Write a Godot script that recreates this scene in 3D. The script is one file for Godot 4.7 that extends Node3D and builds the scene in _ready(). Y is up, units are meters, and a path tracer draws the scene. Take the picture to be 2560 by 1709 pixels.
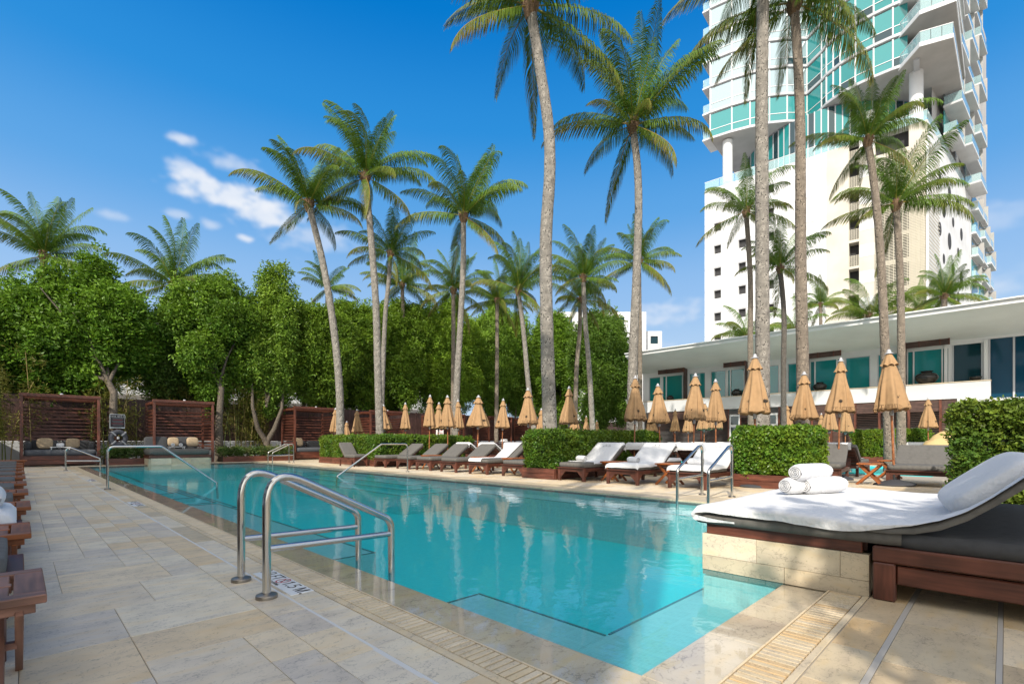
extends Node3D

# ------------------------------------------------------------------ mesh builder
class MB:
	var v := PackedVector3Array()
	var n := PackedVector3Array()
	var uv := PackedVector2Array()
	var c := PackedColorArray()
	var ix := PackedInt32Array()
	var col := Color(1, 1, 1)
	func vert(p: Vector3, nn: Vector3, t: Vector2) -> int:
		v.append(p); n.append(nn); uv.append(t); c.append(col)
		return v.size() - 1
	func tri_i(a: int, b: int, d: int) -> void:
		ix.append(a); ix.append(b); ix.append(d)
	# flat polygon (fan) whose front looks along `out`
	func face(pts: Array, out: Vector3, uvs: Array = []) -> void:
		var nn: Vector3 = (pts[1] - pts[0]).cross(pts[2] - pts[0])
		if nn.length_squared() < 1e-14 and pts.size() > 3:
			nn = (pts[2] - pts[0]).cross(pts[3] - pts[0])
		var flip: bool = nn.dot(out) > 0.0
		nn = nn.normalized()
		if nn.dot(out) < 0.0:
			nn = -nn
		var first := v.size()
		for i in pts.size():
			vert(pts[i], nn, uvs[i] if uvs.size() > i else Vector2(pts[i].x + pts[i].z * 0.7, pts[i].y))
		for i in range(1, pts.size() - 1):
			if flip:
				tri_i(first, first + i + 1, first + i)
			else:
				tri_i(first, first + i, first + i + 1)
	func quad(a: Vector3, b: Vector3, d: Vector3, e: Vector3, out: Vector3, uvs: Array = []) -> void:
		face([a, b, d, e], out, uvs)
	# box; U runs along its longest side, in metres
	func box(ctr: Vector3, size: Vector3, bas := Basis.IDENTITY, bevel := 0.0) -> void:
		var h := size * 0.5
		var b: float = minf(bevel, minf(h.x, minf(h.y, h.z)) * 0.9)
		var long := 0
		if size[1] > size[long]: long = 1
		if size[2] > size[long]: long = 2
		var off := Vector2(fmod(absf(ctr.x * 1.37 + ctr.z * 0.71), 7.0), fmod(absf(ctr.y * 2.1 + ctr.z * 1.3 + ctr.x), 5.0))
		for i in 3:
			var j := (i + 1) % 3
			var k := (i + 2) % 3
			var uj := j
			var uk := k
			if k == long:
				uj = k
				uk = j
			for s in [-1.0, 1.0]:
				var pts := []
				var uvs := []
				for q in [[-1, -1], [1, -1], [1, 1], [-1, 1]]:
					var p := Vector3.ZERO
					p[i] = s * h[i]
					p[j] = q[0] * (h[j] - b)
					p[k] = q[1] * (h[k] - b)
					pts.append(ctr + bas * p)
					uvs.append(Vector2(p[uj], p[uk]) + off)
				var o := Vector3.ZERO
				o[i] = s
				face(pts, bas * o, uvs)
		if b <= 0.0:
			return
		for i in 3:
			var j := (i + 1) % 3
			var k := (i + 2) % 3
			for si in [-1.0, 1.0]:
				for sj in [-1.0, 1.0]:
					var pts := []
					var uvs := []
					for q in [[0, -1], [0, 1], [1, 1], [1, -1]]:
						var p := Vector3.ZERO
						p[i] = si * (h[i] - (b if q[0] == 1 else 0.0))
						p[j] = sj * (h[j] - (0.0 if q[0] == 1 else b))
						p[k] = q[1] * (h[k] - b)
						pts.append(ctr + bas * p)
						uvs.append(Vector2(p[k], p[j]) + off)
					var o := Vector3.ZERO
					o[i] = si
					o[j] = sj
					face(pts, bas * o, uvs)
		for sx in [-1.0, 1.0]:
			for sy in [-1.0, 1.0]:
				for sz in [-1.0, 1.0]:
					face([ctr + bas * Vector3(sx * h.x, sy * (h.y - b), sz * (h.z - b)), ctr + bas * Vector3(sx * (h.x - b), sy * h.y, sz * (h.z - b)), ctr + bas * Vector3(sx * (h.x - b), sy * (h.y - b), sz * h.z)], bas * Vector3(sx, sy, sz))
	func bar(a: Vector3, b: Vector3, w: float, t: float, bevel := 0.0, up := Vector3.UP) -> void:
		var z := (b - a).normalized()
		if absf(z.dot(up)) > 0.98:
			up = Vector3.RIGHT
		var x := up.cross(z).normalized()
		var y := z.cross(x)
		box((a + b) * 0.5, Vector3(w, t, (b - a).length()), Basis(x, y, z), bevel)
	func tube(path: Array, radii, sides := 10, cap := true) -> void:
		var m := path.size()
		var up := Vector3(0.13, 0.2, 0.97)
		var t0: Vector3 = (path[1] - path[0]).normalized()
		if absf(t0.dot(up)) > 0.9: up = Vector3(1, 0, 0)
		var x := up.cross(t0).normalized()
		var rows := []
		var run := 0.0
		for i in m:
			var t: Vector3
			if i == 0: t = t0
			elif i == m - 1: t = (path[i] - path[i - 1]).normalized()
			else: t = (path[i + 1] - path[i - 1]).normalized()
			x = (x - t * x.dot(t)).normalized()
			var y := t.cross(x)
			var r: float = radii[i] if radii is Array else radii
			if i > 0: run += (path[i] - path[i - 1]).length()
			var row := []
			for k in sides + 1:
				var a := TAU * k / sides
				var d := x * cos(a) + y * sin(a)
				row.append(vert(path[i] + d * r, d, Vector2(float(k) / sides, run)))
			rows.append(row)
		for i in m - 1:
			for k in sides:
				tri_i(rows[i][k], rows[i][k + 1], rows[i + 1][k + 1])
				tri_i(rows[i][k], rows[i + 1][k + 1], rows[i + 1][k])
		if cap:
			for e in [0, m - 1]:
				var t: Vector3 = t0 * -1.0 if e == 0 else (path[e] - path[e - 1]).normalized()
				var pts := []
				for k in sides: pts.append(v[rows[e][k]])
				face(pts, t)
	# profile: Array of Vector2(radius, height); smooth
	func lathe(prof: Array, sides := 16, ctr := Vector3.ZERO) -> void:
		var rows := []
		for i in prof.size():
			var a: Vector2 = prof[maxi(i - 1, 0)]
			var b: Vector2 = prof[mini(i + 1, prof.size() - 1)]
			var tn := (b - a).normalized()
			var row := []
			for k in sides + 1:
				var an := TAU * k / sides
				var r: float = prof[i].x
				row.append(vert(ctr + Vector3(cos(an) * r, prof[i].y, sin(an) * r), Vector3(cos(an) * tn.y, -tn.x, sin(an) * tn.y).normalized(), Vector2(float(k) / sides * 2.0, prof[i].y)))
			rows.append(row)
		for i in prof.size() - 1:
			for k in sides:
				tri_i(rows[i][k], rows[i][k + 1], rows[i + 1][k + 1])
				tri_i(rows[i][k], rows[i + 1][k + 1], rows[i + 1][k])
	# a grid of points [row][col], smooth normals from the neighbours
	func grid(g: Array, flip := false, uvscale := 1.0) -> void:
		var R := g.size()
		var K: int = g[0].size()
		var first := v.size()
		for i in R:
			for k in K:
				var du: Vector3 = g[i][mini(k + 1, K - 1)] - g[i][maxi(k - 1, 0)]
				var dv: Vector3 = g[mini(i + 1, R - 1)][k] - g[maxi(i - 1, 0)][k]
				var nn := dv.cross(du).normalized()
				if flip: nn = -nn
				vert(g[i][k], nn, Vector2(k, i) * uvscale)
		for i in R - 1:
			for k in K - 1:
				var a := first + i * K + k
				if flip:
					tri_i(a, a + K + 1, a + 1); tri_i(a, a + K, a + K + 1)
				else:
					tri_i(a, a + 1, a + K + 1); tri_i(a, a + K + 1, a + K)
	# a soft box: superellipsoid
	func cushion(ctr: Vector3, size: Vector3, bas := Basis.IDENTITY, e := 0.28, m := 12) -> void:
		var rows := []
		for i in m + 1:
			var la := PI * (float(i) / m - 0.5)
			var row := []
			for k in m * 2 + 1:
				var lo := TAU * k / (m * 2.0)
				var p := Vector3(pw(cos(la), e) * pw(cos(lo), e), pw(sin(la), e), pw(cos(la), e) * pw(sin(lo), e))
				var nn := Vector3(pw(cos(la), 2 - e) * pw(cos(lo), 2 - e) / size.x, pw(sin(la), 2 - e) / size.y, pw(cos(la), 2 - e) * pw(sin(lo), 2 - e) / size.z)
				if nn.length_squared() < 1e-12: nn = p
				row.append(vert(ctr + bas * (p * size * 0.5), (bas * nn).normalized(), Vector2(p.x * size.x, p.z * size.z)))
			rows.append(row)
		for i in m:
			for k in m * 2:
				tri_i(rows[i][k], rows[i][k + 1], rows[i + 1][k + 1])
				tri_i(rows[i][k], rows[i + 1][k + 1], rows[i + 1][k])
	func pw(a: float, e: float) -> float:
		return signf(a) * pow(absf(a), e)
	# polygon (XY) extruded along Z by depth, then placed
	func prism(poly: PackedVector2Array, depth: float, xf := Transform3D.IDENTITY) -> void:
		var t := Geometry2D.triangulate_polygon(poly)
		for s in [-1.0, 1.0]:
			for i in range(0, t.size(), 3):
				var pts := []
				for q in 3: pts.append(xf * Vector3(poly[t[i + q]].x, poly[t[i + q]].y, s * depth * 0.5))
				face(pts, xf.basis * Vector3(0, 0, s))
		var area := 0.0
		for i in poly.size():
			var a := poly[i]
			var b := poly[(i + 1) % poly.size()]
			area += a.x * b.y - b.x * a.y
		for i in poly.size():
			var a := poly[i]
			var b := poly[(i + 1) % poly.size()]
			var o := Vector2(b.y - a.y, a.x - b.x) * signf(area)
			quad(xf * Vector3(a.x, a.y, -depth * 0.5), xf * Vector3(b.x, b.y, -depth * 0.5), xf * Vector3(b.x, b.y, depth * 0.5), xf * Vector3(a.x, a.y, depth * 0.5), xf.basis * Vector3(o.x, o.y, 0))
	func mesh() -> ArrayMesh:
		# the winding follows the normals
		for i in range(0, ix.size(), 3):
			var p := v[ix[i]]
			if (v[ix[i + 2]] - p).cross(v[ix[i + 1]] - p).dot(n[ix[i]] + n[ix[i + 1]] + n[ix[i + 2]]) < 0.0:
				var k := ix[i + 1]
				ix[i + 1] = ix[i + 2]
				ix[i + 2] = k
		var a := []
		a.resize(Mesh.ARRAY_MAX)
		a[Mesh.ARRAY_VERTEX] = v
		a[Mesh.ARRAY_NORMAL] = n
		a[Mesh.ARRAY_TEX_UV] = uv
		a[Mesh.ARRAY_COLOR] = c
		a[Mesh.ARRAY_INDEX] = ix
		var m := ArrayMesh.new()
		m.add_surface_from_arrays(Mesh.PRIMITIVE_TRIANGLES, a)
		return m

var M := {}
var used := {}
var rng := RandomNumberGenerator.new()

# ------------------------------------------------------------------ naming
func numbered(called: String) -> String:
	if not used.has(called):
		used[called] = 0
		return called
	used[called] += 1
	return "%s_%03d" % [called, used[called]]

func tag(o: Node, label: String, category: String, group := "", kind := "") -> Node:
	if label: o.set_meta("label", label)
	if category: o.set_meta("category", category)
	if group: o.set_meta("group", group)
	if kind: o.set_meta("kind", kind)
	return o

func thing(called: String, label: String, category: String, at := Vector3.ZERO, turn := 0.0, group := "") -> Node3D:
	var o := Node3D.new()
	o.name = numbered(called)
	add_child(o)
	o.position = at
	o.rotation.y = turn
	tag(o, label, category, group)
	return o

func put(called: String, mesh: Mesh, m: Material, parent: Node, at := Vector3.ZERO, bas := Basis.IDENTITY) -> MeshInstance3D:
	var o := MeshInstance3D.new()
	o.mesh = mesh
	o.material_override = m
	o.name = numbered(called) if parent == self else called
	parent.add_child(o, true)
	o.transform = Transform3D(bas, at)
	return o

func part(called: String, b: MB, m: Material, parent: Node, at := Vector3.ZERO, bas := Basis.IDENTITY) -> MeshInstance3D:
	return put(called, b.mesh(), m, parent, at, bas)

func one_box(called: String, ctr: Vector3, size: Vector3, m: Material, parent: Node, bevel := 0.0, bas := Basis.IDENTITY) -> MeshInstance3D:
	var b := MB.new()
	b.box(ctr, size, bas, bevel)
	return part(called, b, m, parent)

func structure(called: String, b: MB, m: Material) -> MeshInstance3D:
	var o := part(called, b, m, self)
	o.set_meta("kind", "structure")
	return o

func dup(o: Node3D, called: String, label: String, at: Vector3, turn := 0.0, group := "") -> Node3D:
	var r: Node3D = o.duplicate()
	r.name = numbered(called)
	add_child(r)
	r.position = at
	r.rotation = Vector3(0, turn, 0)
	if label: r.set_meta("label", label)
	if group: r.set_meta("group", group)
	return r

func multi(called: String, mesh: Mesh, m: Material, xs: Array, cols: Array, parent: Node) -> MultiMeshInstance3D:
	var mm := MultiMesh.new()
	mm.transform_format = MultiMesh.TRANSFORM_3D
	mm.use_colors = cols.size() > 0
	mm.mesh = mesh
	mm.instance_count = xs.size()
	for i in xs.size():
		mm.set_instance_transform(i, xs[i])
		if cols.size(): mm.set_instance_color(i, cols[i])
	var o := MultiMeshInstance3D.new()
	o.multimesh = mm
	o.material_override = m
	o.name = called
	o.set_meta("kind", "stuff")
	parent.add_child(o, true)
	return o

# ------------------------------------------------------------------ textures
func noise_bytes(sd: int, freq: float, w: int, h: int, oct := 4, type := FastNoiseLite.TYPE_SIMPLEX_SMOOTH, rw := 0, rh := 0) -> PackedByteArray:
	var f := FastNoiseLite.new()
	f.seed = sd
	f.noise_type = type
	f.frequency = freq
	f.fractal_octaves = oct
	if oct == 1: f.fractal_type = FastNoiseLite.FRACTAL_NONE
	var im := f.get_seamless_image(w, h, false, false, 0.12, true)
	im.convert(Image.FORMAT_L8)
	if rw: im.resize(rw, rh, Image.INTERPOLATE_CUBIC)
	return im.get_data()

func tex_from(w: int, h: int, d: PackedByteArray, fmt := Image.FORMAT_RGB8) -> ImageTexture:
	return ImageTexture.create_from_image(Image.create_from_data(w, h, false, fmt, d))

func lin(r: float, g: float, b: float, a := 1.0) -> Color:
	var k := Color(r, g, b).linear_to_srgb()
	k.a = a
	return k

func mat(color: Color, rough := 0.7, metal := 0.0) -> StandardMaterial3D:
	var m := StandardMaterial3D.new()
	m.albedo_color = color
	m.roughness = rough
	m.metallic = metal
	return m

func mottle(sd: int, freq: float, lo: float, hi: float, size := 256) -> ImageTexture:
	var nb := noise_bytes(sd, freq, size, size, 5)
	var d := PackedByteArray()
	d.resize(size * size * 3)
	for i in size * size:
		var t := int(clampf(lerpf(lo, hi, nb[i] / 255.0), 0, 1) * 255)
		d[i * 3] = t; d[i * 3 + 1] = t; d[i * 3 + 2] = t
	return tex_from(size, size, d)

func bump_map(sd: int, freq: float, strength: float, size := 256, type := FastNoiseLite.TYPE_SIMPLEX_SMOOTH, oct := 4) -> ImageTexture:
	var f := FastNoiseLite.new()
	f.seed = sd
	f.frequency = freq
	f.noise_type = type
	f.fractal_octaves = oct
	var im := f.get_seamless_image(size, size, false, false, 0.12, true)
	im.convert(Image.FORMAT_RGBA8)
	im.bump_map_to_normal_map(strength)
	return ImageTexture.create_from_image(im)

func tri(m: StandardMaterial3D, scale: float, world := false) -> StandardMaterial3D:
	m.uv1_triplanar = true
	m.uv1_world_triplanar = world
	m.uv1_scale = Vector3.ONE * scale
	return m

func make_materials() -> void:
	# stone: cream travertine with grey streaks and small pits
	var S := 1024
	var n1 := noise_bytes(11, 0.006, S, S, 4)
	var st := noise_bytes(12, 0.012, S / 4, S, 5, FastNoiseLite.TYPE_SIMPLEX_SMOOTH, S, S)
	var s2 := noise_bytes(13, 0.03, S / 2, S, 4, FastNoiseLite.TYPE_SIMPLEX_SMOOTH, S, S)
	var pt := noise_bytes(14, 0.11, S, S, 2)
	var v1 := noise_bytes(15, 0.016, S, S, 5)
	var v2 := noise_bytes(16, 0.028, S / 2, S, 5, FastNoiseLite.TYPE_SIMPLEX_SMOOTH, S, S)
	var d := PackedByteArray()
	d.resize(S * S * 3)
	for i in S * S:
		var a := n1[i] / 255.0
		var b := st[i] / 255.0
		var q := s2[i] / 255.0
		var r := lerpf(0.86, 0.935, a)
		var g := lerpf(0.805, 0.878, a)
		var bl := lerpf(0.715, 0.782, a)
		# hairline veins, mottled clouds, a few pits
		var vein := clampf(1.0 - absf(v1[i] / 255.0 - 0.5) * 26.0, 0, 1) * clampf((q - 0.38) * 3.2, 0, 1)
		var hair := clampf(1.0 - absf(v2[i] / 255.0 - 0.5) * 30.0, 0, 1) * clampf((b - 0.44) * 4.0, 0, 1)
		var cloud := clampf((b - 0.52) * 2.6, 0, 1)
		var k := 1.0 - 0.16 * vein - 0.20 * hair - 0.05 * cloud
		if pt[i] > 205 and s2[i] > 120: k -= 0.16
		var warm := clampf((0.42 - b) * 3.0, 0, 1)
		d[i * 3] = int(clampf(r * k + 0.012 * warm, 0, 1) * 255)
		d[i * 3 + 1] = int(clampf(g * k - 0.012 * warm, 0, 1) * 255)
		d[i * 3 + 2] = int(clampf(bl * k - 0.055 * warm + 0.012 * cloud, 0, 1) * 255)
	var stone := tex_from(S, S, d)
	var tints := [Color(0.97, 0.97, 0.97), Color(0.93, 0.93, 0.94), Color(0.99, 0.965, 0.92), Color(0.95, 0.94, 0.93), Color(0.99, 0.99, 0.98), Color(0.96, 0.915, 0.84), Color(0.91, 0.91, 0.93)]
	var stones := []
	for i in tints.size():
		var m := mat(tints[i], 0.46)
		m.albedo_texture = stone
		tri(m, 0.55, true)
		m.uv1_offset = Vector3(0.37 * i, 0.11 * i, 0.53 * i)
		m.roughness_texture = null
		stones.append(m)
	M.stones = stones
	var golden := []  # stone copies for sunlit slabs: sun warmth and yellow stain in the tint
	for i in 4:
		var m := mat([Color(0.86, 0.815, 0.74), Color(0.855, 0.83, 0.775), Color(0.86, 0.79, 0.68), Color(0.87, 0.85, 0.81)][i], 0.5)
		m.albedo_texture = stone
		tri(m, 0.6, true)
		m.uv1_offset = Vector3(0.21 * i, 0.4, 0.33 * i)
		golden.append(m)
	M.golden = golden
	M.coping = mat(Color(0.87, 0.86, 0.84), 0.16)
	M.coping.albedo_texture = stone
	tri(M.coping, 0.4, true)
	M.coping_dry = mat(Color(0.85, 0.84, 0.815), 0.42)
	M.coping_dry.albedo_texture = stone
	tri(M.coping_dry, 0.4, true)
	M.slat_stone = mat(Color(0.95, 0.92, 0.86), 0.5)
	M.slat_stone.albedo_texture = stone
	tri(M.slat_stone, 0.5, true)
	M.grout = mat(lin(0.34, 0.30, 0.25), 0.9)
	M.gutter = mat(lin(0.07, 0.045, 0.022), 0.9)
	M.caulk_pale = mat(lin(0.66, 0.64, 0.61), 0.7)
	M.caulk = mat(lin(0.44, 0.40, 0.345), 0.7)
	# mosaic of small pool tiles
	var P := 256
	var pb := noise_bytes(21, 0.02, P, P, 3)
	var pd := PackedByteArray()
	pd.resize(P * P * 3)
	for y in P:
		for x in P:
			var edge: bool = (x % 16) < 1 or (y % 16) < 1
			var cell := ((x / 16) * 7 + (y / 16) * 13 + (x / 16) * (y / 16)) % 9
			var k := 0.885 + 0.006 * cell
			if edge: k = 1.0
			var i := (y * P + x) * 3
			d = pd
			pd[i] = int(clampf(k * (0.98 if not edge else 1.0), 0, 1) * 255)
			pd[i + 1] = int(clampf(k, 0, 1) * 255)
			pd[i + 2] = int(clampf(k, 0, 1) * 255)
	var mosaic := tex_from(P, P, pd)
	M.pool_deep = mat(lin(0.020, 0.68, 0.72), 0.5)  # same tile throughout; the water's absorption of light is put into these colours
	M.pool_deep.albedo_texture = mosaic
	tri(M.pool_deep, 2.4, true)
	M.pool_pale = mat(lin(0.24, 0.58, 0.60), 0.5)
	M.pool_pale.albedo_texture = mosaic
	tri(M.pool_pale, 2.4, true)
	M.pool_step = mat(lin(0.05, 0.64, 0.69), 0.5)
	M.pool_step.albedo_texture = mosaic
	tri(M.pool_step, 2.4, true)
	M.dark_tile = mat(lin(0.035, 0.06, 0.065), 0.35)
	M.waterline = mat(lin(0.12, 0.11, 0.095), 0.3)
	# water
	M.water = mat(Color(0.10, 0.90, 0.93, 0.15), 0.03)
	M.water.transparency = BaseMaterial3D.TRANSPARENCY_ALPHA
	M.water.normal_enabled = true
	M.water.normal_texture = bump_map(31, 0.020, 2.6, 512, FastNoiseLite.TYPE_SIMPLEX_SMOOTH, 4)
	M.water.normal_scale = 0.085
	M.water.metallic_specular = 0.40
	tri(M.water, 0.30, true)
	M.film = mat(Color(0.9, 0.95, 1.0, 0.0), 0.03)
	M.film.transparency = BaseMaterial3D.TRANSPARENCY_ALPHA
	M.film.metallic_specular = 0.45
	# wood: grain along U
	var W := 512
	var g1 := noise_bytes(41, 0.02, 64, W, 4, FastNoiseLite.TYPE_SIMPLEX_SMOOTH, W, W)
	var g2 := noise_bytes(42, 0.09, 32, W, 3, FastNoiseLite.TYPE_SIMPLEX_SMOOTH, W, W)
	var g3 := noise_bytes(43, 0.01, W, W, 4)
	var wd := PackedByteArray()
	wd.resize(W * W * 3)
	for i in W * W:
		var k := 0.58 + 0.42 * (g1[i] / 255.0) + 0.20 * (g2[i] / 255.0 - 0.5) + 0.14 * (g3[i] / 255.0 - 0.5)
		var q := int(clampf(k, 0, 1) * 255)
		wd[i * 3] = q; wd[i * 3 + 1] = int(q * 0.97); wd[i * 3 + 2] = int(q * 0.94)
	var wood := tex_from(W, W, wd)
	for w in [["wood", Vector3(0.19, 0.066, 0.042), 0.42], ["wood_lounger", Vector3(0.150, 0.052, 0.034), 0.45], ["teak", Vector3(0.42, 0.135, 0.035), 0.42], ["teak_pale", Vector3(0.34, 0.15, 0.07), 0.5], ["pole_wood", Vector3(0.50, 0.20, 0.085), 0.4], ["louver", Vector3(0.13, 0.075, 0.065), 0.5], ["fence", Vector3(0.115, 0.060, 0.055), 0.65], ["wood_shade", Vector3(0.36, 0.185, 0.13), 0.5]]:
		var m := mat(lin(w[1].x, w[1].y, w[1].z), w[2])
		m.albedo_texture = wood
		m.uv1_scale = Vector3(0.7, 0.7, 1)
		M[w[0]] = m
	# metal
	M.steel = mat(Color(0.78, 0.77, 0.75), 0.16, 1.0)
	M.steel.roughness_texture = mottle(51, 0.03, 0.5, 1.4, 128)
	M.steel_dull = mat(Color(0.58, 0.55, 0.51), 0.4, 0.9)
	M.white_metal = mat(lin(0.75, 0.75, 0.75), 0.4)
	M.cap_grey = mat(lin(0.42, 0.42, 0.44), 0.4)
	M.black_rubber = mat(lin(0.02, 0.021, 0.024), 0.6)
	M.dark_canvas = mat(lin(0.045, 0.047, 0.055), 0.8)
	# cloth
	var weave := bump_map(61, 0.25, 3.0, 256)
	var soft := bump_map(62, 0.03, 4.0, 256)
	for c in [["grey_cloth", Vector3(0.125, 0.118, 0.108)], ["charcoal_cloth", Vector3(0.055, 0.056, 0.060)], ["blue_grey_cloth", Vector3(0.085, 0.092, 0.105)], ["tan_cloth", Vector3(0.40, 0.30, 0.19)]]:
		var m := mat(lin(c[1].x, c[1].y, c[1].z), 0.85)
		m.normal_enabled = true
		m.normal_texture = weave
		m.normal_scale = 0.35
		tri(m, 3.0)
		m.albedo_texture = mottle(int(c[1].x * 1000), 0.012, 0.86, 1.12, 256)
		M[c[0]] = m
	M.towel = mat(lin(0.68, 0.68, 0.69), 0.95)
	M.towel.normal_enabled = true
	M.towel.normal_texture = soft
	M.towel.normal_scale = 1.1
	M.towel.rim_enabled = true
	M.towel.rim = 0.3
	tri(M.towel, 2.2)
	M.canopy = mat(lin(0.375, 0.228, 0.112), 0.85)
	M.canopy.albedo_texture = mottle(63, 0.02, 0.9, 1.06, 256)
	M.canopy.backlight_enabled = true
	M.canopy.backlight = Color(0.22, 0.13, 0.06)
	M.canopy.normal_enabled = true
	M.canopy.normal_texture = soft
	M.canopy.normal_scale = 0.3
	tri(M.canopy, 1.3)
	M.tarp = mat(lin(0.50, 0.36, 0.17), 0.8)
	M.ink = mat(lin(0.03, 0.022, 0.016), 0.9)
	M.ink_soft = mat(lin(0.13, 0.075, 0.035), 0.9)
	M.ink_grey = mat(lin(0.25, 0.25, 0.26), 0.9)
	M.ink_red = mat(lin(0.45, 0.04, 0.05), 0.8)
	M.sign_white = mat(lin(0.75, 0.75, 0.74), 0.5)
	M.sign_dark = mat(lin(0.04, 0.025, 0.03), 0.4)
	M.pot = mat(lin(0.03, 0.028, 0.027), 0.22)
	M.ring = mat(lin(0.085, 0.085, 0.10), 0.6)
	# plaster, glass
	var plast := mottle(71, 0.008, 0.93, 1.03, 256)
	for c in [["white_wall", Vector3(0.68, 0.69, 0.705)], ["cream_wall", Vector3(0.58, 0.545, 0.475)], ["soffit", Vector3(0.74, 0.80, 0.82)], ["concrete", Vector3(0.43, 0.42, 0.41)], ["low_wall", Vector3(0.62, 0.64, 0.66)]]:
		var m := mat(lin(c[1].x, c[1].y, c[1].z), 0.8)
		m.albedo_texture = plast
		tri(m, 0.13, true)
		M[c[0]] = m
	M.frame_grey = mat(lin(0.46, 0.47, 0.50), 0.45)
	M.frame_white = mat(lin(0.72, 0.73, 0.74), 0.45)
	M.glass_teal = mat(lin(0.010, 0.21, 0.215), 0.05)
	M.glass_teal.metallic_specular = 0.75
	M.glass_pale = mat(lin(0.035, 0.25, 0.26), 0.05)
	M.glass_pale.metallic_specular = 0.85
	M.glass_sky = mat(lin(0.42, 0.52, 0.55), 0.03, 0.55)  # pale base colour paints in the reflected white clouds
	M.glass_dark = mat(lin(0.006, 0.035, 0.045), 0.04)
	M.glass_dark.metallic_specular = 0.8
	M.glass_blue = mat(lin(0.004, 0.045, 0.085), 0.04)
	M.glass_blue.metallic_specular = 0.7
	M.rail_glass = mat(Color(0.72, 0.86, 0.88, 0.32), 0.05)
	M.rail_glass.transparency = BaseMaterial3D.TRANSPARENCY_ALPHA
	M.void = mat(lin(0.035, 0.035, 0.038), 0.8)
	M.mesh_cream = mat(lin(0.62, 0.58, 0.48), 0.6)
	M.room = mat(lin(0.10, 0.10, 0.10), 0.9)
	# plants
	for c in [["leaf", Vector3(1, 1, 1), 0.42, 0.70], ["hedge_leaf", Vector3(1, 1, 1), 0.33, 0.35], ["frond", Vector3(1, 1, 1), 0.5, 0.30], ["bamboo_leaf", Vector3(1, 1, 1), 0.5, 0.4]]:
		var m := mat(Color(1, 1, 1), c[2])
		m.vertex_color_use_as_albedo = true
		m.metallic_specular = 0.35
		m.backlight_enabled = true
		m.backlight = Color(c[3], c[3], c[3] * 0.6).linear_to_srgb()
		M[c[0]] = m
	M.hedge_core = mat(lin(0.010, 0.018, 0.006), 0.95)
	M.soil = mat(lin(0.05, 0.035, 0.025), 0.95)
	var T := 256
	var TH := 1024
	var b1 := noise_bytes(81, 0.02, T, TH / 2, 4, FastNoiseLite.TYPE_SIMPLEX_SMOOTH, T, TH)
	var b2 := noise_bytes(82, 0.05, 16, TH, 3, FastNoiseLite.TYPE_SIMPLEX_SMOOTH, T, TH)
	var b3 := noise_bytes(83, 0.07, T, TH / 2, 2, FastNoiseLite.TYPE_SIMPLEX_SMOOTH, T, TH)
	var bd := PackedByteArray()
	bd.resize(T * TH * 3)
	for i in T * TH:
		var k := 0.80 + 0.34 * (b1[i] / 255.0 - 0.5)
		var ringv := clampf(1.0 - absf(b2[i] / 255.0 - 0.5) * 14.0, 0, 1)
		k -= 0.30 * ringv * clampf(b1[i] / 128.0 - 0.3, 0, 1)
		if b3[i] > 180 and b1[i] > 118: k -= 0.55
		elif b3[i] < 52: k += 0.10
		var q := clampf(k, 0, 1)
		bd[i * 3] = int(q * 255); bd[i * 3 + 1] = int(q * 250); bd[i * 3 + 2] = int(q * 240)
	var trunk := tex_from(T, TH, bd)
	for c in [["palm_trunk", Vector3(0.42, 0.40, 0.385)], ["palm_trunk_dark", Vector3(0.20, 0.18, 0.17)], ["palm_trunk_warm", Vector3(0.36, 0.31, 0.27)]]:
		var m := mat(lin(c[1].x, c[1].y, c[1].z), 0.9)
		m.albedo_texture = trunk
		m.uv1_scale = Vector3(1, 0.28, 1)
		m.normal_enabled = true
		m.normal_texture = bump_map(84, 0.04, 6.0, 256)
		m.normal_scale = 0.5
		M[c[0]] = m
	M.bark = mat(lin(0.16, 0.13, 0.10), 0.95)
	M.bark.albedo_texture = mottle(85, 0.03, 0.5, 1.2, 256)
	tri(M.bark, 1.5)
	M.fibre = mat(lin(0.24, 0.15, 0.085), 0.95)
	M.fibre.albedo_texture = mottle(86, 0.06, 0.4, 1.2, 128)
	tri(M.fibre, 3.0)
	M.bamboo = mat(lin(0.30, 0.22, 0.08), 0.5)
	M.bamboo_green = mat(lin(0.16, 0.20, 0.05), 0.5)

# ------------------------------------------------------------------ plants
var fronds := {}
var clusters := []
var hedge_clusters := []

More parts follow.
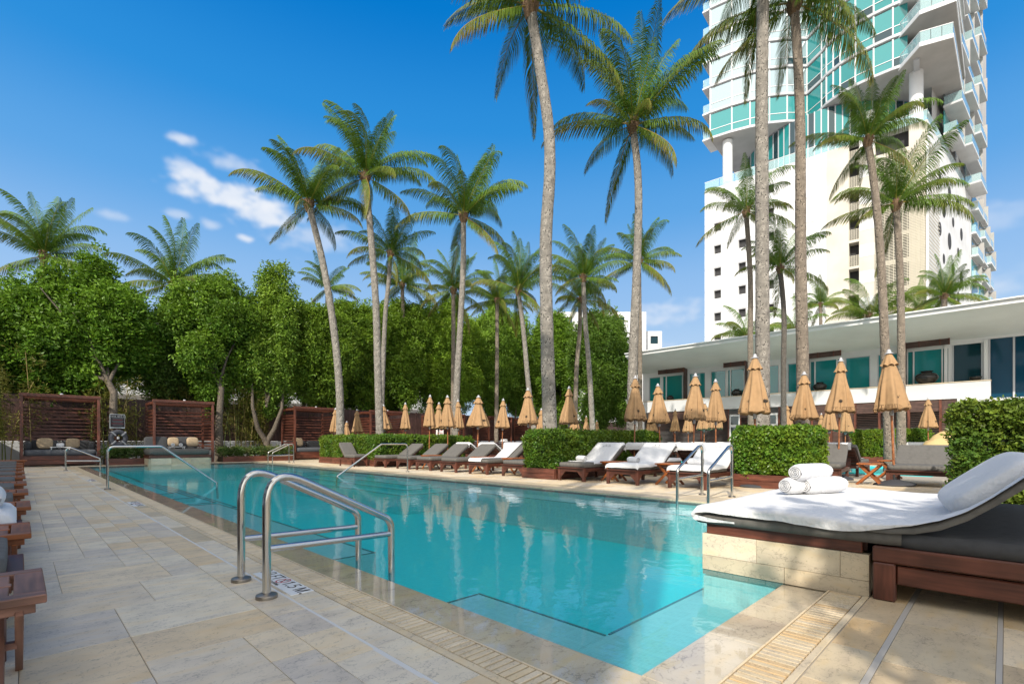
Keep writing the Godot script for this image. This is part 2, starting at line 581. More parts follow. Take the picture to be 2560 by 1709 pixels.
func frond_mesh(sd: int, length: float, elev: float, droop: float, age: float, wind: float) -> ArrayMesh:
	var r := RandomNumberGenerator.new()
	r.seed = sd
	var b := MB.new()
	var steps := 26
	var p := Vector3.ZERO
	var a := elev
	var path := [p]
	var dirs := []
	var yaw := 0.0
	for i in steps:
		var t := float(i) / steps
		a -= droop * (0.25 + 2.1 * t * t) / steps
		yaw += wind * t / steps
		var d := Vector3(cos(a) * cos(yaw), sin(a), cos(a) * sin(yaw))
		dirs.append(d)
		p += d * (length / steps)
		path.append(p)
	dirs.append(dirs[-1])
	var radii := []
	for i in steps + 1:
		radii.append(lerpf(0.030, 0.004, pow(float(i) / steps, 0.7)))
	b.col = Color(0.26, 0.27, 0.045) if age < 0.6 else Color(0.30, 0.20, 0.05)
	b.tube(path, radii, 5, false)
	var N := 92
	for i in N:
		var t := 0.10 + 0.90 * float(i) / N
		var f := t * steps
		var k := mini(int(f), steps - 1)
		var q: Vector3 = path[k].lerp(path[k + 1], f - k)
		var fw: Vector3 = dirs[k]
		var side := fw.cross(Vector3.UP)
		if side.length() < 0.05: side = Vector3(0, 0, 1)
		side = side.normalized()
		var up := side.cross(fw).normalized()
		for s in [-1.0, 1.0]:
			if r.randf() < 0.04: continue
			var L := 0.88 * pow(sin(PI * clampf(t * 0.80 + 0.16, 0, 1)), 0.7) * r.randf_range(0.85, 1.1) * length / 3.9
			var d0: Vector3 = (side * s * lerpf(0.85, 0.42, t) + fw * lerpf(0.45, 0.9, t) + up * r.randf_range(0.0, 0.22) + Vector3(0, -0.30 - 0.30 * age, 0)).normalized()
			var d1: Vector3 = (d0 + Vector3(wind * 0.25, -1.0 - 0.7 * age - r.randf() * 0.6, wind * 0.2)).normalized()
			var d2: Vector3 = (d1 + Vector3(0, -0.55 - 0.3 * age, 0)).normalized()
			var w := (0.0225 + 0.010 * age) * length / 3.9 * r.randf_range(0.8, 1.15)
			var wv := fw * w
			var m1: Vector3 = q + d0 * L * 0.38
			var m2: Vector3 = m1 + d1 * L * 0.36
			var m3: Vector3 = m2 + d2 * L * 0.28
			var nn := d0.cross(fw).normalized()
			if nn.y < 0: nn = -nn
			var g := r.randf_range(0.75, 1.2)
			var base := Color(0.088 * g, 0.172 * g, 0.020 * g).lerp(Color(0.20 * g, 0.16 * g, 0.035 * g), clampf(age * 0.8 * t, 0, 0.5))
			var tipc := base.lerp(Color(0.24, 0.15, 0.06), clampf(age * r.randf() * 1.1, 0, 1)) if t > 0.35 else base
			b.col = base
			var i0 := b.vert(q - wv * 0.4, nn, Vector2.ZERO)
			var i1 := b.vert(q + wv * 0.4, nn, Vector2.ZERO)
			var n1 := d1.cross(fw).normalized()
			if n1.y < 0: n1 = -n1
			var i2 := b.vert(m1 - wv * 0.7, n1, Vector2.ZERO)
			var i3 := b.vert(m1 + wv * 0.7, n1, Vector2.ZERO)
			b.col = base.lerp(tipc, 0.5)
			var i4 := b.vert(m2 - wv * 0.45, n1, Vector2.ZERO)
			var i5 := b.vert(m2 + wv * 0.45, n1, Vector2.ZERO)
			b.col = tipc
			var i6 := b.vert(m3, n1, Vector2.ZERO)
			b.tri_i(i0, i1, i3); b.tri_i(i0, i3, i2)
			b.tri_i(i2, i3, i5); b.tri_i(i2, i5, i4)
			b.tri_i(i4, i5, i6)
	return b.mesh()

func make_fronds() -> void:
	# [elevation, droop, age]
	var kinds := {"spear": [[1.45, 0.35, 0.0], [1.30, 0.7, 0.0]], "high": [[1.12, 1.35, 0.05], [1.0, 1.7, 0.1], [1.22, 2.0, 0.05]], "mid": [[0.66, 1.45, 0.2], [0.52, 1.2, 0.3], [0.78, 1.9, 0.25]], "low": [[0.18, 1.25, 0.5], [0.02, 1.35, 0.75], [0.30, 1.7, 0.6]], "hang": [[-0.35, 0.95, 0.85], [-0.55, 0.85, 1.0]]}
	var sd := 500
	for k in kinds:
		fronds[k] = []
		for e in kinds[k]:
			for w in [-0.35, 0.35]:
				sd += 1
				fronds[k].append(frond_mesh(sd, 3.9, e[0], e[1], e[2], w))

func palm(label: String, base: Vector3, pts: Array, r0: float, r1: float, scale: float, sd: int, trunk_m: Material, counts: Array, group: String, wind := Vector3(0.5, 0, 0.35)) -> Node3D:
	# pts: trunk points above the base, in world space; the last is the crown
	var t := thing("palm_tree", label, "palm tree", base, 0.0, group)
	var r := RandomNumberGenerator.new()
	r.seed = sd
	var ctrl := [Vector3.ZERO]
	for p in pts: ctrl.append(p - base)
	var cv := Curve3D.new()
	for i in ctrl.size():
		var tn := Vector3.ZERO
		if i > 0 and i < ctrl.size() - 1: tn = (ctrl[i + 1] - ctrl[i - 1]) * 0.16
		cv.add_point(ctrl[i], -tn, tn)
	var L := cv.get_baked_length()
	var nseg := int(L / 0.16)
	var path := []
	var rad := []
	for i in nseg + 1:
		var f := float(i) / nseg
		path.append(cv.sample_baked(f * L))
		var rr := lerpf(r0, r1, pow(f, 0.75)) + r0 * 0.35 * exp(-f * L * 1.6)
		rad.append(rr * (1.0 + r.randf_range(-0.025, 0.03)))
	var b := MB.new()
	b.tube(path, rad, 14)
	part("trunk", b, trunk_m, t)
	var top: Vector3 = path[-1]
	var fb := MB.new()
	for i in 16:
		var an := TAU * i / 16.0 + r.randf() * 0.3
		var d := Vector3(cos(an), 0, sin(an))
		var h0 := r.randf_range(-0.35, -0.05) * scale
		fb.bar(top + Vector3(0, h0, 0) + d * r1 * 0.75, top + Vector3(0, h0 + r.randf_range(0.30, 0.5) * scale, 0) + d * (r1 + r.randf_range(0.06, 0.16) * scale), 0.13 * scale, 0.03)
	fb.lathe([Vector2(r1 * 0.9, -0.35 * scale), Vector2(r1 + 0.07 * scale, -0.05), Vector2(r1 + 0.05 * scale, 0.22 * scale), Vector2(0.05, 0.45 * scale)], 10, top)
	part("crown_shaft", fb, M.fibre, t)
	var names := ["spear", "high", "mid", "low", "hang"]
	var az := r.randf() * TAU
	for q in 5:
		for i in counts[q]:
			az += 2.39996 + r.randf_range(-0.25, 0.25)
			var list: Array = fronds[names[q]]
			var me: ArrayMesh = list[r.randi() % list.size()]
			var bas := Basis(Vector3.UP, az)
			# the wind leans the whole frond
			var ax := Vector3.UP.cross(wind)
			if ax.length() > 0.01: bas = Basis(ax.normalized(), wind.length() * r.randf_range(0.10, 0.62)) * bas
			bas = Basis(Vector3(r.randf() - 0.5, 0, r.randf() - 0.5).normalized(), r.randf_range(-0.2, 0.2)) * bas
			bas = bas.scaled(Vector3.ONE * scale * r.randf_range(0.85, 1.12))
			put("frond", me, M.frond, t, top + Vector3(0, 0.10 * scale, 0), bas)
	return t

func leaf_cluster(sd: int, count: int, rad: float, ll: float, lw: float, up_bias: float) -> ArrayMesh:
	var r := RandomNumberGenerator.new()
	r.seed = sd
	var b := MB.new()
	for i in count:
		var d := Vector3(r.randfn(), r.randfn() + up_bias, r.randfn()).normalized()
		var p := d * rad * r.randf_range(0.25, 1.0)
		var fw := (d * 0.55 + Vector3(r.randfn(), r.randfn(), r.randfn()) * 0.7).normalized()
		var nn := (d * 0.85 + Vector3(r.randfn(), r.randfn(), r.randfn()) * 0.38 + Vector3(0, 0.40, 0)).normalized()
		var sd_ := fw.cross(nn).normalized()
		nn = sd_.cross(fw).normalized()
		var L := ll * r.randf_range(0.75, 1.2)
		var w := lw * r.randf_range(0.8, 1.2)
		var g := r.randf_range(0.8, 1.2)
		b.col = Color(g, g, g)
		var a0 := p
		var tip := p + fw * L - nn * L * 0.14
		var ml := p + fw * L * 0.48 + sd_ * w + nn * w * 0.35
		var mr := p + fw * L * 0.48 - sd_ * w + nn * w * 0.35
		var nl := (nn - sd_ * 0.45).normalized()
		var nr := (nn + sd_ * 0.45).normalized()
		var i0 := b.vert(a0, nl, Vector2.ZERO)
		var i1 := b.vert(ml, nl, Vector2.ZERO)
		var i2 := b.vert(tip, nl, Vector2.ZERO)
		b.tri_i(i0, i1, i2)
		i0 = b.vert(a0, nr, Vector2.ZERO)
		i1 = b.vert(mr, nr, Vector2.ZERO)
		i2 = b.vert(tip, nr, Vector2.ZERO)
		b.tri_i(i0, i2, i1)
	return b.mesh()

func rand_basis(r: RandomNumberGenerator, s: float, tilt := 0.6) -> Basis:
	return (Basis(Vector3.UP, r.randf() * TAU) * Basis(Vector3(r.randfn(), 0, r.randfn()).normalized(), r.randfn() * tilt)).scaled(Vector3.ONE * s)

# a broadleaf tree; crown is a heap of lobes filled with leaf sprays
func tree(label: String, base: Vector3, cc: Vector3, cr: Vector3, lobes: int, sprays: int, sd: int, tone: Color, fork: bool, group: String, trunk_r := 0.16) -> Node3D:
	var t := thing("broadleaf_tree", label, "tree", base, 0.0, group)
	var r := RandomNumberGenerator.new()
	r.seed = sd
	var b := MB.new()
	var c := cc - base
	var h := c.y - cr.y * 0.75
	var limbs := 6
	if fork:
		b.tube([Vector3.ZERO, Vector3(0.05, 0.6, 0.02), Vector3(0.03, 1.0, 0)], [trunk_r * 1.25, trunk_r, trunk_r], 10)
		for s in [-1.0, 1.0]:
			b.tube([Vector3(0.03, 0.95, 0), Vector3(s * 0.4, 1.7, 0.1 * s), Vector3(s * 0.75, h, 0.2), c + Vector3(s * cr.x * 0.5, 0, 0)], [trunk_r * 0.9, trunk_r * 0.75, trunk_r * 0.5, 0.03], 8)
	else:
		b.tube([Vector3.ZERO, Vector3(r.randf_range(-0.1, 0.1), h * 0.5, 0.05), Vector3(r.randf_range(-0.15, 0.15), h, 0), c], [trunk_r * 1.3, trunk_r, trunk_r * 0.8, 0.05], 10)
	part("trunk", b, M.bark, t)
	for i in limbs:
		var lb := MB.new()
		var an := TAU * i / limbs + r.randf()
		var e := c + Vector3(cos(an) * cr.x * 0.6, r.randf_range(-0.4, 0.5) * cr.y, sin(an) * cr.z * 0.6)
		var s0 := Vector3(0, h, 0).lerp(c, r.randf() * 0.5)
		lb.tube([s0, s0.lerp(e, 0.5) + Vector3(0, 0.25, 0), e], [trunk_r * 0.5, trunk_r * 0.3, 0.02], 6)
		part("limb", lb, M.bark, t)
	var L := []
	for i in lobes:
		var d := Vector3(r.randfn(), r.randfn() * 0.9, r.randfn()).normalized()
		var q := r.randf_range(0.45, 0.80)
		L.append([c + d * cr * q, r.randf_range(0.22, 0.38)])
	L.append([c, 0.40])
	var xs := []
	var cols := []
	for i in int(sprays * 2.1):
		var lobe: Array = L[r.randi() % L.size()]
		var d := Vector3(r.randfn(), r.randfn(), r.randfn()).normalized()
		var k := pow(r.randf(), 0.35)
		var p: Vector3 = lobe[0] + d * cr * lobe[1] * k
		if p.y > c.y + cr.y * 0.7 and r.randf() < 0.3: p.y += r.randf() * 0.5
		xs.append(Transform3D(rand_basis(r, r.randf_range(0.8, 1.5)), p))
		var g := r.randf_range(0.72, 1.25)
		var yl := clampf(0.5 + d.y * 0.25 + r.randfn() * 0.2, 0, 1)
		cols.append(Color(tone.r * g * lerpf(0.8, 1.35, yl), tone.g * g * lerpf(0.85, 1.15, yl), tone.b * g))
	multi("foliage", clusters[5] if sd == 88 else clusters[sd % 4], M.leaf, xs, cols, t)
	return t

# a clipped hedge: lo/hi are the corners of the leaves
func hedge(label: String, lo: Vector3, hi: Vector3, density: float, sd: int, tone: Color, rough: float, planter: bool, parent_label := "") -> Node3D:
	var ctr := Vector3((lo.x + hi.x) / 2, 0, (lo.z + hi.z) / 2)
	var t := thing("clipped_hedge", label, "hedge", ctr, 0.0, "clipped hedges round the pool terrace")
	var a := lo - ctr
	var e := hi - ctr
	var r := RandomNumberGenerator.new()
	r.seed = sd
	var core := MB.new()
	var ins := 0.11 + rough
	core.box((a + e) / 2, (e - a) - Vector3.ONE * ins * 2, Basis.IDENTITY, 0.1)  # solid near-black box added to block light between the leaves
	part("shade_core", core, M.hedge_core, t)
	var nz := FastNoiseLite.new()
	nz.seed = sd
	nz.frequency = 0.9
	var xs := []
	var cols := []
	var sz := e - a
	var faces := [[0, -1, sz.y * sz.z], [0, 1, sz.y * sz.z * 0.6], [1, 1, sz.x * sz.z], [2, -1, sz.x * sz.y * 0.5], [2, 1, sz.x * sz.y], [1, -1, sz.x * sz.z * 0.12]]
	for f in faces:
		for i in int(f[2] * density):
			var p := Vector3(r.randf_range(a.x, e.x), r.randf_range(a.y, e.y), r.randf_range(a.z, e.z))
			p[f[0]] = (e[f[0]] if f[1] > 0 else a[f[0]]) - f[1] * (0.05 + 0.05 * r.randf() + rough * r.randf())
			var w := nz.get_noise_3dv(p + ctr) * (0.10 + rough) + (0.07 * r.randf() if r.randf() < 0.05 else 0.0)
			p[f[0]] += f[1] * w
			# round the edges
			for q in 3:
				if q != f[0]:
					var near: float = minf(p[q] - a[q], e[q] - p[q])
					if near < 0.16: p[f[0]] -= f[1] * pow((0.16 - near) / 0.16, 2.0) * 0.12
			xs.append(Transform3D(rand_basis(r, r.randf_range(0.75, 1.3), 0.9), p))
			var g := r.randf_range(0.7, 1.3)
			var y := clampf(0.45 + r.randfn() * 0.25 + nz.get_noise_3dv((p + ctr) * 0.7) * 0.8, 0, 1)
			cols.append(Color(tone.r * g * lerpf(0.7, 1.5, y), tone.g * g * lerpf(0.85, 1.15, y), tone.b * g))
	multi("leaves", hedge_clusters[sd % hedge_clusters.size()], M.hedge_leaf, xs, cols, t)
	if planter:
		for s in [[Vector3(a.x + 0.02, 0, 0), Vector3(0.04, 1, sz.z - 0.02)], [Vector3(e.x - 0.02, 0, 0), Vector3(0.04, 1, sz.z - 0.02)], [Vector3(0, 0, a.z + 0.02), Vector3(sz.x - 0.1, 1, 0.04)], [Vector3(0, 0, e.z - 0.02), Vector3(sz.x - 0.1, 1, 0.04)]]:
			for q in 2:
				var sc: Vector3 = s[1]
				one_box("planter_board", Vector3(s[0].x, 0.072 + q * 0.143, s[0].z), Vector3(sc.x, 0.138, sc.z), M.wood, t, 0.006)
	return t

func bamboo(label: String, at: Vector3, n: int, h: float, sd: int, spread: float) -> void:
	var t := thing("bamboo_clump", label, "bamboo", at, 0.0, "bamboo clumps along the fence")
	var r := RandomNumberGenerator.new()
	r.seed = sd
	var xs := []
	var cols := []
	for i in n:
		var b := MB.new()
		var p := Vector3(r.randfn() * spread, 0, r.randfn() * spread * 0.22)
		var hh := h * r.randf_range(0.7, 1.1)
		var ln := Vector3(r.randfn() * 0.35, 0, r.randfn() * 0.2)
		var pa := []
		var ra := []
		for k in 9:
			var f := k / 8.0
			pa.append(p + Vector3(0, hh * f, 0) + ln * f * f)
			ra.append(lerpf(0.022, 0.008, f))
		b.tube(pa, ra, 6)
		part("stalk", b, M.bamboo if r.randf() < 0.6 else M.bamboo_green, t)
		for k in int(18 * h / 4.0):
			var f := r.randf_range(0.3, 1.0)
			xs.append(Transform3D(rand_basis(r, r.randf_range(0.6, 1.2), 0.5), p + Vector3(0, hh * f, 0) + ln * f * f + Vector3(r.randfn(), r.randfn() * 0.5, r.randfn()) * 0.22))
			var g := r.randf_range(0.7, 1.3)
			cols.append(Color(0.17 * g, 0.17 * g, 0.03 * g))
	multi("foliage", clusters[4], M.bamboo_leaf, xs, cols, t)

func ground_cover(label: String, lo: Vector3, hi: Vector3, sd: int) -> void:
	var t := thing("planted_border", label, "planting bed", Vector3((lo.x + hi.x) / 2, 0, (lo.z + hi.z) / 2), 0.0, "planted borders by the cabanas")
	var s := hi - lo
	for q in 2:
		one_box("planter_board", Vector3(0, 0.07 + 0.14 * q, s.z / 2), Vector3(s.x, 0.135, 0.05), M.wood, t, 0.006)
	one_box("soil", Vector3(0, 0.12, -0.03), Vector3(s.x - 0.05, 0.24, s.z - 0.06), M.soil, t)
	var r := RandomNumberGenerator.new()
	r.seed = sd
	var xs := []
	var cols := []
	for i in int(s.x * s.z * 75):
		xs.append(Transform3D(rand_basis(r, r.randf_range(0.55, 0.95), 0.5), Vector3(r.randf_range(-s.x, s.x) / 2, r.randf_range(0.25, hi.y), r.randf_range(-s.z, s.z * 0.9) / 2)))
		var g := r.randf_range(0.7, 1.3)
		cols.append(Color(0.075 * g, 0.13 * g, 0.028 * g) if r.randf() < 0.75 else Color(0.22 * g, 0.24 * g, 0.09 * g))
	multi("foliage", clusters[1], M.leaf, xs, cols, t)

# ------------------------------------------------------------------ furniture
var pleat_turn := 0.7
var flare := 1.0
func canopy_r(an: float, y: float) -> float:
	# folded cloth: eight loose pleats that hang wider towards the hem
	var f := clampf((2.74 - y) / 1.14, 0, 1)
	var R := lerpf(0.055, 0.315 * flare, pow(f, 0.9 * flare))
	var pleat := 0.62 * cos(8.0 * an + 0.8 * sin(an * 2.0 + pleat_turn)) + 0.30 * cos(13.0 * an + pleat_turn * 3.0) * f + 0.42 * sin(3.0 * an + pleat_turn) * f
	return R * (1.0 + 0.19 * minf(f * 1.6, 1.0) * pleat)

func text_mesh(s: String, h: float, depth := 0.002, font := "Droid Sans") -> ArrayMesh:
	var tm := TextMesh.new()
	var f := SystemFont.new()
	f.font_names = PackedStringArray([font])
	tm.font = f
	tm.text = s
	tm.font_size = 48
	tm.pixel_size = h / 34.0
	tm.depth = depth
	var a := ArrayMesh.new()
	a.add_surface_from_arrays(Mesh.PRIMITIVE_TRIANGLES, tm.surface_get_arrays(0) if tm.get_surface_count() == 1 else tm.get_mesh_arrays())
	return a

func wrap_text(s: String, h: float, an0: float, y0: float, b: MB) -> void:
	var src := text_mesh(s, h, 0.0, "Droid Serif").surface_get_arrays(0)
	var vv: PackedVector3Array = src[Mesh.ARRAY_VERTEX]
	var ii: PackedInt32Array = src[Mesh.ARRAY_INDEX]
	var first := b.v.size()
	for p in vv:
		var y := y0 + p.y
		var an := an0 - p.x / 0.29
		var rr := canopy_r(an, y) + 0.004
		b.vert(Vector3(cos(an) * rr, y, sin(an) * rr), Vector3(cos(an), 0.2, sin(an)).normalized(), Vector2.ZERO)
	for i in ii: b.ix.append(first + i)

func make_umbrella(detail: bool) -> Node3D:
	var t := thing("closed_umbrella", "-", "umbrella", Vector3(0, -50, 0), 0.0, "closed tan umbrellas")
	var b := MB.new()
	b.lathe([Vector2(0.0, 0.0), Vector2(0.33, 0.0), Vector2(0.355, 0.02), Vector2(0.33, 0.05), Vector2(0.16, 0.10), Vector2(0.06, 0.13)], 20)
	part("base", b, M.dark_canvas, t)
	b = MB.new()
	b.lathe([Vector2(0.036, 0.10), Vector2(0.036, 0.43), Vector2(0.03, 0.44)], 12)
	part("base_tube", b, M.black_rubber, t)
	b = MB.new()
	b.tube([Vector3(0, 0.40, 0), Vector3(0, 1.6, 0), Vector3(0, 2.78, 0)], 0.022, 10)
	part("pole", b, M.pole_wood, t)
	b = MB.new()
	b.lathe([Vector2(0.035, 1.50), Vector2(0.04, 1.56), Vector2(0.03, 1.62)], 10)
	part("hub", b, M.cap_grey, t)
	# canopy
	b = MB.new()
	var rows := []
	var S := 96
	for i in 19:
		var f := i / 18.0
		var row := []
		for k in S + 1:
			var an := TAU * k / S
			var y := lerpf(2.76, 1.60, f)
			if i == 18: y += 0.022 * cos(8.0 * an) + 0.015 * sin(3.0 * an)
			var rr := canopy_r(an, y) * (1.0 + 0.03 * sin(f * 9.0 + an * 2.0))
			if i == 18: rr *= 0.97
			row.append(Vector3(cos(an) * rr, y, sin(an) * rr))
		rows.append(row)
	var inner := []
	for k in S + 1:
		var p: Vector3 = rows[18][k]
		inner.append(Vector3(p.x * 0.35, p.y + 0.09, p.z * 0.35))
	rows.append(inner)
	b.grid(rows)
	part("canopy", b, M.canopy, t)
	# the upper tier with its scalloped edge
	b = MB.new()
	rows = []
	for i in 6:
		var f := i / 5.0
		var row := []
		for k in S + 1:
			var an := TAU * k / S
			var y := lerpf(2.84, 2.56, f)
			if i == 5: y += 0.035 * absf(cos(4.0 * an))
			var rr := lerpf(0.035, 0.150, pow(f, 0.85)) * (1.0 + 0.10 * f * cos(8.0 * an + 0.6))
			row.append(Vector3(cos(an) * rr, y, sin(an) * rr))
		rows.append(row)
	b.grid(rows)
	part("top_tier", b, M.canopy, t)
	b = MB.new()
	b.lathe([Vector2(0.075, 2.83), Vector2(0.07, 2.845), Vector2(0.04, 2.855), Vector2(0.036, 2.90), Vector2(0.015, 2.925), Vector2(0.0, 2.93)], 12)
	part("finial", b, M.cap_grey, t)
	# printed palm trees and lettering round the hem
	for q in 4:
		b = MB.new()
		var an0 := TAU * q / 4.0 + 0.35
		var crown := []
		for k in 22:
			var a := TAU * k / 22.0
			var e := Vector2(cos(a), sin(a)) * (0.055 if k % 2 == 0 else 0.03)
			if k % 2 == 0 and sin(a) < -0.4: e *= 0.75
			var y: float = 1.87 + e.y
			var an: float = an0 - e.x / 0.27
			var rr := canopy_r(an, y) + 0.005
			crown.append(Vector3(cos(an) * rr, y, sin(an) * rr))
		var mid := Vector3(cos(an0), 0, sin(an0)) * (canopy_r(an0, 1.87) + 0.006) + Vector3(0, 1.87, 0)
		for k in 22: b.face([mid, crown[k], crown[(k + 1) % 22]], Vector3(cos(an0), 0, sin(an0)))
		for k in 6:
			var y0 := 1.86 - k * 0.02
			var pts := []
			for e in [Vector2(-0.0035, y0), Vector2(0.0035, y0), Vector2(0.0035, y0 - 0.0205), Vector2(-0.0035, y0 - 0.0205)]:
				var an: float = an0 - e.x / 0.27
				var rr := canopy_r(an, e.y) + 0.005
				pts.append(Vector3(cos(an) * rr, e.y, sin(an) * rr))
			b.face(pts, Vector3(cos(an0), 0, sin(an0)))
		part("palm_print", b, M.ink, t)
		if detail:
			b = MB.new()
			wrap_text("THE SETAI", 0.066, an0, 1.695, b)
			part("lettering", b, M.ink_soft, t)
	return t

const FOOT := 0.0
func lounger_curve(w: float) -> Array:
	return []

func make_lounger(w: float, cloth: Material, wood: Material) -> Node3D:
	# feet at x = 0, head towards +x
	var t := thing("sun_lounger", "-", "sun lounger", Vector3(0, -50, 0), 0.0, "sun loungers round the pool")
	var h := w / 2
	for s in [-1.0, 1.0]:
		one_box("side_rail", Vector3(0.98, 0.285, s * (h - 0.025)), Vector3(1.86, 0.085, 0.04), wood, t, 0.006)
		var b := MB.new()
		for x in [0.035]:
			b.box(Vector3(x, 0.165, s * (h - 0.035)), Vector3(0.07, 0.33, 0.07), Basis.IDENTITY, 0.006)
		part("leg", b, wood, t)
		b = MB.new()
		b.box(Vector3(1.62, 0.125, s * (h - 0.035)), Vector3(0.07, 0.25, 0.07), Basis.IDENTITY, 0.006)
		part("leg", b, wood, t)
		# brackets cut on the slant
		b = MB.new()
		b.prism(PackedVector2Array([Vector2(0, 0), Vector2(0.16, 0), Vector2(0, -0.16)]), 0.03, Transform3D(Basis.IDENTITY, Vector3(0.07, 0.243, s * (h - 0.03))))
		part("bracket", b, wood, t)
		b = MB.new()
		b.prism(PackedVector2Array([Vector2(0, 0), Vector2(0.16, 0), Vector2(0, -0.17)]), 0.03, Transform3D(Basis(Vector3(0, 0, -s), Vector3.UP, Vector3(s, 0, 0)), Vector3(0.03, 0.243, s * (h - 0.07))))
		part("bracket", b, wood, t)
	one_box("foot_board", Vector3(0.03, 0.285, 0), Vector3(0.05, 0.09, w - 0.142), wood, t, 0.006)
	one_box("foot_trim", Vector3(0.0, 0.338, 0), Vector3(0.12, 0.018, w + 0.02), wood, t, 0.004)
	one_box("head_board", Vector3(1.885, 0.285, 0), Vector3(0.05, 0.085, w - 0.05), wood, t, 0.006)
	for i in 6:
		one_box("seat_slat", Vector3(0.17 + i * 0.17, 0.33, 0), Vector3(0.11, 0.018, w - 0.1), wood, t)
	var ang := 0.60
	var bas := Basis(Vector3(0, 0, 1), ang)
	for s in [-1.0, 1.0]:
		one_box("back_rail", Vector3(1.18, 0.345, s * (h - 0.08)) + bas * Vector3(0.38, 0, 0), Vector3(0.76, 0.03, 0.045), wood, t, 0.0, bas)
	for i in 5:
		one_box("back_slat", Vector3(1.18, 0.352, 0) + bas * Vector3(0.08 + i * 0.155, 0.018, 0), Vector3(0.10, 0.015, w - 0.12), wood, t, 0.0, bas)
	one_box("prop", Vector3(1.52, 0.40, 0), Vector3(0.03, 0.25, w * 0.5), wood, t, 0.0, Basis(Vector3(0, 0, 1), 0.3))
	var c := MB.new()
	c.cushion(Vector3(0.60, 0.405, 0), Vector3(1.20, 0.125, w - 0.02), Basis.IDENTITY, 0.14)
	part("seat_cushion", c, cloth, t)
	c = MB.new()
	c.cushion(Vector3(1.16, 0.43, 0) + bas * Vector3(0.37, 0.015, 0), Vector3(0.80, 0.115, w - 0.03), bas, 0.16)
	part("back_cushion", c, cloth, t)
	return t

# a towel that lies over a lounger from x0 to the head, draped at the sides
func make_spread(w: float, x0: float, side: float, sd: int, printed: bool) -> Node3D:
	var t := thing("spread_towel", "-", "towel", Vector3(0, -50, 0), 0.0, "white towels spread over the loungers")
	var r := RandomNumberGenerator.new()
	r.seed = sd
	var nz := FastNoiseLite.new()
	nz.seed = sd
	nz.frequency = 1.6
	var ang := 0.60
	var prof := []
	if x0 < 0.05:
		prof.append(Vector2(-0.028, 0.385)); prof.append(Vector2(-0.026, 0.43))
	prof.append(Vector2(x0 + 0.01, 0.474))
	for i in 7:
		prof.append(Vector2(lerpf(x0 + 0.06, 1.04, i / 6.0), 0.486))
	prof.append(Vector2(1.10, 0.500)); prof.append(Vector2(1.165, 0.540))
	for i in 6:
		var q := lerpf(0.12, 0.74, i / 5.0)
		prof.append(Vector2(1.125 + cos(ang) * q, 0.520 + sin(ang) * q))
	prof.append(Vector2(1.79, 0.965)); prof.append(Vector2(1.85, 0.95)); prof.append(Vector2(1.875, 0.86)); prof.append(Vector2(1.87, 0.76))
	var rows := []
	var h := w / 2
	for i in prof.size():
		var row := []
		var p: Vector2 = prof[i]
		var sk := nz.get_noise_2d(p.x * 2.0, 3.0) * 0.05
		for k in 17:
			var u := k / 16.0 * 2.0 - 1.0
			var z := u * (h + side)
			var y := p.y
			var zz := clampf(z, -h - 0.008, h + 0.008)
			var over := absf(z) - h + 0.01
			if over > 0: y -= over * 0.98 + sk * 0.2
			y += nz.get_noise_2d(p.x * 1.4, z * 2.0) * 0.006 + 0.004
			row.append(Vector3(p.x, y, zz))
		rows.append(row)
	var b := MB.new()
	b.grid(rows, false, 0.1)
	part("cloth", b, M.towel, t)
	if printed:
		var bas := Basis(Vector3(0, 0, -1), Vector3(cos(ang), sin(ang), 0), Vector3(-sin(ang), cos(ang), 0))
		var at := Vector3(1.125 + cos(ang) * 0.60 - sin(ang) * 0.012, 0.520 + sin(ang) * 0.60 + cos(ang) * 0.014, 0)
		for s in [-1.0, 1.0]:
			var e := MB.new()
			e.face([at + bas * Vector3(s * 0.03, 0.06, 0), at + bas * Vector3(s * 0.06, 0.075, 0), at + bas * Vector3(s * 0.085, 0.062, 0), at + bas * Vector3(s * 0.06, 0.055, 0)], bas.z)
			part("palm_print", e, M.ink, t)
		put("lettering", text_mesh("THE SETAI", 0.035, 0.001, "Droid Serif"), M.ink_grey, t, at, bas)
	return t

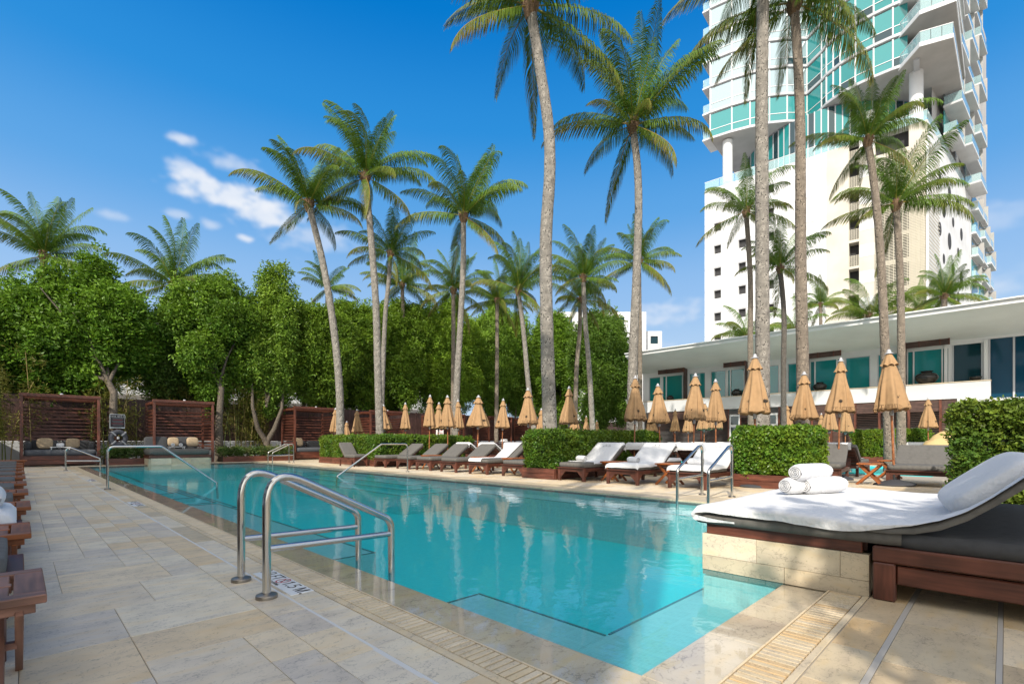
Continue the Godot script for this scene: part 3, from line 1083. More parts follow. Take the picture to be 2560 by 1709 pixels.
func make_roll(length: float, rad: float) -> Node3D:
	# lies along x, resting on y = 0
	var t := thing("rolled_towel", "-", "towel", Vector3(0, -50, 0), 0.0, "rolled white towels")
	var b := MB.new()
	var rows := []
	var nz := FastNoiseLite.new()
	nz.seed = 5
	nz.frequency = 4.0
	for i in 13:
		var x := lerpf(-0.5, 0.5, i / 12.0) * length
		var e := 1.0 - 0.22 * pow(absf(x / length * 2.0), 8.0)
		var row := []
		for k in 25:
			var an := TAU * k / 24.0
			var rr := rad * e * (1.0 + 0.03 * nz.get_noise_3d(x * 3.0, cos(an), sin(an)))
			row.append(Vector3(x, rad + sin(an) * rr * 0.97, cos(an) * rr))
		rows.append(row)
	b.grid(rows)
	part("roll", b, M.towel, t)
	# the wound ends
	for s in [-1.0, 1.0]:
		b = MB.new()
		var rw := []
		for q in 2:
			var row := []
			for k in 61:
				var an := TAU * k / 16.0
				var rr := rad * 0.80 * (1.0 - k / 64.0)
				row.append(Vector3(s * (length * 0.5 + (0.006 if q == 0 else -0.03)), rad + sin(an) * rr, cos(an) * rr))
			rw.append(row)
		b.grid(rw)
		var rim := []
		for q in 2:
			var row := []
			for k in 61:
				var an := TAU * k / 16.0
				var rr := rad * 0.80 * (1.0 - k / 64.0) - (0.008 if q == 1 else 0.0)
				row.append(Vector3(s * (length * 0.5 + 0.006), rad + sin(an) * rr, cos(an) * rr))
			rim.append(row)
		b.grid(rim, s < 0)
		b.lathe([Vector2(0.0, 0.0), Vector2(rad * 0.82, 0.0)], 20)
		for i in range(b.v.size() - 42, b.v.size()):
			var p := b.v[i]
			b.v[i] = Vector3(s * (length * 0.5 - 0.018), rad + p.x, p.z)
			b.n[i] = Vector3(s, 0, 0)
		part("wound_end", b, M.towel, t)
	return t

func make_table(m: Material, top: float, lx: float, lz: float) -> Node3D:
	# slatted top, two pairs of crossed legs
	var t := thing("side_table", "-", "side table", Vector3(0, -50, 0), 0.0, "teak side tables between the loungers")
	var f := 0.075
	for s in [-1.0, 1.0]:
		one_box("top_rail", Vector3(0, top - 0.016, s * (lz / 2 - f / 2)), Vector3(lx, 0.032, f), m, t, 0.004)
		one_box("end_rail", Vector3(s * (lx / 2 - 0.045), top - 0.0165, 0), Vector3(0.09, 0.031, lz - 2 * f - 0.004), m, t, 0.003)
		one_box("apron", Vector3(0, top - 0.052, s * (lz / 2 - 0.05)), Vector3(lx - 0.06, 0.04, 0.022), m, t, 0.002)
	one_box("middle_rail", Vector3(0, top - 0.0165, 0), Vector3(lx - 0.19, 0.031, 0.05), m, t, 0.003)
	var n := int((lx - 0.19) / 0.063)
	for s in [-1.0, 1.0]:
		for i in n:
			one_box("slat", Vector3((i - (n - 1) / 2.0) * 0.063, top - 0.018, s * (lz / 4 - 0.025)), Vector3(0.053, 0.028, lz / 2 - f - 0.03), m, t, 0.003)
	for s in [-1.0, 1.0]:
		for q in [-1.0, 1.0]:
			var b := MB.new()
			b.bar(Vector3(s * (lx / 2 - 0.10 - 0.026 * q), top - 0.05, -q * lz * 0.42), Vector3(s * (lx / 2 - 0.10 - 0.026 * q), 0.0, q * lz * 0.52), 0.055, 0.025, 0.003, Vector3.RIGHT)
			part("leg", b, m, t)
	one_box("stretcher", Vector3(0, (top - 0.06) * 0.5, 0), Vector3(lx - 0.16, 0.025, 0.035), m, t)
	return t

# ------------------------------------------------------------------ rails
func rounded(pts: Array, rads: Array, steps := 9) -> Array:
	var out := [pts[0]]
	for i in range(1, pts.size() - 1):
		var a: Vector3 = pts[i]
		var d0: Vector3 = (pts[i - 1] - a).normalized()
		var d1: Vector3 = (pts[i + 1] - a).normalized()
		var half := acos(clampf(d0.dot(d1), -1, 1)) / 2
		var k: float = rads[i - 1] / tan(half)
		var p0 := a + d0 * k
		var p1 := a + d1 * k
		for q in steps + 1:
			var f := q / float(steps)
			out.append(p0.lerp(a, f).lerp(a.lerp(p1, f), f))
	out.append(pts[-1])
	return out

func rail(label: String, base: Vector3, dir: float, pts: Array, rads: Array, cross_y: float, cross_x: float, r: float, group: String, called := "pool_handrail") -> void:
	var t := thing(called, label, "handrail", base, 0.0, group)
	var p := []
	for q in pts: p.append(Vector3(q.x * dir, q.y, 0))
	var b := MB.new()
	b.tube(rounded(p, rads), r, 16)
	part("tube", b, M.steel, t)
	if cross_y > 0:
		b = MB.new()
		b.tube([Vector3(r * 0.7 * dir, cross_y, 0), Vector3((cross_x - r * 0.7) * dir, cross_y - 0.02, 0)], r * 0.85, 14)
		part("crossbar", b, M.steel, t)
	b = MB.new()
	b.lathe([Vector2(r * 1.02, 0.034), Vector2(r * 1.5, 0.032), Vector2(r * 2.4, 0.024), Vector2(r * 2.5, 0.016), Vector2(r * 2.5, 0.0)], 24)
	part("flange", b, M.steel_dull, t)

# ------------------------------------------------------------------ cabana
func slat(t: Node3D, ctr: Vector3, size: Vector3, tilt: float, axis: Vector3) -> void:
	one_box("slat", ctr, size, M.wood, t, 0.0, Basis(axis, tilt))

func cabana(label: String, x0: float, z0: float, w: float, open_front: bool, platform: bool, pitch := 0.15) -> void:
	var t := thing("cabana", label, "cabana", Vector3(x0, 0, z0), 0.0, "slatted wooden cabanas along the back fence")
	var d := 1.9
	var h := 2.82
	for x in [0.05, w - 0.05]:
		one_box("post", Vector3(x, h / 2, -0.05), Vector3(0.10, h, 0.10), M.wood, t, 0.006)
		one_box("post", Vector3(x, h / 2, -d + 0.05), Vector3(0.10, h, 0.10), M.wood, t, 0.006)
		one_box("side_beam", Vector3(x, h - 0.06, -d / 2), Vector3(0.09, 0.118, d - 0.21), M.wood, t, 0.006)
	one_box("front_beam", Vector3(w / 2, h + 0.02, -0.05), Vector3(w + 0.04, 0.12, 0.13), M.wood, t, 0.006)
	one_box("back_beam", Vector3(w / 2, h - 0.06, -d + 0.05), Vector3(w - 0.21, 0.118, 0.09), M.wood, t, 0.006)
	var n := int((h - 0.75) / pitch)
	for i in n:
		var y := 0.62 + i * pitch
		slat(t, Vector3(w / 2, y, -d + 0.03), Vector3(w - 0.2, 0.075, 0.022), -0.35, Vector3.RIGHT)
		for x in [0.04, w - 0.04]:
			slat(t, Vector3(x, y, -d / 2), Vector3(0.022, 0.075, d - 0.2), 0.3, Vector3(0, 0, 1))
	var m := 12
	for i in m:
		one_box("roof_slat", Vector3(w / 2, h - 0.035, -0.2 - i * (d - 0.35) / (m - 1)), Vector3(w - 0.2, 0.05, 0.03), M.wood, t)
	var lamp := MB.new()
	lamp.lathe([Vector2(0.0, 0.05), Vector2(0.05, 0.045), Vector2(0.06, 0.0)], 10, Vector3(w / 2, h + 0.08, -0.05))
	part("fitting", lamp, M.cap_grey, t)
	if platform:
		for q in 2:
			one_box("platform_board", Vector3(w / 2, 0.17 + q * 0.17, 0.06), Vector3(w - 0.12, 0.162, 0.05), M.wood, t, 0.006)
		one_box("platform", Vector3(w / 2, 0.22, -d / 2 + 0.0), Vector3(w - 0.22, 0.34, d - 0.1), M.wood, t)

func pillow(label: String, at: Vector3, size: Vector3, bas: Basis, m: Material, group: String) -> void:
	var t := thing("pillow", label, "pillow", at, 0.0, group)
	var b := MB.new()
	b.cushion(Vector3.ZERO, size, bas, 0.55)
	part("cover", b, m, t)

func tray(label: String, at: Vector3, towels: Array) -> void:
	var t := thing("serving_tray", label, "tray", at, 0.0, "white trays on the cabana sofas")
	one_box("board", Vector3(0, 0.10, 0), Vector3(0.62, 0.025, 0.38), M.sign_white, t, 0.005)
	for x in [-0.27, 0.27]:
		for z in [-0.15, 0.15]:
			one_box("leg", Vector3(x, 0.045, z), Vector3(0.03, 0.085, 0.03), M.sign_white, t)

# ------------------------------------------------------------------ paving
var tile_meshes := {}
func tile_mesh(sx: float, sz: float) -> ArrayMesh:
	var key := "%.3f_%.3f" % [sx, sz]
	if not tile_meshes.has(key):
		var b := MB.new()
		b.box(Vector3(0, -0.015, 0), Vector3(sx - 0.003, 0.03, sz - 0.003), Basis.IDENTITY, 0.0012)
		tile_meshes[key] = b.mesh()
	return tile_meshes[key]

func lay(root: Node3D, list: Array, mats: Array, most: int, called: String) -> void:
	# list: [x, z, sx, sz]; the nearest ones become pieces of their own
	list.sort_custom(func(a, b): return (a[0] * a[0] + a[1] * a[1]) / sqrt(a[2] * a[3]) < (b[0] * b[0] + b[1] * b[1]) / sqrt(b[2] * b[3]))
	var rest := []
	for m in mats: rest.append(MB.new())
	for i in list.size():
		var e: Array = list[i]
		var q := rng.randi() % mats.size()
		var y := rng.randf_range(-0.0012, 0.0)
		var bas := Basis(Vector3(rng.randfn(), 0, rng.randfn()).normalized(), 0.0008)
		if i < most:
			put(called, tile_mesh(e[2], e[3]), mats[q], root, Vector3(e[0], y, e[1]), bas)
		else:
			rest[q].box(Vector3(e[0], y - 0.015, e[1]), Vector3(e[2] - 0.004, 0.03, e[3] - 0.004), bas, 0.0)
	for q in mats.size():
		if rest[q].v.size():
			var o := part(called + "_field", rest[q], mats[q], root)
			o.set_meta("kind", "stuff")

func ashlar(x0: float, z0: float, x1: float, z1: float, cell: float) -> Array:
	# random ashlar of rectangular slabs on a grid
	var nx := int(round((x1 - x0) / cell))
	var nz := int(round((z1 - z0) / cell))
	var full := {}
	var out := []
	var kinds := [[3, 3], [4, 2], [3, 2], [2, 3], [2, 2], [1, 2], [1, 1]]
	for k in nz:
		for i in nx:
			if full.has(k * 4096 + i): continue
			var start := rng.randi() % 4
			for q in 8:
				var s: Array = kinds[mini(start + q, 6)]
				var ok := true
				for b in s[1]:
					for a in s[0]:
						if i + a >= nx or k + b >= nz or full.has((k + b) * 4096 + i + a): ok = false
				if ok:
					for b in s[1]:
						for a in s[0]: full[(k + b) * 4096 + i + a] = true
					var cx: float = x0 + (i + s[0] / 2.0) * cell
					var cz: float = z0 + (k + s[1] / 2.0) * cell
					out.append([cx, cz, s[0] * cell, s[1] * cell])
					break
	return out

func sheet(b: MB, x0: float, z0: float, x1: float, z1: float, y: float) -> void:
	b.quad(Vector3(x0, y, z0), Vector3(x1, y, z0), Vector3(x1, y, z1), Vector3(x0, y, z1), Vector3.UP)

# a wall in the plane z = 0 (front towards +z) with openings [x0, y0, x1, y1]
func holed(b: MB, x0: float, y0: float, x1: float, y1: float, holes: Array, depth: float, xf: Transform3D) -> void:
	var xs := [x0, x1]
	var ys := [y0, y1]
	for h in holes:
		for x in [h[0], h[2]]:
			if x > x0 and x < x1: xs.append(x)
		for y in [h[1], h[3]]:
			if y > y0 and y < y1: ys.append(y)
	xs.sort()
	ys.sort()
	for i in xs.size() - 1:
		if xs[i + 1] - xs[i] < 0.001: continue
		for k in ys.size() - 1:
			if ys[k + 1] - ys[k] < 0.001: continue
			var mx: float = (xs[i] + xs[i + 1]) / 2
			var my: float = (ys[k] + ys[k + 1]) / 2
			var open := false
			for h in holes:
				if mx > h[0] and mx < h[2] and my > h[1] and my < h[3]: open = true
			if not open:
				b.quad(xf * Vector3(xs[i], ys[k], 0), xf * Vector3(xs[i + 1], ys[k], 0), xf * Vector3(xs[i + 1], ys[k + 1], 0), xf * Vector3(xs[i], ys[k + 1], 0), xf.basis * Vector3(0, 0, 1))
	for h in holes:
		b.quad(xf * Vector3(h[0], h[1], 0), xf * Vector3(h[2], h[1], 0), xf * Vector3(h[2], h[1], -depth), xf * Vector3(h[0], h[1], -depth), xf.basis * Vector3(0, 1, 0))
		b.quad(xf * Vector3(h[0], h[3], 0), xf * Vector3(h[2], h[3], 0), xf * Vector3(h[2], h[3], -depth), xf * Vector3(h[0], h[3], -depth), xf.basis * Vector3(0, -1, 0))
		b.quad(xf * Vector3(h[0], h[1], 0), xf * Vector3(h[0], h[3], 0), xf * Vector3(h[0], h[3], -depth), xf * Vector3(h[0], h[1], -depth), xf.basis * Vector3(1, 0, 0))
		b.quad(xf * Vector3(h[2], h[1], 0), xf * Vector3(h[2], h[3], 0), xf * Vector3(h[2], h[3], -depth), xf * Vector3(h[2], h[1], -depth), xf.basis * Vector3(-1, 0, 0))

func pane(called: String, t: Node3D, x0: float, y0: float, x1: float, y1: float, z: float, m: Material, th := 0.03) -> MeshInstance3D:
	return one_box(called, Vector3((x0 + x1) / 2, (y0 + y1) / 2, z), Vector3(x1 - x0, y1 - y0, th), m, t)

# ------------------------------------------------------------------ sky
const EXPO := 1.6
func make_sky() -> PanoramaSkyMaterial:
	var W := 2048
	var H := 1024
	var nb := noise_bytes(91, 0.006, 1024, 1024, 6)
	var nb2 := noise_bytes(92, 0.02, 1024, 1024, 4)
	var f := PackedFloat32Array()
	f.resize(W * H * 3)
	# single clouds: azimuth from the view axis, elevation, half width, half height (degrees), strength
	var puffs := [[-30.5, 23.3, 4.6, 1.25, 1.1], [-33.2, 24.6, 2.2, 0.9, 1.0], [-27.0, 22.2, 4.5, 1.3, 0.9], [-33.9, 26.9, 1.7, 0.5, 0.75], [-29.4, 26.0, 3.0, 0.9, 0.55], [-28.3, 19.9, 1.0, 0.35, 0.8], [-31.5, 20.6, 1.0, 0.5, 0.5], [-34.3, 20.8, 1.4, 0.45, 0.45], [-38.5, 19.6, 2.0, 0.5, 0.4], [-22.0, 21.0, 6.0, 1.6, 0.45], [17.0, 14.0, 5.0, 1.4, 0.5], [13.0, 9.5, 7.0, 2.0, 0.4], [41.0, 13.0, 5.0, 3.0, 0.4], [43.0, 18.0, 4.0, 1.5, 0.3]]
	var stops := [[0.0, Color(0.60, 0.74, 0.90)], [9.0, Color(0.47, 0.66, 0.90)], [16.0, Color(0.30, 0.53, 0.87)], [24.0, Color(0.115, 0.385, 0.80)], [32.0, Color(0.028, 0.28, 0.72)], [41.0, Color(0.002, 0.195, 0.62)], [60.0, Color(0.002, 0.150, 0.53)], [90.0, Color(0.003, 0.13, 0.48)]]
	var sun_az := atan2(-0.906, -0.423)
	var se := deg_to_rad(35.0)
	for y in H:
		var el := 90.0 - (y + 0.5) * 180.0 / H
		if el <= 0.0:
			for x in W:
				var o := (y * W + x) * 3
				f[o] = 0.30; f[o + 1] = 0.28; f[o + 2] = 0.25
			continue
		var base: Color = stops[-1][1]
		for i in stops.size() - 1:
			if el >= stops[i][0] and el < stops[i + 1][0]:
				var t: float = (el - stops[i][0]) / (stops[i + 1][0] - stops[i][0])
				base = stops[i][1].lerp(stops[i + 1][1], t * t * (3 - 2 * t) * 0.4 + t * 0.6)
		var er := deg_to_rad(el)
		var ce := cos(er)
		var sn := sin(er)
		var here := []
		for p in puffs:
			if absf(el - p[1]) < p[3] * 2.6: here.append(p)
		for x in W:
			var az := (x + 0.5) / W * 360.0
			var ar := deg_to_rad(az)
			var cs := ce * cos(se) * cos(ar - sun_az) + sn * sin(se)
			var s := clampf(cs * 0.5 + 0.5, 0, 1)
			var glow := pow(clampf((s - 0.55) / 0.45, 0, 1), 1.4)  # sun-side sky brightened outside the view to lift the shade
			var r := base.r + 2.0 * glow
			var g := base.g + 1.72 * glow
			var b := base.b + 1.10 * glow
			var rel := az - 45.0
			if rel > 180.0: rel -= 360.0
			# clouds out of view, known from reflections, thickened to brighten the shade
			var cover := clampf((absf(rel) - 58.0) / 40.0, 0.0, 1.0)
			if el > 3.0 and cover > 0.0:
				var q := 300.0 / (sn + 0.12)
				var ux := int(sin(ar) * ce * q) & 1023
				var uz := int(cos(ar) * ce * q) & 1023
				var n := nb[uz * 1024 + ux] / 255.0
				var a := clampf((n - 0.40) * 5.0, 0, 1) * cover * 0.9
				var lum := 1.25 + 0.6 * glow - 0.15 * clampf((n - 0.6) * 4.0, 0, 1)
				r = lerpf(r, lum, a); g = lerpf(g, lum, a); b = lerpf(b, lum * 1.01, a)
			for p in here:
				var dx: float = (rel - p[0]) / p[2]
				if absf(dx) > 2.6: continue
				var dy: float = (el - p[1]) / p[3]
				var n2 := (nb2[(int(el * 34.0) & 1023) * 1024 + (int(rel * 20.0 + 3000) & 1023)] / 255.0 - 0.5) * 1.7 + (nb[(int(el * 40.0) & 1023) * 1024 + (int(rel * 24.0 + 3000) & 1023)] / 255.0 - 0.5) * 1.3
				var a: float = clampf(exp(-(dx * dx + dy * dy) * 0.9) * 1.35 + n2 * 0.5 - 0.40, 0, 1)
				a = a * a * (3 - 2 * a) * p[4] * clampf(1.5 - 0.45 * (dx * dx + dy * dy), 0, 1)
				a = minf(a, 0.88)
				r = lerpf(r, 0.86, a); g = lerpf(g, 0.90, a); b = lerpf(b, 0.97, a)
			var o := (y * W + x) * 3
			f[o] = r / EXPO; f[o + 1] = g / EXPO; f[o + 2] = b / EXPO
	var im := Image.create_from_data(W, H, false, Image.FORMAT_RGBF, f.to_byte_array())
	var m := PanoramaSkyMaterial.new()
	m.panorama = ImageTexture.create_from_image(im)
	return m

func _ready() -> void:
	rng.seed = 20240
	# ---- camera: level, lens shifted upwards
	var cam := Camera3D.new()
	cam.name = "camera"
	add_child(cam)
	cam.position = Vector3(0, 1.0, 0)
	cam.rotation_degrees = Vector3(0, -45, 0)
	cam.projection = Camera3D.PROJECTION_FRUSTUM
	cam.near = 0.05
	cam.far = 2000.0
	cam.size = 1709.0 / 1234.0 * 0.05
	cam.frustum_offset = Vector2(0, 248.5 / 1234.0 * 0.05)
	cam.current = true
	# ---- sky
	var we := WorldEnvironment.new()
	we.name = "world"
	var env := Environment.new()
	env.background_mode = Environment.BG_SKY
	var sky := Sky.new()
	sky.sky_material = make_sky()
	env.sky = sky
	env.background_energy_multiplier = 1.0
	env.tonemap_mode = Environment.TONE_MAPPER_LINEAR
	env.tonemap_exposure = EXPO
	env.sdfgi_enabled = true
	env.ssao_enabled = true
	env.ssil_enabled = true
	we.environment = env
	add_child(we)
	# ---- sun: behind the camera, a little to the left
	var sun := DirectionalLight3D.new()
	sun.name = "sun"
	sun.light_energy = 1.0
	sun.light_color = Color(1.0, 0.965, 0.905)
	sun.light_angular_distance = 0.5
	sun.shadow_enabled = true
	var ce := cos(deg_to_rad(35.0))
	sun.basis = Basis.looking_at(Vector3(0.906 * ce, -sin(deg_to_rad(35.0)), -0.423 * ce))
	add_child(sun)
	make_materials()
	make_fronds()
	for i in 4: clusters.append(leaf_cluster(900 + i, 20, 0.24, 0.15, 0.034, 0.5))
	clusters.append(leaf_cluster(910, 16, 0.22, 0.19, 0.014, -0.2))
	clusters.append(leaf_cluster(915, 13, 0.40, 0.26, 0.06, 0.3))
	for i in 3: hedge_clusters.append(leaf_cluster(920 + i, 16, 0.075, 0.062, 0.019, 0.2))
	build_ground()
	build_pool()
	build_low_hotel()
	build_tower()
	build_far_buildings()
	build_fence_and_cabanas()
	build_trees()
	build_palms()
	build_hedges()
	build_sunbed()
	build_loungers()
	build_umbrellas()
	build_rails()
	build_small_things()

# ------------------------------------------------------------------ ground, paving
const PX0 := 1.93
const PX1 := 8.05
const PZ0 := -25.7
const PZ1 := -1.128

func build_ground() -> void:
	var b := MB.new()
	var y := -0.034
	sheet(b, -500, -500, 1.455, 500, y)
	sheet(b, 1.455, -0.655, PX1, 500, y)
	sheet(b, 1.455, -500, PX1, PZ0, y)
	sheet(b, PX1, -500, 18.8, 500, y)
	sheet(b, 18.8, -1.5, 24.5, 500, y)
	sheet(b, 18.8, -500, 24.5, -14, y)
	sheet(b, 24.5, -500, 600, 500, y)
	structure("ground", b, M.grout)
	# left terrace
	var deck := Node3D.new()
	deck.name = "pool_deck"
	add_child(deck)
	deck.set_meta("kind", "structure")
	var l := ashlar(-2.84, -27.1, 1.205, -0.40, 0.2028)
	lay(deck, l, M.stones, 250, "paving_slab")
	var strip := []
	for i in 44:
		strip.append([1.318, -0.72 - i * 0.5827, 0.172, 0.5827])
	lay(deck, strip, [M.stones[0], M.stones[2], M.stones[4], M.stones[5], M.golden[1], M.golden[3]], 44, "border_slab")
	b = MB.new()
	b.box(Vector3(1.2186, -0.011, -13.75), Vector3(0.0262, 0.02, 26.7))
	part("joint_line", b, M.caulk_pale, deck)
	b = MB.new()
	sheet(b, -2.9, -27.2, 1.405, -0.39, -0.0055)
	part("joint_bed", b, M.grout, deck)
	# near terrace, in the sun
	var deck2 := Node3D.new()
	deck2.name = "pool_deck_001"
	add_child(deck2)
	deck2.set_meta("kind", "structure")
	var s2 := []
	for i in 11: s2.append([1.62 + i * 0.5, -0.5215, 0.5, 0.189])
	lay(deck2, s2, M.golden, 20, "border_slab")
	var n := ashlar(1.24, -0.395, 9.35, -0.02, 0.1875)
	n.clear()
	for i in 9: n.append([1.62 + i * 0.71 + 0.1, -0.2143, 0.71, 0.3715])
	for k in 4:
		for i in 13: n.append([-0.9 + i * 0.62 + 0.2 * (k % 2), 0.188 + k * 0.394, 0.62, 0.392])
	lay(deck2, n, [M.golden[0], M.golden[1], M.golden[3], M.stones[2]], 80, "paving_slab")
	b = MB.new()
	b.box(Vector3(4.1, -0.011, -0.4135), Vector3(5.7, 0.02, 0.0262))
	b.box(Vector3(4.0, -0.011, -0.0182), Vector3(6.5, 0.02, 0.0200))
	part("joint_line", b, M.caulk, deck2)
	b = MB.new()
	sheet(b, 1.42, -0.62, 8.0, 1.6, -0.0055)
	part("joint_bed", b, M.grout, deck2)
	# right terrace
	var deck3 := Node3D.new()
	deck3.name = "pool_deck_002"
	add_child(deck3)
	deck3.set_meta("kind", "structure")
	var edge := []
	for i in 41: edge.append([8.31, -25.4 + i * 0.6, 0.56, 0.6])
	lay(deck3, edge, [M.coping_dry, M.golden[3], M.coping_dry, M.stones[2]], 41, "edge_slab")
	edge = []
	for i in 41: edge.append([8.74, -25.2 + i * 0.6, 0.30, 0.6])
	lay(deck3, edge, [M.golden[3], M.golden[1], M.stones[2], M.coping_dry], 41, "border_slab")
	var r := ashlar(8.9, -25.3, 16.8, -0.9, 0.2033)
	lay(deck3, r, [M.stones[0], M.stones[2], M.stones[4], M.stones[5], M.stones[3]], 210, "paving_slab")
	r = ashlar(24.6, -14.5, 30.1, 1.0, 0.3)
	lay(deck3, r, [M.stones[0], M.stones[2]], 0, "terrace")
	b = MB.new()
	sheet(b, 8.06, -25.7, 16.9, -0.8, -0.0055)
	part("joint_bed", b, M.grout, deck3)
	# far terrace
	var deck4 := Node3D.new()
	deck4.name = "pool_deck_003"
	add_child(deck4)
	deck4.set_meta("kind", "structure")
	r = ashlar(1.45, -28.9, 16.8, -25.75, 0.2033)
	lay(deck4, r, [M.stones[0], M.stones[2], M.coping_dry], 40, "paving_slab")
	b = MB.new()
	sheet(b, 1.41, -29.0, 16.9, -25.72, -0.0055)
	part("joint_bed", b, M.grout, deck4)

func build_pool() -> void:
	var fl := -0.78
	var b := MB.new()
	sheet(b, PX0, PZ0, PX1, PZ1, fl)
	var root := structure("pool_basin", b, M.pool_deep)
	b = MB.new()
	b.quad(Vector3(PX0, fl, PZ0), Vector3(PX0, fl, PZ1), Vector3(PX0, -0.03, PZ1), Vector3(PX0, -0.03, PZ0), Vector3.RIGHT)
	b.quad(Vector3(PX1, fl, PZ0), Vector3(PX1, fl, PZ1), Vector3(PX1, -0.06, PZ1), Vector3(PX1, -0.06, PZ0), Vector3.LEFT)
	b.quad(Vector3(PX0, fl, PZ1), Vector3(PX1, fl, PZ1), Vector3(PX1, -0.03, PZ1), Vector3(PX0, -0.03, PZ1), Vector3(0, 0, -1))
	b.quad(Vector3(PX0, fl, PZ0), Vector3(PX1, fl, PZ0), Vector3(PX1, -0.06, PZ0), Vector3(PX0, -0.06, PZ0), Vector3(0, 0, 1))
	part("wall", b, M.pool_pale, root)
	# benches and steps: [x0, z0, x1, z1, top, free edges]
	var L := [[PX0, -1.82, PX1, PZ1, -0.25], [PX0, -3.06, 2.68, -1.82, -0.25], [PX0, -11.2, 2.84, -5.0, -0.25], [PX0, -18.4, 3.25, -11.4, -0.38], [PX0, -18.1, 2.95, -11.8, -0.29], [PX0, -17.8, 2.65, -12.2, -0.20], [PX0, -17.5, 2.35, -12.6, -0.11], [PX0, PZ0, 2.65, -18.8, -0.22],
		[6.55, -18.0, PX1, -10.3, -0.32], [6.9, -17.5, PX1, -10.75, -0.24], [7.25, -17.0, PX1, -11.2, -0.16], [7.6, -16.5, PX1, -11.65, -0.09], [7.42, -9.5, PX1, -1.82, -0.17], [7.42, -24.0, PX1, -18.6, -0.17], [2.65, PZ0, 7.42, -24.9, -0.20]]
	for i in L.size():
		var e: Array = L[i]
		var bb := MB.new()
		bb.box(Vector3((e[0] + e[2]) / 2, (fl + e[4]) / 2, (e[1] + e[3]) / 2), Vector3(e[2] - e[0] - 0.002, e[4] - fl - 0.002, e[3] - e[1] - 0.002))
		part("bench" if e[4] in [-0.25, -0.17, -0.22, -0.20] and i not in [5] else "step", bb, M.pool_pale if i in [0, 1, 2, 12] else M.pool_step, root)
		var w := 0.013 + 0.0014 * absf(e[1] + e[3]) * 0.5
		bb = MB.new()
		var y: float = e[4] + 0.002
		if e[0] > PX0 + 0.01 and e[0] > 3.0:
			bb.box(Vector3(e[0] + w / 2, y, (e[1] + e[3]) / 2), Vector3(w, 0.006, e[3] - e[1]))
		if e[2] < PX1 - 0.01 and e[2] < 5.0:
			bb.box(Vector3(e[2] - w / 2, y, (e[1] + e[3]) / 2), Vector3(w, 0.006, e[3] - e[1]))
		if i != 0 and i != 1 and i != 12 and e[3] < PZ1 - 0.1:
			bb.box(Vector3((e[0] + e[2]) / 2, y + 0.001, e[3] - w / 2), Vector3(e[2] - e[0] - 0.06, 0.006, w))
		if i == 0: bb.box(Vector3((2.70 + PX1) / 2, y + 0.001, e[1] + w / 2), Vector3(PX1 - 2.70, 0.006, w))
		if i == 1: bb.box(Vector3((PX0 + 2.65) / 2, y + 0.001, e[1] + w / 2), Vector3(2.65 - PX0, 0.006, w))
		if i > 1 and e[1] > PZ0 + 0.1: bb.box(Vector3((e[0] + e[2]) / 2, y + 0.001, e[1] + w / 2), Vector3(e[2] - e[0] - 0.06, 0.006, w))
		if bb.v.size(): part("edge_tiles", bb, M.dark_tile, root)
	# dark tiles at the waterline on the far and right sides
	b = MB.new()
	b.box(Vector3(PX1 + 0.012, -0.055, -13.4), Vector3(0.03, 0.05, 24.5))
	b.box(Vector3(5.0, -0.055, PZ0 - 0.012), Vector3(6.1, 0.05, 0.03))
	part("waterline_tiles", b, M.waterline, root)
	# flush coping on the left and near sides, wet with overspill
	for i in 21:
		var z := -0.845 - 1.19 * (i + 0.5)
		one_box("coping_stone", Vector3(1.7775, -0.062, z), Vector3(0.303, 0.076, 1.188), M.coping, root, 0.002)
	for e in [[1.93, 2.62], [2.62, 3.30], [3.30, 3.87]]:
		one_box("coping_stone", Vector3((e[0] + e[1]) / 2, -0.062, -0.9865), Vector3(e[1] - e[0] - 0.002, 0.076, 0.281), M.coping, root, 0.002)
	# water
	b = MB.new()
	sheet(b, PX0, PZ0, PX1 + 0.02, PZ1, -0.021)
	structure("pool_water", b, M.water)
	b = MB.new()
	sheet(b, 1.628, PZ0, PX0, -0.848, -0.021)
	sheet(b, PX0, PZ1, PX1 + 0.02, -0.848, -0.021)
	structure("overspill_water", b, M.film)
	# overflow channel and its slatted stone grate
	b = MB.new()
	b.box(Vector3(1.535, -0.075, -13.2), Vector3(0.17, 0.02, 25.1))
	b.box(Vector3(2.75, -0.075, -0.745), Vector3(2.3, 0.02, 0.19))
	var ch := structure("overflow_channel", b, M.gutter)
	one_box("curb_strip", Vector3(1.43, -0.015, -13.2), Vector3(0.044, 0.031, 25.1), M.slat_stone, ch, 0.002)
	one_box("curb_strip", Vector3(1.619, -0.026, -13.3), Vector3(0.012, 0.05, 24.9), M.slat_stone, ch, 0.002)
	one_box("curb_strip", Vector3(2.66, -0.015, -0.637), Vector3(2.42, 0.031, 0.032), M.golden[3], ch, 0.002)
	one_box("curb_strip", Vector3(2.75, -0.026, -0.841), Vector3(2.23, 0.05, 0.010), M.slat_stone, ch, 0.002)
	var g := Node3D.new()
	g.name = "drain_grate"
	add_child(g)
	tag(g, "long slatted stone drain grate along the left edge of the pool", "drain grate")
	var sm := MB.new()
	sm.box(Vector3.ZERO, Vector3(0.148, 0.022, 0.034), Basis.IDENTITY, 0.002)
	var sl := sm.mesh()
	var rest := MB.new()
	var tones := [M.slat_stone, M.slat_stone, M.slat_stone, M.stones[2]]
	for i in 560:
		var z := -0.68 - i * 0.0445
		if i < 295: put("slat", sl, tones[rng.randi() % 4], g, Vector3(1.534, -0.0125 + rng.randf_range(-0.001, 0.001), z), Basis(Vector3.UP, rng.randf_range(-0.015, 0.015)))
		else: rest.box(Vector3(1.534, -0.0125, z), Vector3(0.148, 0.022, 0.036))
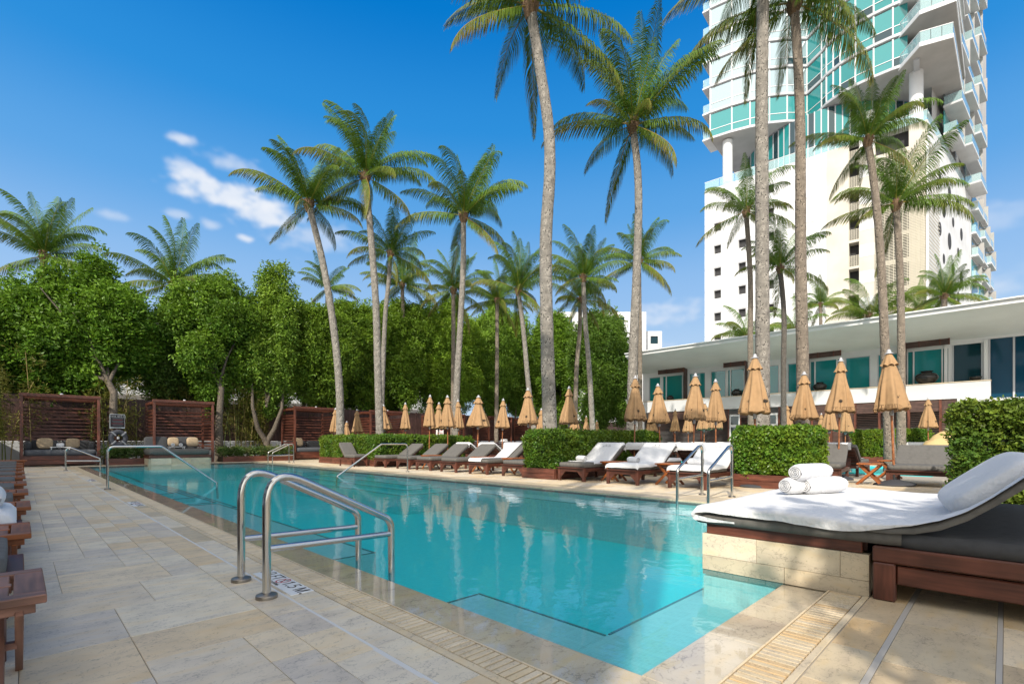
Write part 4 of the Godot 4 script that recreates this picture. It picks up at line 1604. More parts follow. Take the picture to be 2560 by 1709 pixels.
	var rp := part("far_slats", rest, M.slat_stone, g)
	rp.set_meta("kind", "stuff")
	g = Node3D.new()
	g.name = "drain_grate_001"
	add_child(g)
	tag(g, "short slatted stone drain grate with yellow stains beside the big sunbed", "drain grate")
	sm = MB.new()
	sm.box(Vector3.ZERO, Vector3(0.034, 0.022, 0.170), Basis.IDENTITY, 0.002)
	sl = sm.mesh()
	for i in 50:
		put("slat", sl, M.golden[rng.randi() % 4], g, Vector3(1.66 + i * 0.0445, -0.0125, -0.745), Basis(Vector3.UP, rng.randf_range(-0.015, 0.015)))
	# second pool among the loungers
	b = MB.new()
	sheet(b, 18.8, -14, 24.5, -1.5, -0.6)
	b.quad(Vector3(24.5, -0.6, -14), Vector3(24.5, -0.6, -1.5), Vector3(24.5, 0, -1.5), Vector3(24.5, 0, -14), Vector3.LEFT)
	b.quad(Vector3(18.8, -0.6, -14), Vector3(18.8, -0.6, -1.5), Vector3(18.8, 0, -1.5), Vector3(18.8, 0, -14), Vector3.RIGHT)
	b.quad(Vector3(18.8, -0.6, -14), Vector3(24.5, -0.6, -14), Vector3(24.5, 0, -14), Vector3(18.8, 0, -14), Vector3(0, 0, 1))
	b.quad(Vector3(18.8, -0.6, -1.5), Vector3(24.5, -0.6, -1.5), Vector3(24.5, 0, -1.5), Vector3(18.8, 0, -1.5), Vector3(0, 0, -1))
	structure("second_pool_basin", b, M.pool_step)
	b = MB.new()
	sheet(b, 18.8, -14, 24.5, -1.5, -0.05)
	structure("second_pool_water", b, M.water)

# ------------------------------------------------------------------ the low hotel wing
func build_low_hotel() -> void:
	var t := thing("hotel_wing", "low white hotel wing with a long flat overhanging roof and a balcony", "building", Vector3(31, 0, -18))
	# local frame: front looks to -x; X of the wall frame runs along +z
	var xf := Transform3D(Basis(Vector3(0, 0, 1), Vector3.UP, Vector3(-1, 0, 0)), Vector3.ZERO)
	var win := []   # [from, to] along z measured from -18
	for e in [[-17.52, -16.67], [-14.61, -13.55], [-13.20, -12.27], [-10.60, -9.24], [-8.78, -7.80], [-6.0, -4.92], [-4.61, -3.62]]: win.append([e[0] + 18.0, 3.75, e[1] + 18.0, 5.42])
	var bays := [[-16.55, -14.78], [-12.18, -10.95], [-7.68, -6.12], [-3.45, -1.84]]
	var holes := win.duplicate()
	for e in bays: holes.append([e[0] + 18.0, 3.75, e[1] + 18.0, 5.46])
	var big := [[-1.78, 3.75, -0.70, 5.5], [-0.55, 2.6, 3.2, 5.62], [3.4, 2.6, 7.5, 5.62]]
	for e in big: holes.append([e[0] + 18.0, e[1], e[2] + 18.0, e[3]])
	var b := MB.new()
	holed(b, 0, 2.6, 26, 6.3, holes, 0.14, xf)
	b.quad(Vector3(0, 0, 0), Vector3(12, 0, 0), Vector3(12, 6.3, 0), Vector3(0, 6.3, 0), Vector3(0, 0, -1))
	b.quad(Vector3(0, 0, 26), Vector3(12, 0, 26), Vector3(12, 6.3, 26), Vector3(0, 6.3, 26), Vector3(0, 0, 1))
	b.quad(Vector3(12, 0, 0), Vector3(12, 0, 26), Vector3(12, 6.3, 26), Vector3(12, 6.3, 0), Vector3(1, 0, 0))
	part("wall", b, M.white_wall, t)
	b = MB.new()
	b.box(Vector3(0.3, 1.35, 13), Vector3(0.2, 2.6, 26))
	part("ground_floor_wall", b, M.room, t)
	# roof slab with the rising soffit
	b = MB.new()
	var z1 := 29.0
	b.quad(Vector3(-4, 6.30, 1.1), Vector3(-4, 6.30, z1), Vector3(-4, 6.47, z1), Vector3(-4, 6.47, 1.1), Vector3(-1, 0, 0))
	b.quad(Vector3(-3.99, 6.47, 1.1), Vector3(-3.99, 6.47, z1), Vector3(14, 6.6, z1), Vector3(14, 6.6, 1.1), Vector3(0, 1, 0))
	b.quad(Vector3(-4, 6.30, 1.1), Vector3(-4, 6.47, 1.1), Vector3(14, 6.6, -0.1), Vector3(0.1, 6.1, -0.1), Vector3(0, 0, -1))
	part("roof", b, M.white_wall, t)
	b = MB.new()
	b.quad(Vector3(-3.99, 6.302, 1.1), Vector3(-3.99, 6.302, z1), Vector3(0.05, 5.72, z1), Vector3(0.05, 5.72, -0.1), Vector3(0, -1, 0))
	part("soffit", b, M.soffit, t)
	one_box("roof_edge", Vector3(-4.05, 6.50, (z1 + 1.1) / 2), Vector3(0.16, 0.05, z1 - 1.1), M.frame_white, t)
	# windows
	for e in win:
		var f := one_box("window", Vector3(0.10, (e[1] + e[3]) / 2, (e[0] + e[2]) / 2), Vector3(0.04, e[3] - e[1] - 0.01, e[2] - e[0] - 0.01), M.glass_teal, t)
		one_box("blind", Vector3(0.072, e[3] - 0.07, (e[0] + e[2]) / 2), Vector3(0.02, 0.12, e[2] - e[0] - 0.05), M.glass_pale, f)
		for z in [e[0] + 0.02, e[2] - 0.02]: one_box("frame", Vector3(0.06, (e[1] + e[3]) / 2, z), Vector3(0.05, e[3] - e[1], 0.035), M.frame_grey, f)
		one_box("frame", Vector3(0.06, e[3] - 0.02, (e[0] + e[2]) / 2), Vector3(0.05, 0.035, e[2] - e[0] - 0.08), M.frame_grey, f)
	for e in bays:
		var a: float = e[0] + 18.0
		var c: float = e[1] + 18.0
		var w := c - a
		var f := one_box("bay_window", Vector3(0.10, 4.60, (a + c) / 2), Vector3(0.04, 1.70, w - 0.01), M.glass_teal, t)
		for q in [0.02, 0.17, 0.83, 0.98]: one_box("mullion", Vector3(0.05, 4.60, a + w * q), Vector3(0.07, 1.7, 0.055), M.frame_white, f)
		one_box("head", Vector3(0.05, 5.43, (a + c) / 2), Vector3(0.08, 0.06, w), M.frame_white, f)
		# dark timber hood
		var hd := one_box("timber_hood", Vector3(-0.42, 5.72, (a + c) / 2), Vector3(0.05, 0.42, w), M.louver, t)
		for q in [0.0, 0.33, 0.8, 1.0]: one_box("hood_post", Vector3(-0.455, 5.73, a + w * q), Vector3(0.05, 0.46, 0.06), M.wood, hd)
		for k in 7: one_box("hood_slat", Vector3(-0.452, 5.54 + k * 0.058, (a + c) / 2), Vector3(0.012, 0.03, w - 0.06), M.louver, hd)
		one_box("timber_fin", Vector3(-0.22, 4.84, c + 0.02 if int(a) % 2 == 1 else a - 0.02), Vector3(0.42, 2.18, 0.07), M.louver, t)
	for e in big:
		var a: float = e[0] + 18.0
		var c: float = e[2] + 18.0
		var f := one_box("large_window", Vector3(0.10, (e[1] + e[3]) / 2, (a + c) / 2), Vector3(0.04, e[3] - e[1] - 0.01, c - a - 0.01), M.glass_blue if e[1] < 3 else M.glass_dark, t)
		for z in [a + 0.04, c - 0.04] + ([a + (c - a) * 0.22] if e[1] < 3 else []): one_box("mullion", Vector3(0.05, (e[1] + e[3]) / 2, z), Vector3(0.06, e[3] - e[1], 0.07), M.frame_grey, f)
	for z in [16.02, 17.38]: one_box("pier", Vector3(-0.03, 4.65, z), Vector3(0.10, 1.85, 0.12), M.frame_white, t)
	# balcony with solid parapet
	b = MB.new()
	var pe := 18.0 - 0.45
	b.quad(Vector3(-0.8, 2.95, 0), Vector3(-0.8, 2.95, pe), Vector3(-0.8, 3.68, pe), Vector3(-0.8, 3.68, 0), Vector3(-1, 0, 0))
	b.quad(Vector3(-0.8, 3.68, 0), Vector3(-0.8, 3.68, pe), Vector3(0.0, 3.68, pe), Vector3(0.0, 3.68, 0), Vector3(0, 1, 0))
	b.quad(Vector3(-0.8, 2.95, 0), Vector3(-0.8, 2.95, pe), Vector3(0.0, 2.95, pe), Vector3(0.0, 2.95, 0), Vector3(0, -1, 0))
	for z in [0.0, pe]: b.quad(Vector3(-0.8, 2.95, z), Vector3(0, 2.95, z), Vector3(0, 3.68, z), Vector3(-0.8, 3.68, z), Vector3(0, 0, -1 if z == 0.0 else 1))
	b.box(Vector3(-0.4, 2.62, 22.0), Vector3(0.8, 0.56, 8.9))
	b.box(Vector3(-0.4, 2.8, 17.0), Vector3(0.796, 0.3, 1.1))
	part("parapet", b, M.low_wall, t)
	one_box("parapet_coping", Vector3(-0.40, 3.70, pe / 2), Vector3(0.86, 0.035, pe + 0.04), M.coping_dry, t)
	b = MB.new()
	b.box(Vector3(-0.5, 1.45, 0.15), Vector3(0.6, 2.9, 0.3))
	b.box(Vector3(-0.5, 1.35, 20.5), Vector3(0.6, 2.7, 3.0))
	part("corner_pier", b, M.low_wall, t)
	# louvred timber screens on the ground floor: a boarded head, then open louvres
	var segs := [[0.9, 2.7, 1], [2.75, 4.5, 1], [4.55, 6.2, 1], [6.9, 8.2, 1], [9.0, 10.6, 1], [10.65, 11.5, 0], [11.55, 12.55, 0], [12.6, 13.55, 1], [13.6, 14.7, 1], [14.75, 15.85, 1], [15.9, 16.5, 0]]
	for s in segs:
		var w: float = s[1] - s[0]
		var mid: float = (s[0] + s[1]) / 2
		var p := one_box("screen", Vector3(-0.72, 2.72, mid), Vector3(0.03, 0.62, w), M.louver, t)
		one_box("screen_post", Vector3(-0.74, 1.53, s[0]), Vector3(0.06, 3.06, 0.05), M.wood, p)
		one_box("screen_post", Vector3(-0.74, 1.53, s[1]), Vector3(0.06, 3.06, 0.05), M.wood, p)
		var lv := MB.new()
		for k in 26:
			var y := 0.2 + k * 0.088
			lv.box(Vector3(-0.72, y, mid), Vector3(0.05 if s[2] else 0.02, 0.014 if s[2] else 0.075, w - 0.06), Basis(Vector3(0, 0, 1), -0.5 if s[2] else 0.0))
		var lp := part("louvres", lv, M.louver, p)
		lp.set_meta("kind", "stuff")
	for z in [6.55, 8.6]:
		var dr := one_box("door", Vector3(-0.66, 1.3, z), Vector3(0.05, 2.6, 0.62), M.frame_white, t)
		one_box("pane", Vector3(-0.692, 1.0, z), Vector3(0.02, 1.7, 0.44), M.glass_dark, dr)
		one_box("pane", Vector3(-0.692, 2.25, z), Vector3(0.02, 0.5, 0.44), M.glass_dark, dr)
	# urns on the parapet
	var pots := [[-15.73, 0.46, "smallest black urn, at the far left end of the hotel balcony"], [-11.45, 0.60, "black urn on the hotel balcony behind the second hooded bay from the left"], [-7.07, 0.66, "black urn on the hotel balcony in front of the bright teal bay"], [-2.65, 0.88, "largest glossy black urn, at the right of the hotel balcony"]]
	for e in pots:
		var u := thing("black_urn", e[2], "urn", Vector3(30.6, 3.718, e[0]), 0.0, "black urns on the hotel balcony")
		var s: float = e[1] / 2
		var ub := MB.new()
		var prof := []
		for q in [[0.0, 0.0], [0.48, 0.0], [0.55, 0.04], [0.78, 0.25], [0.97, 0.55], [1.0, 0.75], [0.95, 0.95], [0.75, 1.16], [0.52, 1.25], [0.44, 1.29], [0.46, 1.34], [0.60, 1.38], [0.60, 1.42], [0.50, 1.42], [0.40, 1.33]]:
			prof.append(Vector2(q[0] * s, q[1] * s))
		ub.lathe(prof, 28)
		part("body", ub, M.pot, u)
	var lb := thing("planter_bowl", "low dark bowl planter near the right end of the hotel balcony", "planter", Vector3(30.6, 3.718, -0.95))
	b = MB.new()
	b.lathe([Vector2(0, 0), Vector2(0.12, 0), Vector2(0.2, 0.12), Vector2(0.24, 0.2), Vector2(0.2, 0.19), Vector2(0.1, 0.15), Vector2(0, 0.15)], 20)
	part("bowl", b, M.pot, lb)

# ------------------------------------------------------------------ the tower
func build_tower() -> void:
	# local frame: x = -(distance along the left face from the corner), z outwards
	var t := thing("hotel_tower", "tall white tower with teal glass floors, balconies and round white columns", "building", Vector3(67.882, 0, -5.798))
	t.basis = Basis(Vector3(0.0841, 0, 0.9963), Vector3.UP, Vector3(-0.9963, 0, 0.0841))
	var wd := Vector3(0.174, 0, -0.985)
	var wn := Vector3(0.985, 0, 0.174)
	var TOP := 35.0
	var L := 23.17
	var holes := []
	for c in [21.49, 18.4, 15.13]:
		for k in 9:
			var y := 11.7 + k * 3.0
			if c > 16 and k > 5 and not (c > 20 and k == 6): continue
			holes.append([-c - 0.45, y - 0.60, -c + 0.45, y + 0.60])
	var slots := []
	for k in 9:
		var y := 8.95 + k * 3.0
		slots.append([-6.90, y, -5.94, y + 2.72])
	var louv := []
	for k in 9: louv.append([-4.46, 8.9 + k * 2.98, -1.54, 8.9 + k * 2.98 + 2.55])
	var b := MB.new()
	holed(b, -L, 0, -9.12, TOP, holes, 0.5, Transform3D.IDENTITY)
	# roofs and the other sides
	var far: Vector3 = wd * 46.0
	b.quad(Vector3(-L, 0, 0), Vector3(-L, TOP, 0), Vector3(-L, TOP, -30), Vector3(-L, 0, -30), Vector3(-1, 0, 0))
	b.quad(Vector3(-L, TOP, 0), Vector3(0, TOP, 0), far + Vector3(0, TOP, 0), Vector3(-L, TOP, -40), Vector3(0, 1, 0))
	part("white_wall", b, M.white_wall, t)
	b = MB.new()
	holed(b, -9.12, 0, 0, TOP, slots + louv, 1.2, Transform3D.IDENTITY)
	part("cream_wall", b, M.cream_wall, t)
	for i in 11:
		one_box("panel_joint", Vector3((-L - 9.2) / 2, 3.2 + i * 3.0, 0.004), Vector3(L - 9.2, 0.09, 0.03), M.cap_grey, t)
	for h in holes: pane("window", t, h[0], h[1], h[2], h[3], -0.42, M.void)
	for h in slots:
		var o := pane("parking_opening", t, h[0], h[1], h[2], h[3], -1.18, M.void)
		var g := MB.new()
		for k in 11: g.box(Vector3((h[0] + h[2]) / 2, h[1] + 0.05 + k * 0.115, -0.06), Vector3(h[2] - h[0], 0.03, 0.03))
		for k in 5: g.box(Vector3(h[0] + 0.05 + k * 0.22, h[1] + 0.65, -0.08), Vector3(0.03, 1.25, 0.03))
		var gp := part("railing", g, M.mesh_cream, o)
		gp.set_meta("kind", "stuff")
		one_box("slab_edge", Vector3((h[0] + h[2]) / 2, h[1] - 0.14, -0.03), Vector3(h[2] - h[0], 0.28, 0.08), M.cream_wall, t)
	for i in 10:
		pane("pale_panel", t, -5.90, 9.9 + i * 2.98, -4.52, 11.25 + i * 2.98, 0.012, M.white_wall, 0.03)
	for h in louv: pane("parking_opening", t, h[0], h[1], h[2], h[3], -1.18, M.void)
	b = MB.new()
	for k in 150:
		var y := 7.2 + k * 0.168
		b.box(Vector3(-2.25, y, 0.16), Vector3(4.45, 0.05, 0.07))
	for k in 12: b.box(Vector3(-4.4 + k * 0.39, 20.0, 0.10), Vector3(0.05, 25.3, 0.05))
	var lp := part("louvre_screen", b, M.mesh_cream, t)
	lp.set_meta("kind", "stuff")
	one_box("corner_post", Vector3(-0.02, 19.0, 0.15), Vector3(0.16, 26.5, 0.16), M.frame_white, t)
	# right flank
	b = MB.new()
	b.quad(Vector3.ZERO, far, far + Vector3(0, TOP, 0), Vector3(0, TOP, 0), wn)
	part("side_wall", b, M.white_wall, t)
	for k in 7:
		for q in 3:
			var c := wd * (6.0 + q * 5.5 + (k % 2) * 2.2) + Vector3(0, 13.5 + k * 2.9, 0)
			var ob := MB.new()
			ob.lathe([Vector2(0, 0.03), Vector2(0.55 + 0.2 * ((k + q) % 3), 0.03), Vector2(0.6 + 0.2 * ((k + q) % 3), 0.0)], 18)
			part("porthole", ob, M.void, t, c + wn * 0.02, Basis(wd, wn, Vector3.UP.cross(wd).cross(wn) if false else wd.cross(wn)))
	b = MB.new()
	for k in 60: b.bar(wd * 0.1 + wn * 0.1 + Vector3(0, 8 + k * 0.42, 0), wd * 5.5 + wn * 0.1 + Vector3(0, 8 + k * 0.42, 0), 0.05, 0.06)
	lp = part("side_louvres", b, M.mesh_cream, t)
	lp.set_meta("kind", "stuff")
	# terrace on the podium: glass rail, recessed curved glass wall, columns
	for i in 12:
		var a := -L + i * L / 12.0
		pane("glass_rail", t, a + 0.03, TOP, a + L / 12.0 - 0.03, TOP + 1.05, 0.0, M.rail_glass, 0.02)
		one_box("rail_cap", Vector3(a + L / 24.0, TOP + 1.08, 0), Vector3(L / 12.0, 0.05, 0.06), M.frame_white, t)
	for i in 8:
		var a := wd * (i * 3.0)
		var bas := Basis(wd, Vector3.UP, wd.cross(Vector3.UP))
		one_box("glass_rail", a + wd * 1.5 + Vector3(0, TOP + 0.52, 0), Vector3(2.9, 1.05, 0.02), M.rail_glass, t, 0.0, bas)
	var BOT := 41.3
	for c in [[-20.55, -1.2, 0.62], [-0.95, -1.6, 0.62]]:
		b = MB.new()
		b.lathe([Vector2(c[2], TOP), Vector2(c[2], BOT - 0.5), Vector2(c[2] * 1.02, BOT)], 28, Vector3(c[0], 0, c[1]))
		part("column", b, M.white_wall, t)
	# curved glass of the terrace storey
	var arc := []
	for i in 27:
		var f := i / 26.0
		arc.append(Vector3(lerpf(-L + 3.5, -1.5, f), 0, -7.5 + 5.6 * pow(sin(PI * clampf(f, 0.0, 1.0)), 0.8)))
	arc.append(arc[-1] + wd * 6.0)
	arc.append(arc[-1] + wd * 8.0)
	for i in arc.size() - 1:
		var a: Vector3 = arc[i]
		var c: Vector3 = arc[i + 1]
		var x := (c - a).normalized()
		var bas := Basis(x, Vector3.UP, x.cross(Vector3.UP))
		var ln := a.distance_to(c)
		one_box("pane", (a + c) / 2 + Vector3(0, (TOP + BOT) / 2, 0), Vector3(ln - 0.1, BOT - TOP - 0.1, 0.05), M.glass_teal if i % 3 else M.glass_dark, t, 0.0, bas)
		one_box("mullion", a + Vector3(0, (TOP + BOT) / 2, 0), Vector3(0.12, BOT - TOP, 0.14), M.frame_grey, t, 0.0, bas)
	# glass floors: plan of the wavy curtain wall
	var plan := [Vector2(-22.3, 0.35), Vector2(-20.7, 0.25), Vector2(-18.6, -0.15), Vector2(-16.5, -0.75), Vector2(-14.4, -1.6), Vector2(-12.9, -2.9), Vector2(-11.7, -3.9), Vector2(-10.5, -3.1), Vector2(-9.3, -1.7), Vector2(-7.8, -0.75), Vector2(-6.3, -0.25), Vector2(-4.6, 0.0), Vector2(-2.9, 0.1), Vector2(-1.6, 0.0)]
	var fine := []
	for i in plan.size() - 1:
		for q in (1 if plan[i].distance_to(plan[i + 1]) < 1.72 else 2): fine.append(plan[i].lerp(plan[i + 1], q * 0.5))
	fine.append(plan[-1])
	plan = []
	for i in fine.size():
		if i % 2 == 0 or i > 12 or i < 0: plan.append(fine[i])
	var pitch := 3.5
	for fl in 7:
		var y0 := BOT + fl * pitch
		# slab
		var sb := MB.new()
		var poly := PackedVector2Array()
		for p in plan: poly.append(Vector2(p.x, p.y + 0.12))
		if fl == 0 or fl >= 0:
			poly.append(Vector2(-1.2, -14.0))
			poly.append(Vector2(-22.3, -14.0))
		sb.prism(poly, 0.36, Transform3D(Basis(Vector3.RIGHT, Vector3(0, 0, 1), Vector3.UP), Vector3(0, y0 + 0.30, 0)))
		part("floor_slab", sb, M.concrete if fl == 0 else M.white_wall, t)
		for i in plan.size() - 1:
			var a := Vector3(plan[i].x, 0, plan[i].y)
			var c := Vector3(plan[i + 1].x, 0, plan[i + 1].y)
			var x := (c - a).normalized()
			var bas := Basis(x, Vector3.UP, x.cross(Vector3.UP))
			var ln := a.distance_to(c)
			var mid := (a + c) / 2
			one_box("spandrel", mid + Vector3(0, y0 + 0.30, 0) - bas.z * -0.0 + (Vector3(0, 0, 0.16)), Vector3(ln + 0.05, 0.30, 0.06), M.frame_grey, t, 0.0, bas)
			var lit: Material = M.glass_sky if i < 5 and fl > 0 else (M.glass_pale if (i * 7 + fl * 3) % 4 < 2 else M.glass_teal)
			if i < 5 and fl == 0: lit = M.glass_pale
			if i >= 13: lit = M.glass_dark if (i + fl) % 2 else M.glass_teal
			one_box("pane", mid + Vector3(0, y0 + 2.42, 0), Vector3(ln - 0.10, 2.05, 0.05), lit, t, 0.0, bas)
			one_box("pane", mid + Vector3(0, y0 + 0.91, 0), Vector3(ln - 0.10, 0.90, 0.05), M.glass_dark if (i + fl) % 3 == 0 and i > 3 else lit, t, 0.0, bas)
			one_box("transom", mid + Vector3(0, y0 + 1.38, 0) + Vector3(0, 0, 0.03), Vector3(ln, 0.07, 0.10), M.frame_white, t, 0.0, bas)
			one_box("mullion", a + Vector3(0, y0 + 2.0, 0) + Vector3(0, 0, 0.03), Vector3(0.13, 3.0, 0.16), M.frame_white, t, 0.0, bas)
		# body behind the glass
		one_box("core", Vector3(-11.5, y0 + 2.0, -9.0), Vector3(17.0, 2.9, 9.0), M.room, t)
		# small balconies on the left corner
		one_box("balcony_slab", Vector3(-22.9, y0 + 0.75, -1.9), Vector3(1.3, 0.22, 3.4), M.white_wall, t)
		one_box("balcony_rail", Vector3(-23.45, y0 + 1.42, -1.9), Vector3(0.03, 1.05, 3.3), M.rail_glass, t)
		one_box("balcony_rail", Vector3(-22.9, y0 + 1.42, -0.25), Vector3(1.1, 1.05, 0.03), M.rail_glass, t)
		# the big wedge balconies at the right corner
		if fl >= 0:
			var rot := 0.35 * (fl % 2)
			var wp := PackedVector2Array([Vector2(-2.4, -0.05), Vector2(-0.6, 2.75 - rot), Vector2(1.95 + rot * 0.6, 2.1), Vector2(3.4, -12.5), Vector2(0.2, -13.0), Vector2(-2.0, -6.0)])
			var wb := MB.new()
			wb.prism(wp, 0.36, Transform3D(Basis(Vector3.RIGHT, Vector3(0, 0, 1), Vector3.UP), Vector3(0, y0 + 0.17, 0)))
			part("balcony_slab", wb, M.concrete if fl < 2 else M.white_wall, t)
			for i in 3:
				var a := Vector3(wp[i].x, 0, wp[i].y)
				var c := Vector3(wp[i + 1].x, 0, wp[i + 1].y)
				var x := (c - a).normalized()
				var bas := Basis(x, Vector3.UP, x.cross(Vector3.UP))
				one_box("fascia", (a + c) / 2 + Vector3(0, y0 + 0.18, 0) + x.cross(Vector3.UP) * 0.02, Vector3(a.distance_to(c) + 0.04, 0.42, 0.08), M.white_wall, t, 0.0, bas)
				var m := int(a.distance_to(c) / 1.3) + 1
				for q in m:
					var p := a.lerp(c, (q + 0.5) / m)
					one_box("balcony_rail", p + Vector3(0, y0 + 0.95, 0), Vector3(a.distance_to(c) / m - 0.05, 1.05, 0.03), M.rail_glass, t, 0.0, bas)
				one_box("rail_cap", (a + c) / 2 + Vector3(0, y0 + 1.50, 0), Vector3(a.distance_to(c), 0.05, 0.07), M.frame_white, t, 0.0, bas)
			one_box("glass_wall", Vector3(-0.9, y0 + 1.95, -6.0), Vector3(0.1, 2.9, 11.0), M.glass_teal, t)
	one_box("soffit_band", Vector3(-0.9, BOT - 0.12, -4.5), Vector3(0.5, 0.22, 11.0), M.frame_grey, t)
	# balcony stack along the flank
	var nb := 0
	for k in 17:
		var y := 11.0 + k * 3.2
		for q in 3:
			var v0 := 26.8 + q * 6.3
			var out := 0.5 + 0.25 * ((k + q) % 2)
			var yy := y + 0.9 * q
			if yy > TOP:
				v0 = 8.0 + q * 6.8
				out = 1.2 + 0.45 * ((k + q) % 2)
			var x := wd
			var bas := Basis(x, Vector3.UP, wd.cross(Vector3.UP))
			var c := wd * (v0 + 2.6) + wn * (out / 2) + Vector3(0, yy, 0)
			one_box("balcony_slab", c, Vector3(5.2, 0.24, out), M.low_wall, t, 0.0, bas)
			one_box("balcony_rail", c + wn * (out / 2 - 0.05) + Vector3(0, 0.62, 0), Vector3(5.1, 1.0, 0.03), M.rail_glass, t, 0.0, bas)
			one_box("balcony_rail", c - wd * 2.55 + Vector3(0, 0.62, 0), Vector3(0.03, 1.0, out - 0.1), M.rail_glass, t, 0.0, bas)
			if (k + q) % 3 != 0:
				one_box("fin_wall", c + wd * 2.45 + Vector3(0, 1.5, 0), Vector3(0.22, 2.9, out), M.concrete, t, 0.0, bas)  # grey copies the shaded look of this side
			one_box("balcony_window", wd * (v0 + 2.6) + wn * 0.04 + Vector3(0, yy + 1.5, 0), Vector3(5.0, 2.5, 0.06), M.glass_dark if (k + q) % 2 else M.glass_teal, t, 0.0, bas)
			nb += 1
	b = MB.new()
	b.quad(wd * 5.5 + Vector3(0, TOP, 0) - wn * 0.6, far + Vector3(0, TOP, 0) - wn * 0.6, far + Vector3(0, 68, 0) - wn * 0.6, wd * 5.5 + Vector3(0, 68, 0) - wn * 0.6, wn)
	part("upper_flank", b, M.concrete, t)  # darker grey puts the shade of the right side into the wall colour

func plain_block(called: String, label: String, at: Vector3, size: Vector3, turn: float, cols: int, floors: int, win: Vector2, m: Material) -> Node3D:
	var t := thing(called, label, "building", at, turn)
	var b := MB.new()
	var holes := []
	for k in floors:
		for i in cols:
			var cx := -size.x / 2 + size.x * (i + 0.5) / cols
			var cy := size.y * (k + 0.55) / floors
			holes.append([cx - win.x / 2, cy - win.y / 2, cx + win.x / 2, cy + win.y / 2])
	holed(b, -size.x / 2, 0, size.x / 2, size.y, holes, 0.3, Transform3D(Basis.IDENTITY, Vector3(0, 0, size.z / 2)))
	var x := size.x / 2
	var z := size.z / 2
	b.quad(Vector3(-x, 0, -z), Vector3(-x, 0, z), Vector3(-x, size.y, z), Vector3(-x, size.y, -z), Vector3.LEFT)
	b.quad(Vector3(x, 0, -z), Vector3(x, 0, z), Vector3(x, size.y, z), Vector3(x, size.y, -z), Vector3.RIGHT)
	b.quad(Vector3(-x, 0, -z), Vector3(x, 0, -z), Vector3(x, size.y, -z), Vector3(-x, size.y, -z), Vector3(0, 0, -1))
	b.quad(Vector3(-x, size.y, -z), Vector3(x, size.y, -z), Vector3(x, size.y, z), Vector3(-x, size.y, z), Vector3.UP)
	part("wall", b, m, t)
	for h in holes: pane("window", t, h[0], h[1], h[2], h[3], z - 0.28, M.glass_dark)
	one_box("parapet", Vector3(0, size.y + 0.15, z - 0.1), Vector3(size.x, 0.3, 0.2), m, t)
	return t

func build_far_buildings() -> void:
	# behind the trees right of the middle
	plain_block("apartment_block", "white block with small dark windows behind the trees left of the tower", Vector3(84, 0, -61.6), Vector3(20, 25.6, 16), deg_to_rad(-45), 6, 8, Vector2(1.6, 1.5), M.white_wall)
	plain_block("apartment_block", "lower white block stepping down at the right of the white block behind the trees", Vector3(92.5, 0, -54.6), Vector3(6, 22.6, 12), deg_to_rad(-45), 2, 7, Vector2(1.5, 1.5), M.white_wall)
	# behind the left trees: white house with balconies and round columns
	var t := thing("white_house", "white house with a colonnaded balcony behind the left fence", "building", Vector3(14, 0, -46))
	var b := MB.new()
	b.box(Vector3(0, 2.2, -4), Vector3(38, 4.4, 8))
	b.box(Vector3(0, 8.4, -5), Vector3(38, 3.2, 6))
	b.box(Vector3(0, 10.2, -3.2), Vector3(39, 0.4, 9.6))
	part("wall", b, M.white_wall, t)
	one_box("balcony_slab", Vector3(0, 4.55, 0.2), Vector3(38, 0.3, 2.4), M.white_wall, t)
	for i in 10:
		var c := MB.new()
		c.lathe([Vector2(0.35, 4.7), Vector2(0.32, 6.8), Vector2(0.6, 7.4), Vector2(1.3, 7.9)], 16, Vector3(-17 + i * 3.8, 0, 0.6))
		part("column", c, M.white_wall, t)
		one_box("window", Vector3(-15.1 + i * 3.8, 6.0, -1.9), Vector3(2.2, 2.2, 0.1), M.glass_dark, t)
		one_box("railing", Vector3(-15.1 + i * 3.8, 5.2, 1.2), Vector3(3.2, 0.9, 0.05), M.frame_white, t)
	# the hotel block behind the photographer: it shades the left terrace
	plain_block("hotel_block", "white hotel block behind the left loungers", Vector3(-13.5, 0, -8.5), Vector3(23.3, 12.0, 12), deg_to_rad(90), 7, 4, Vector2(1.8, 1.7), M.white_wall)

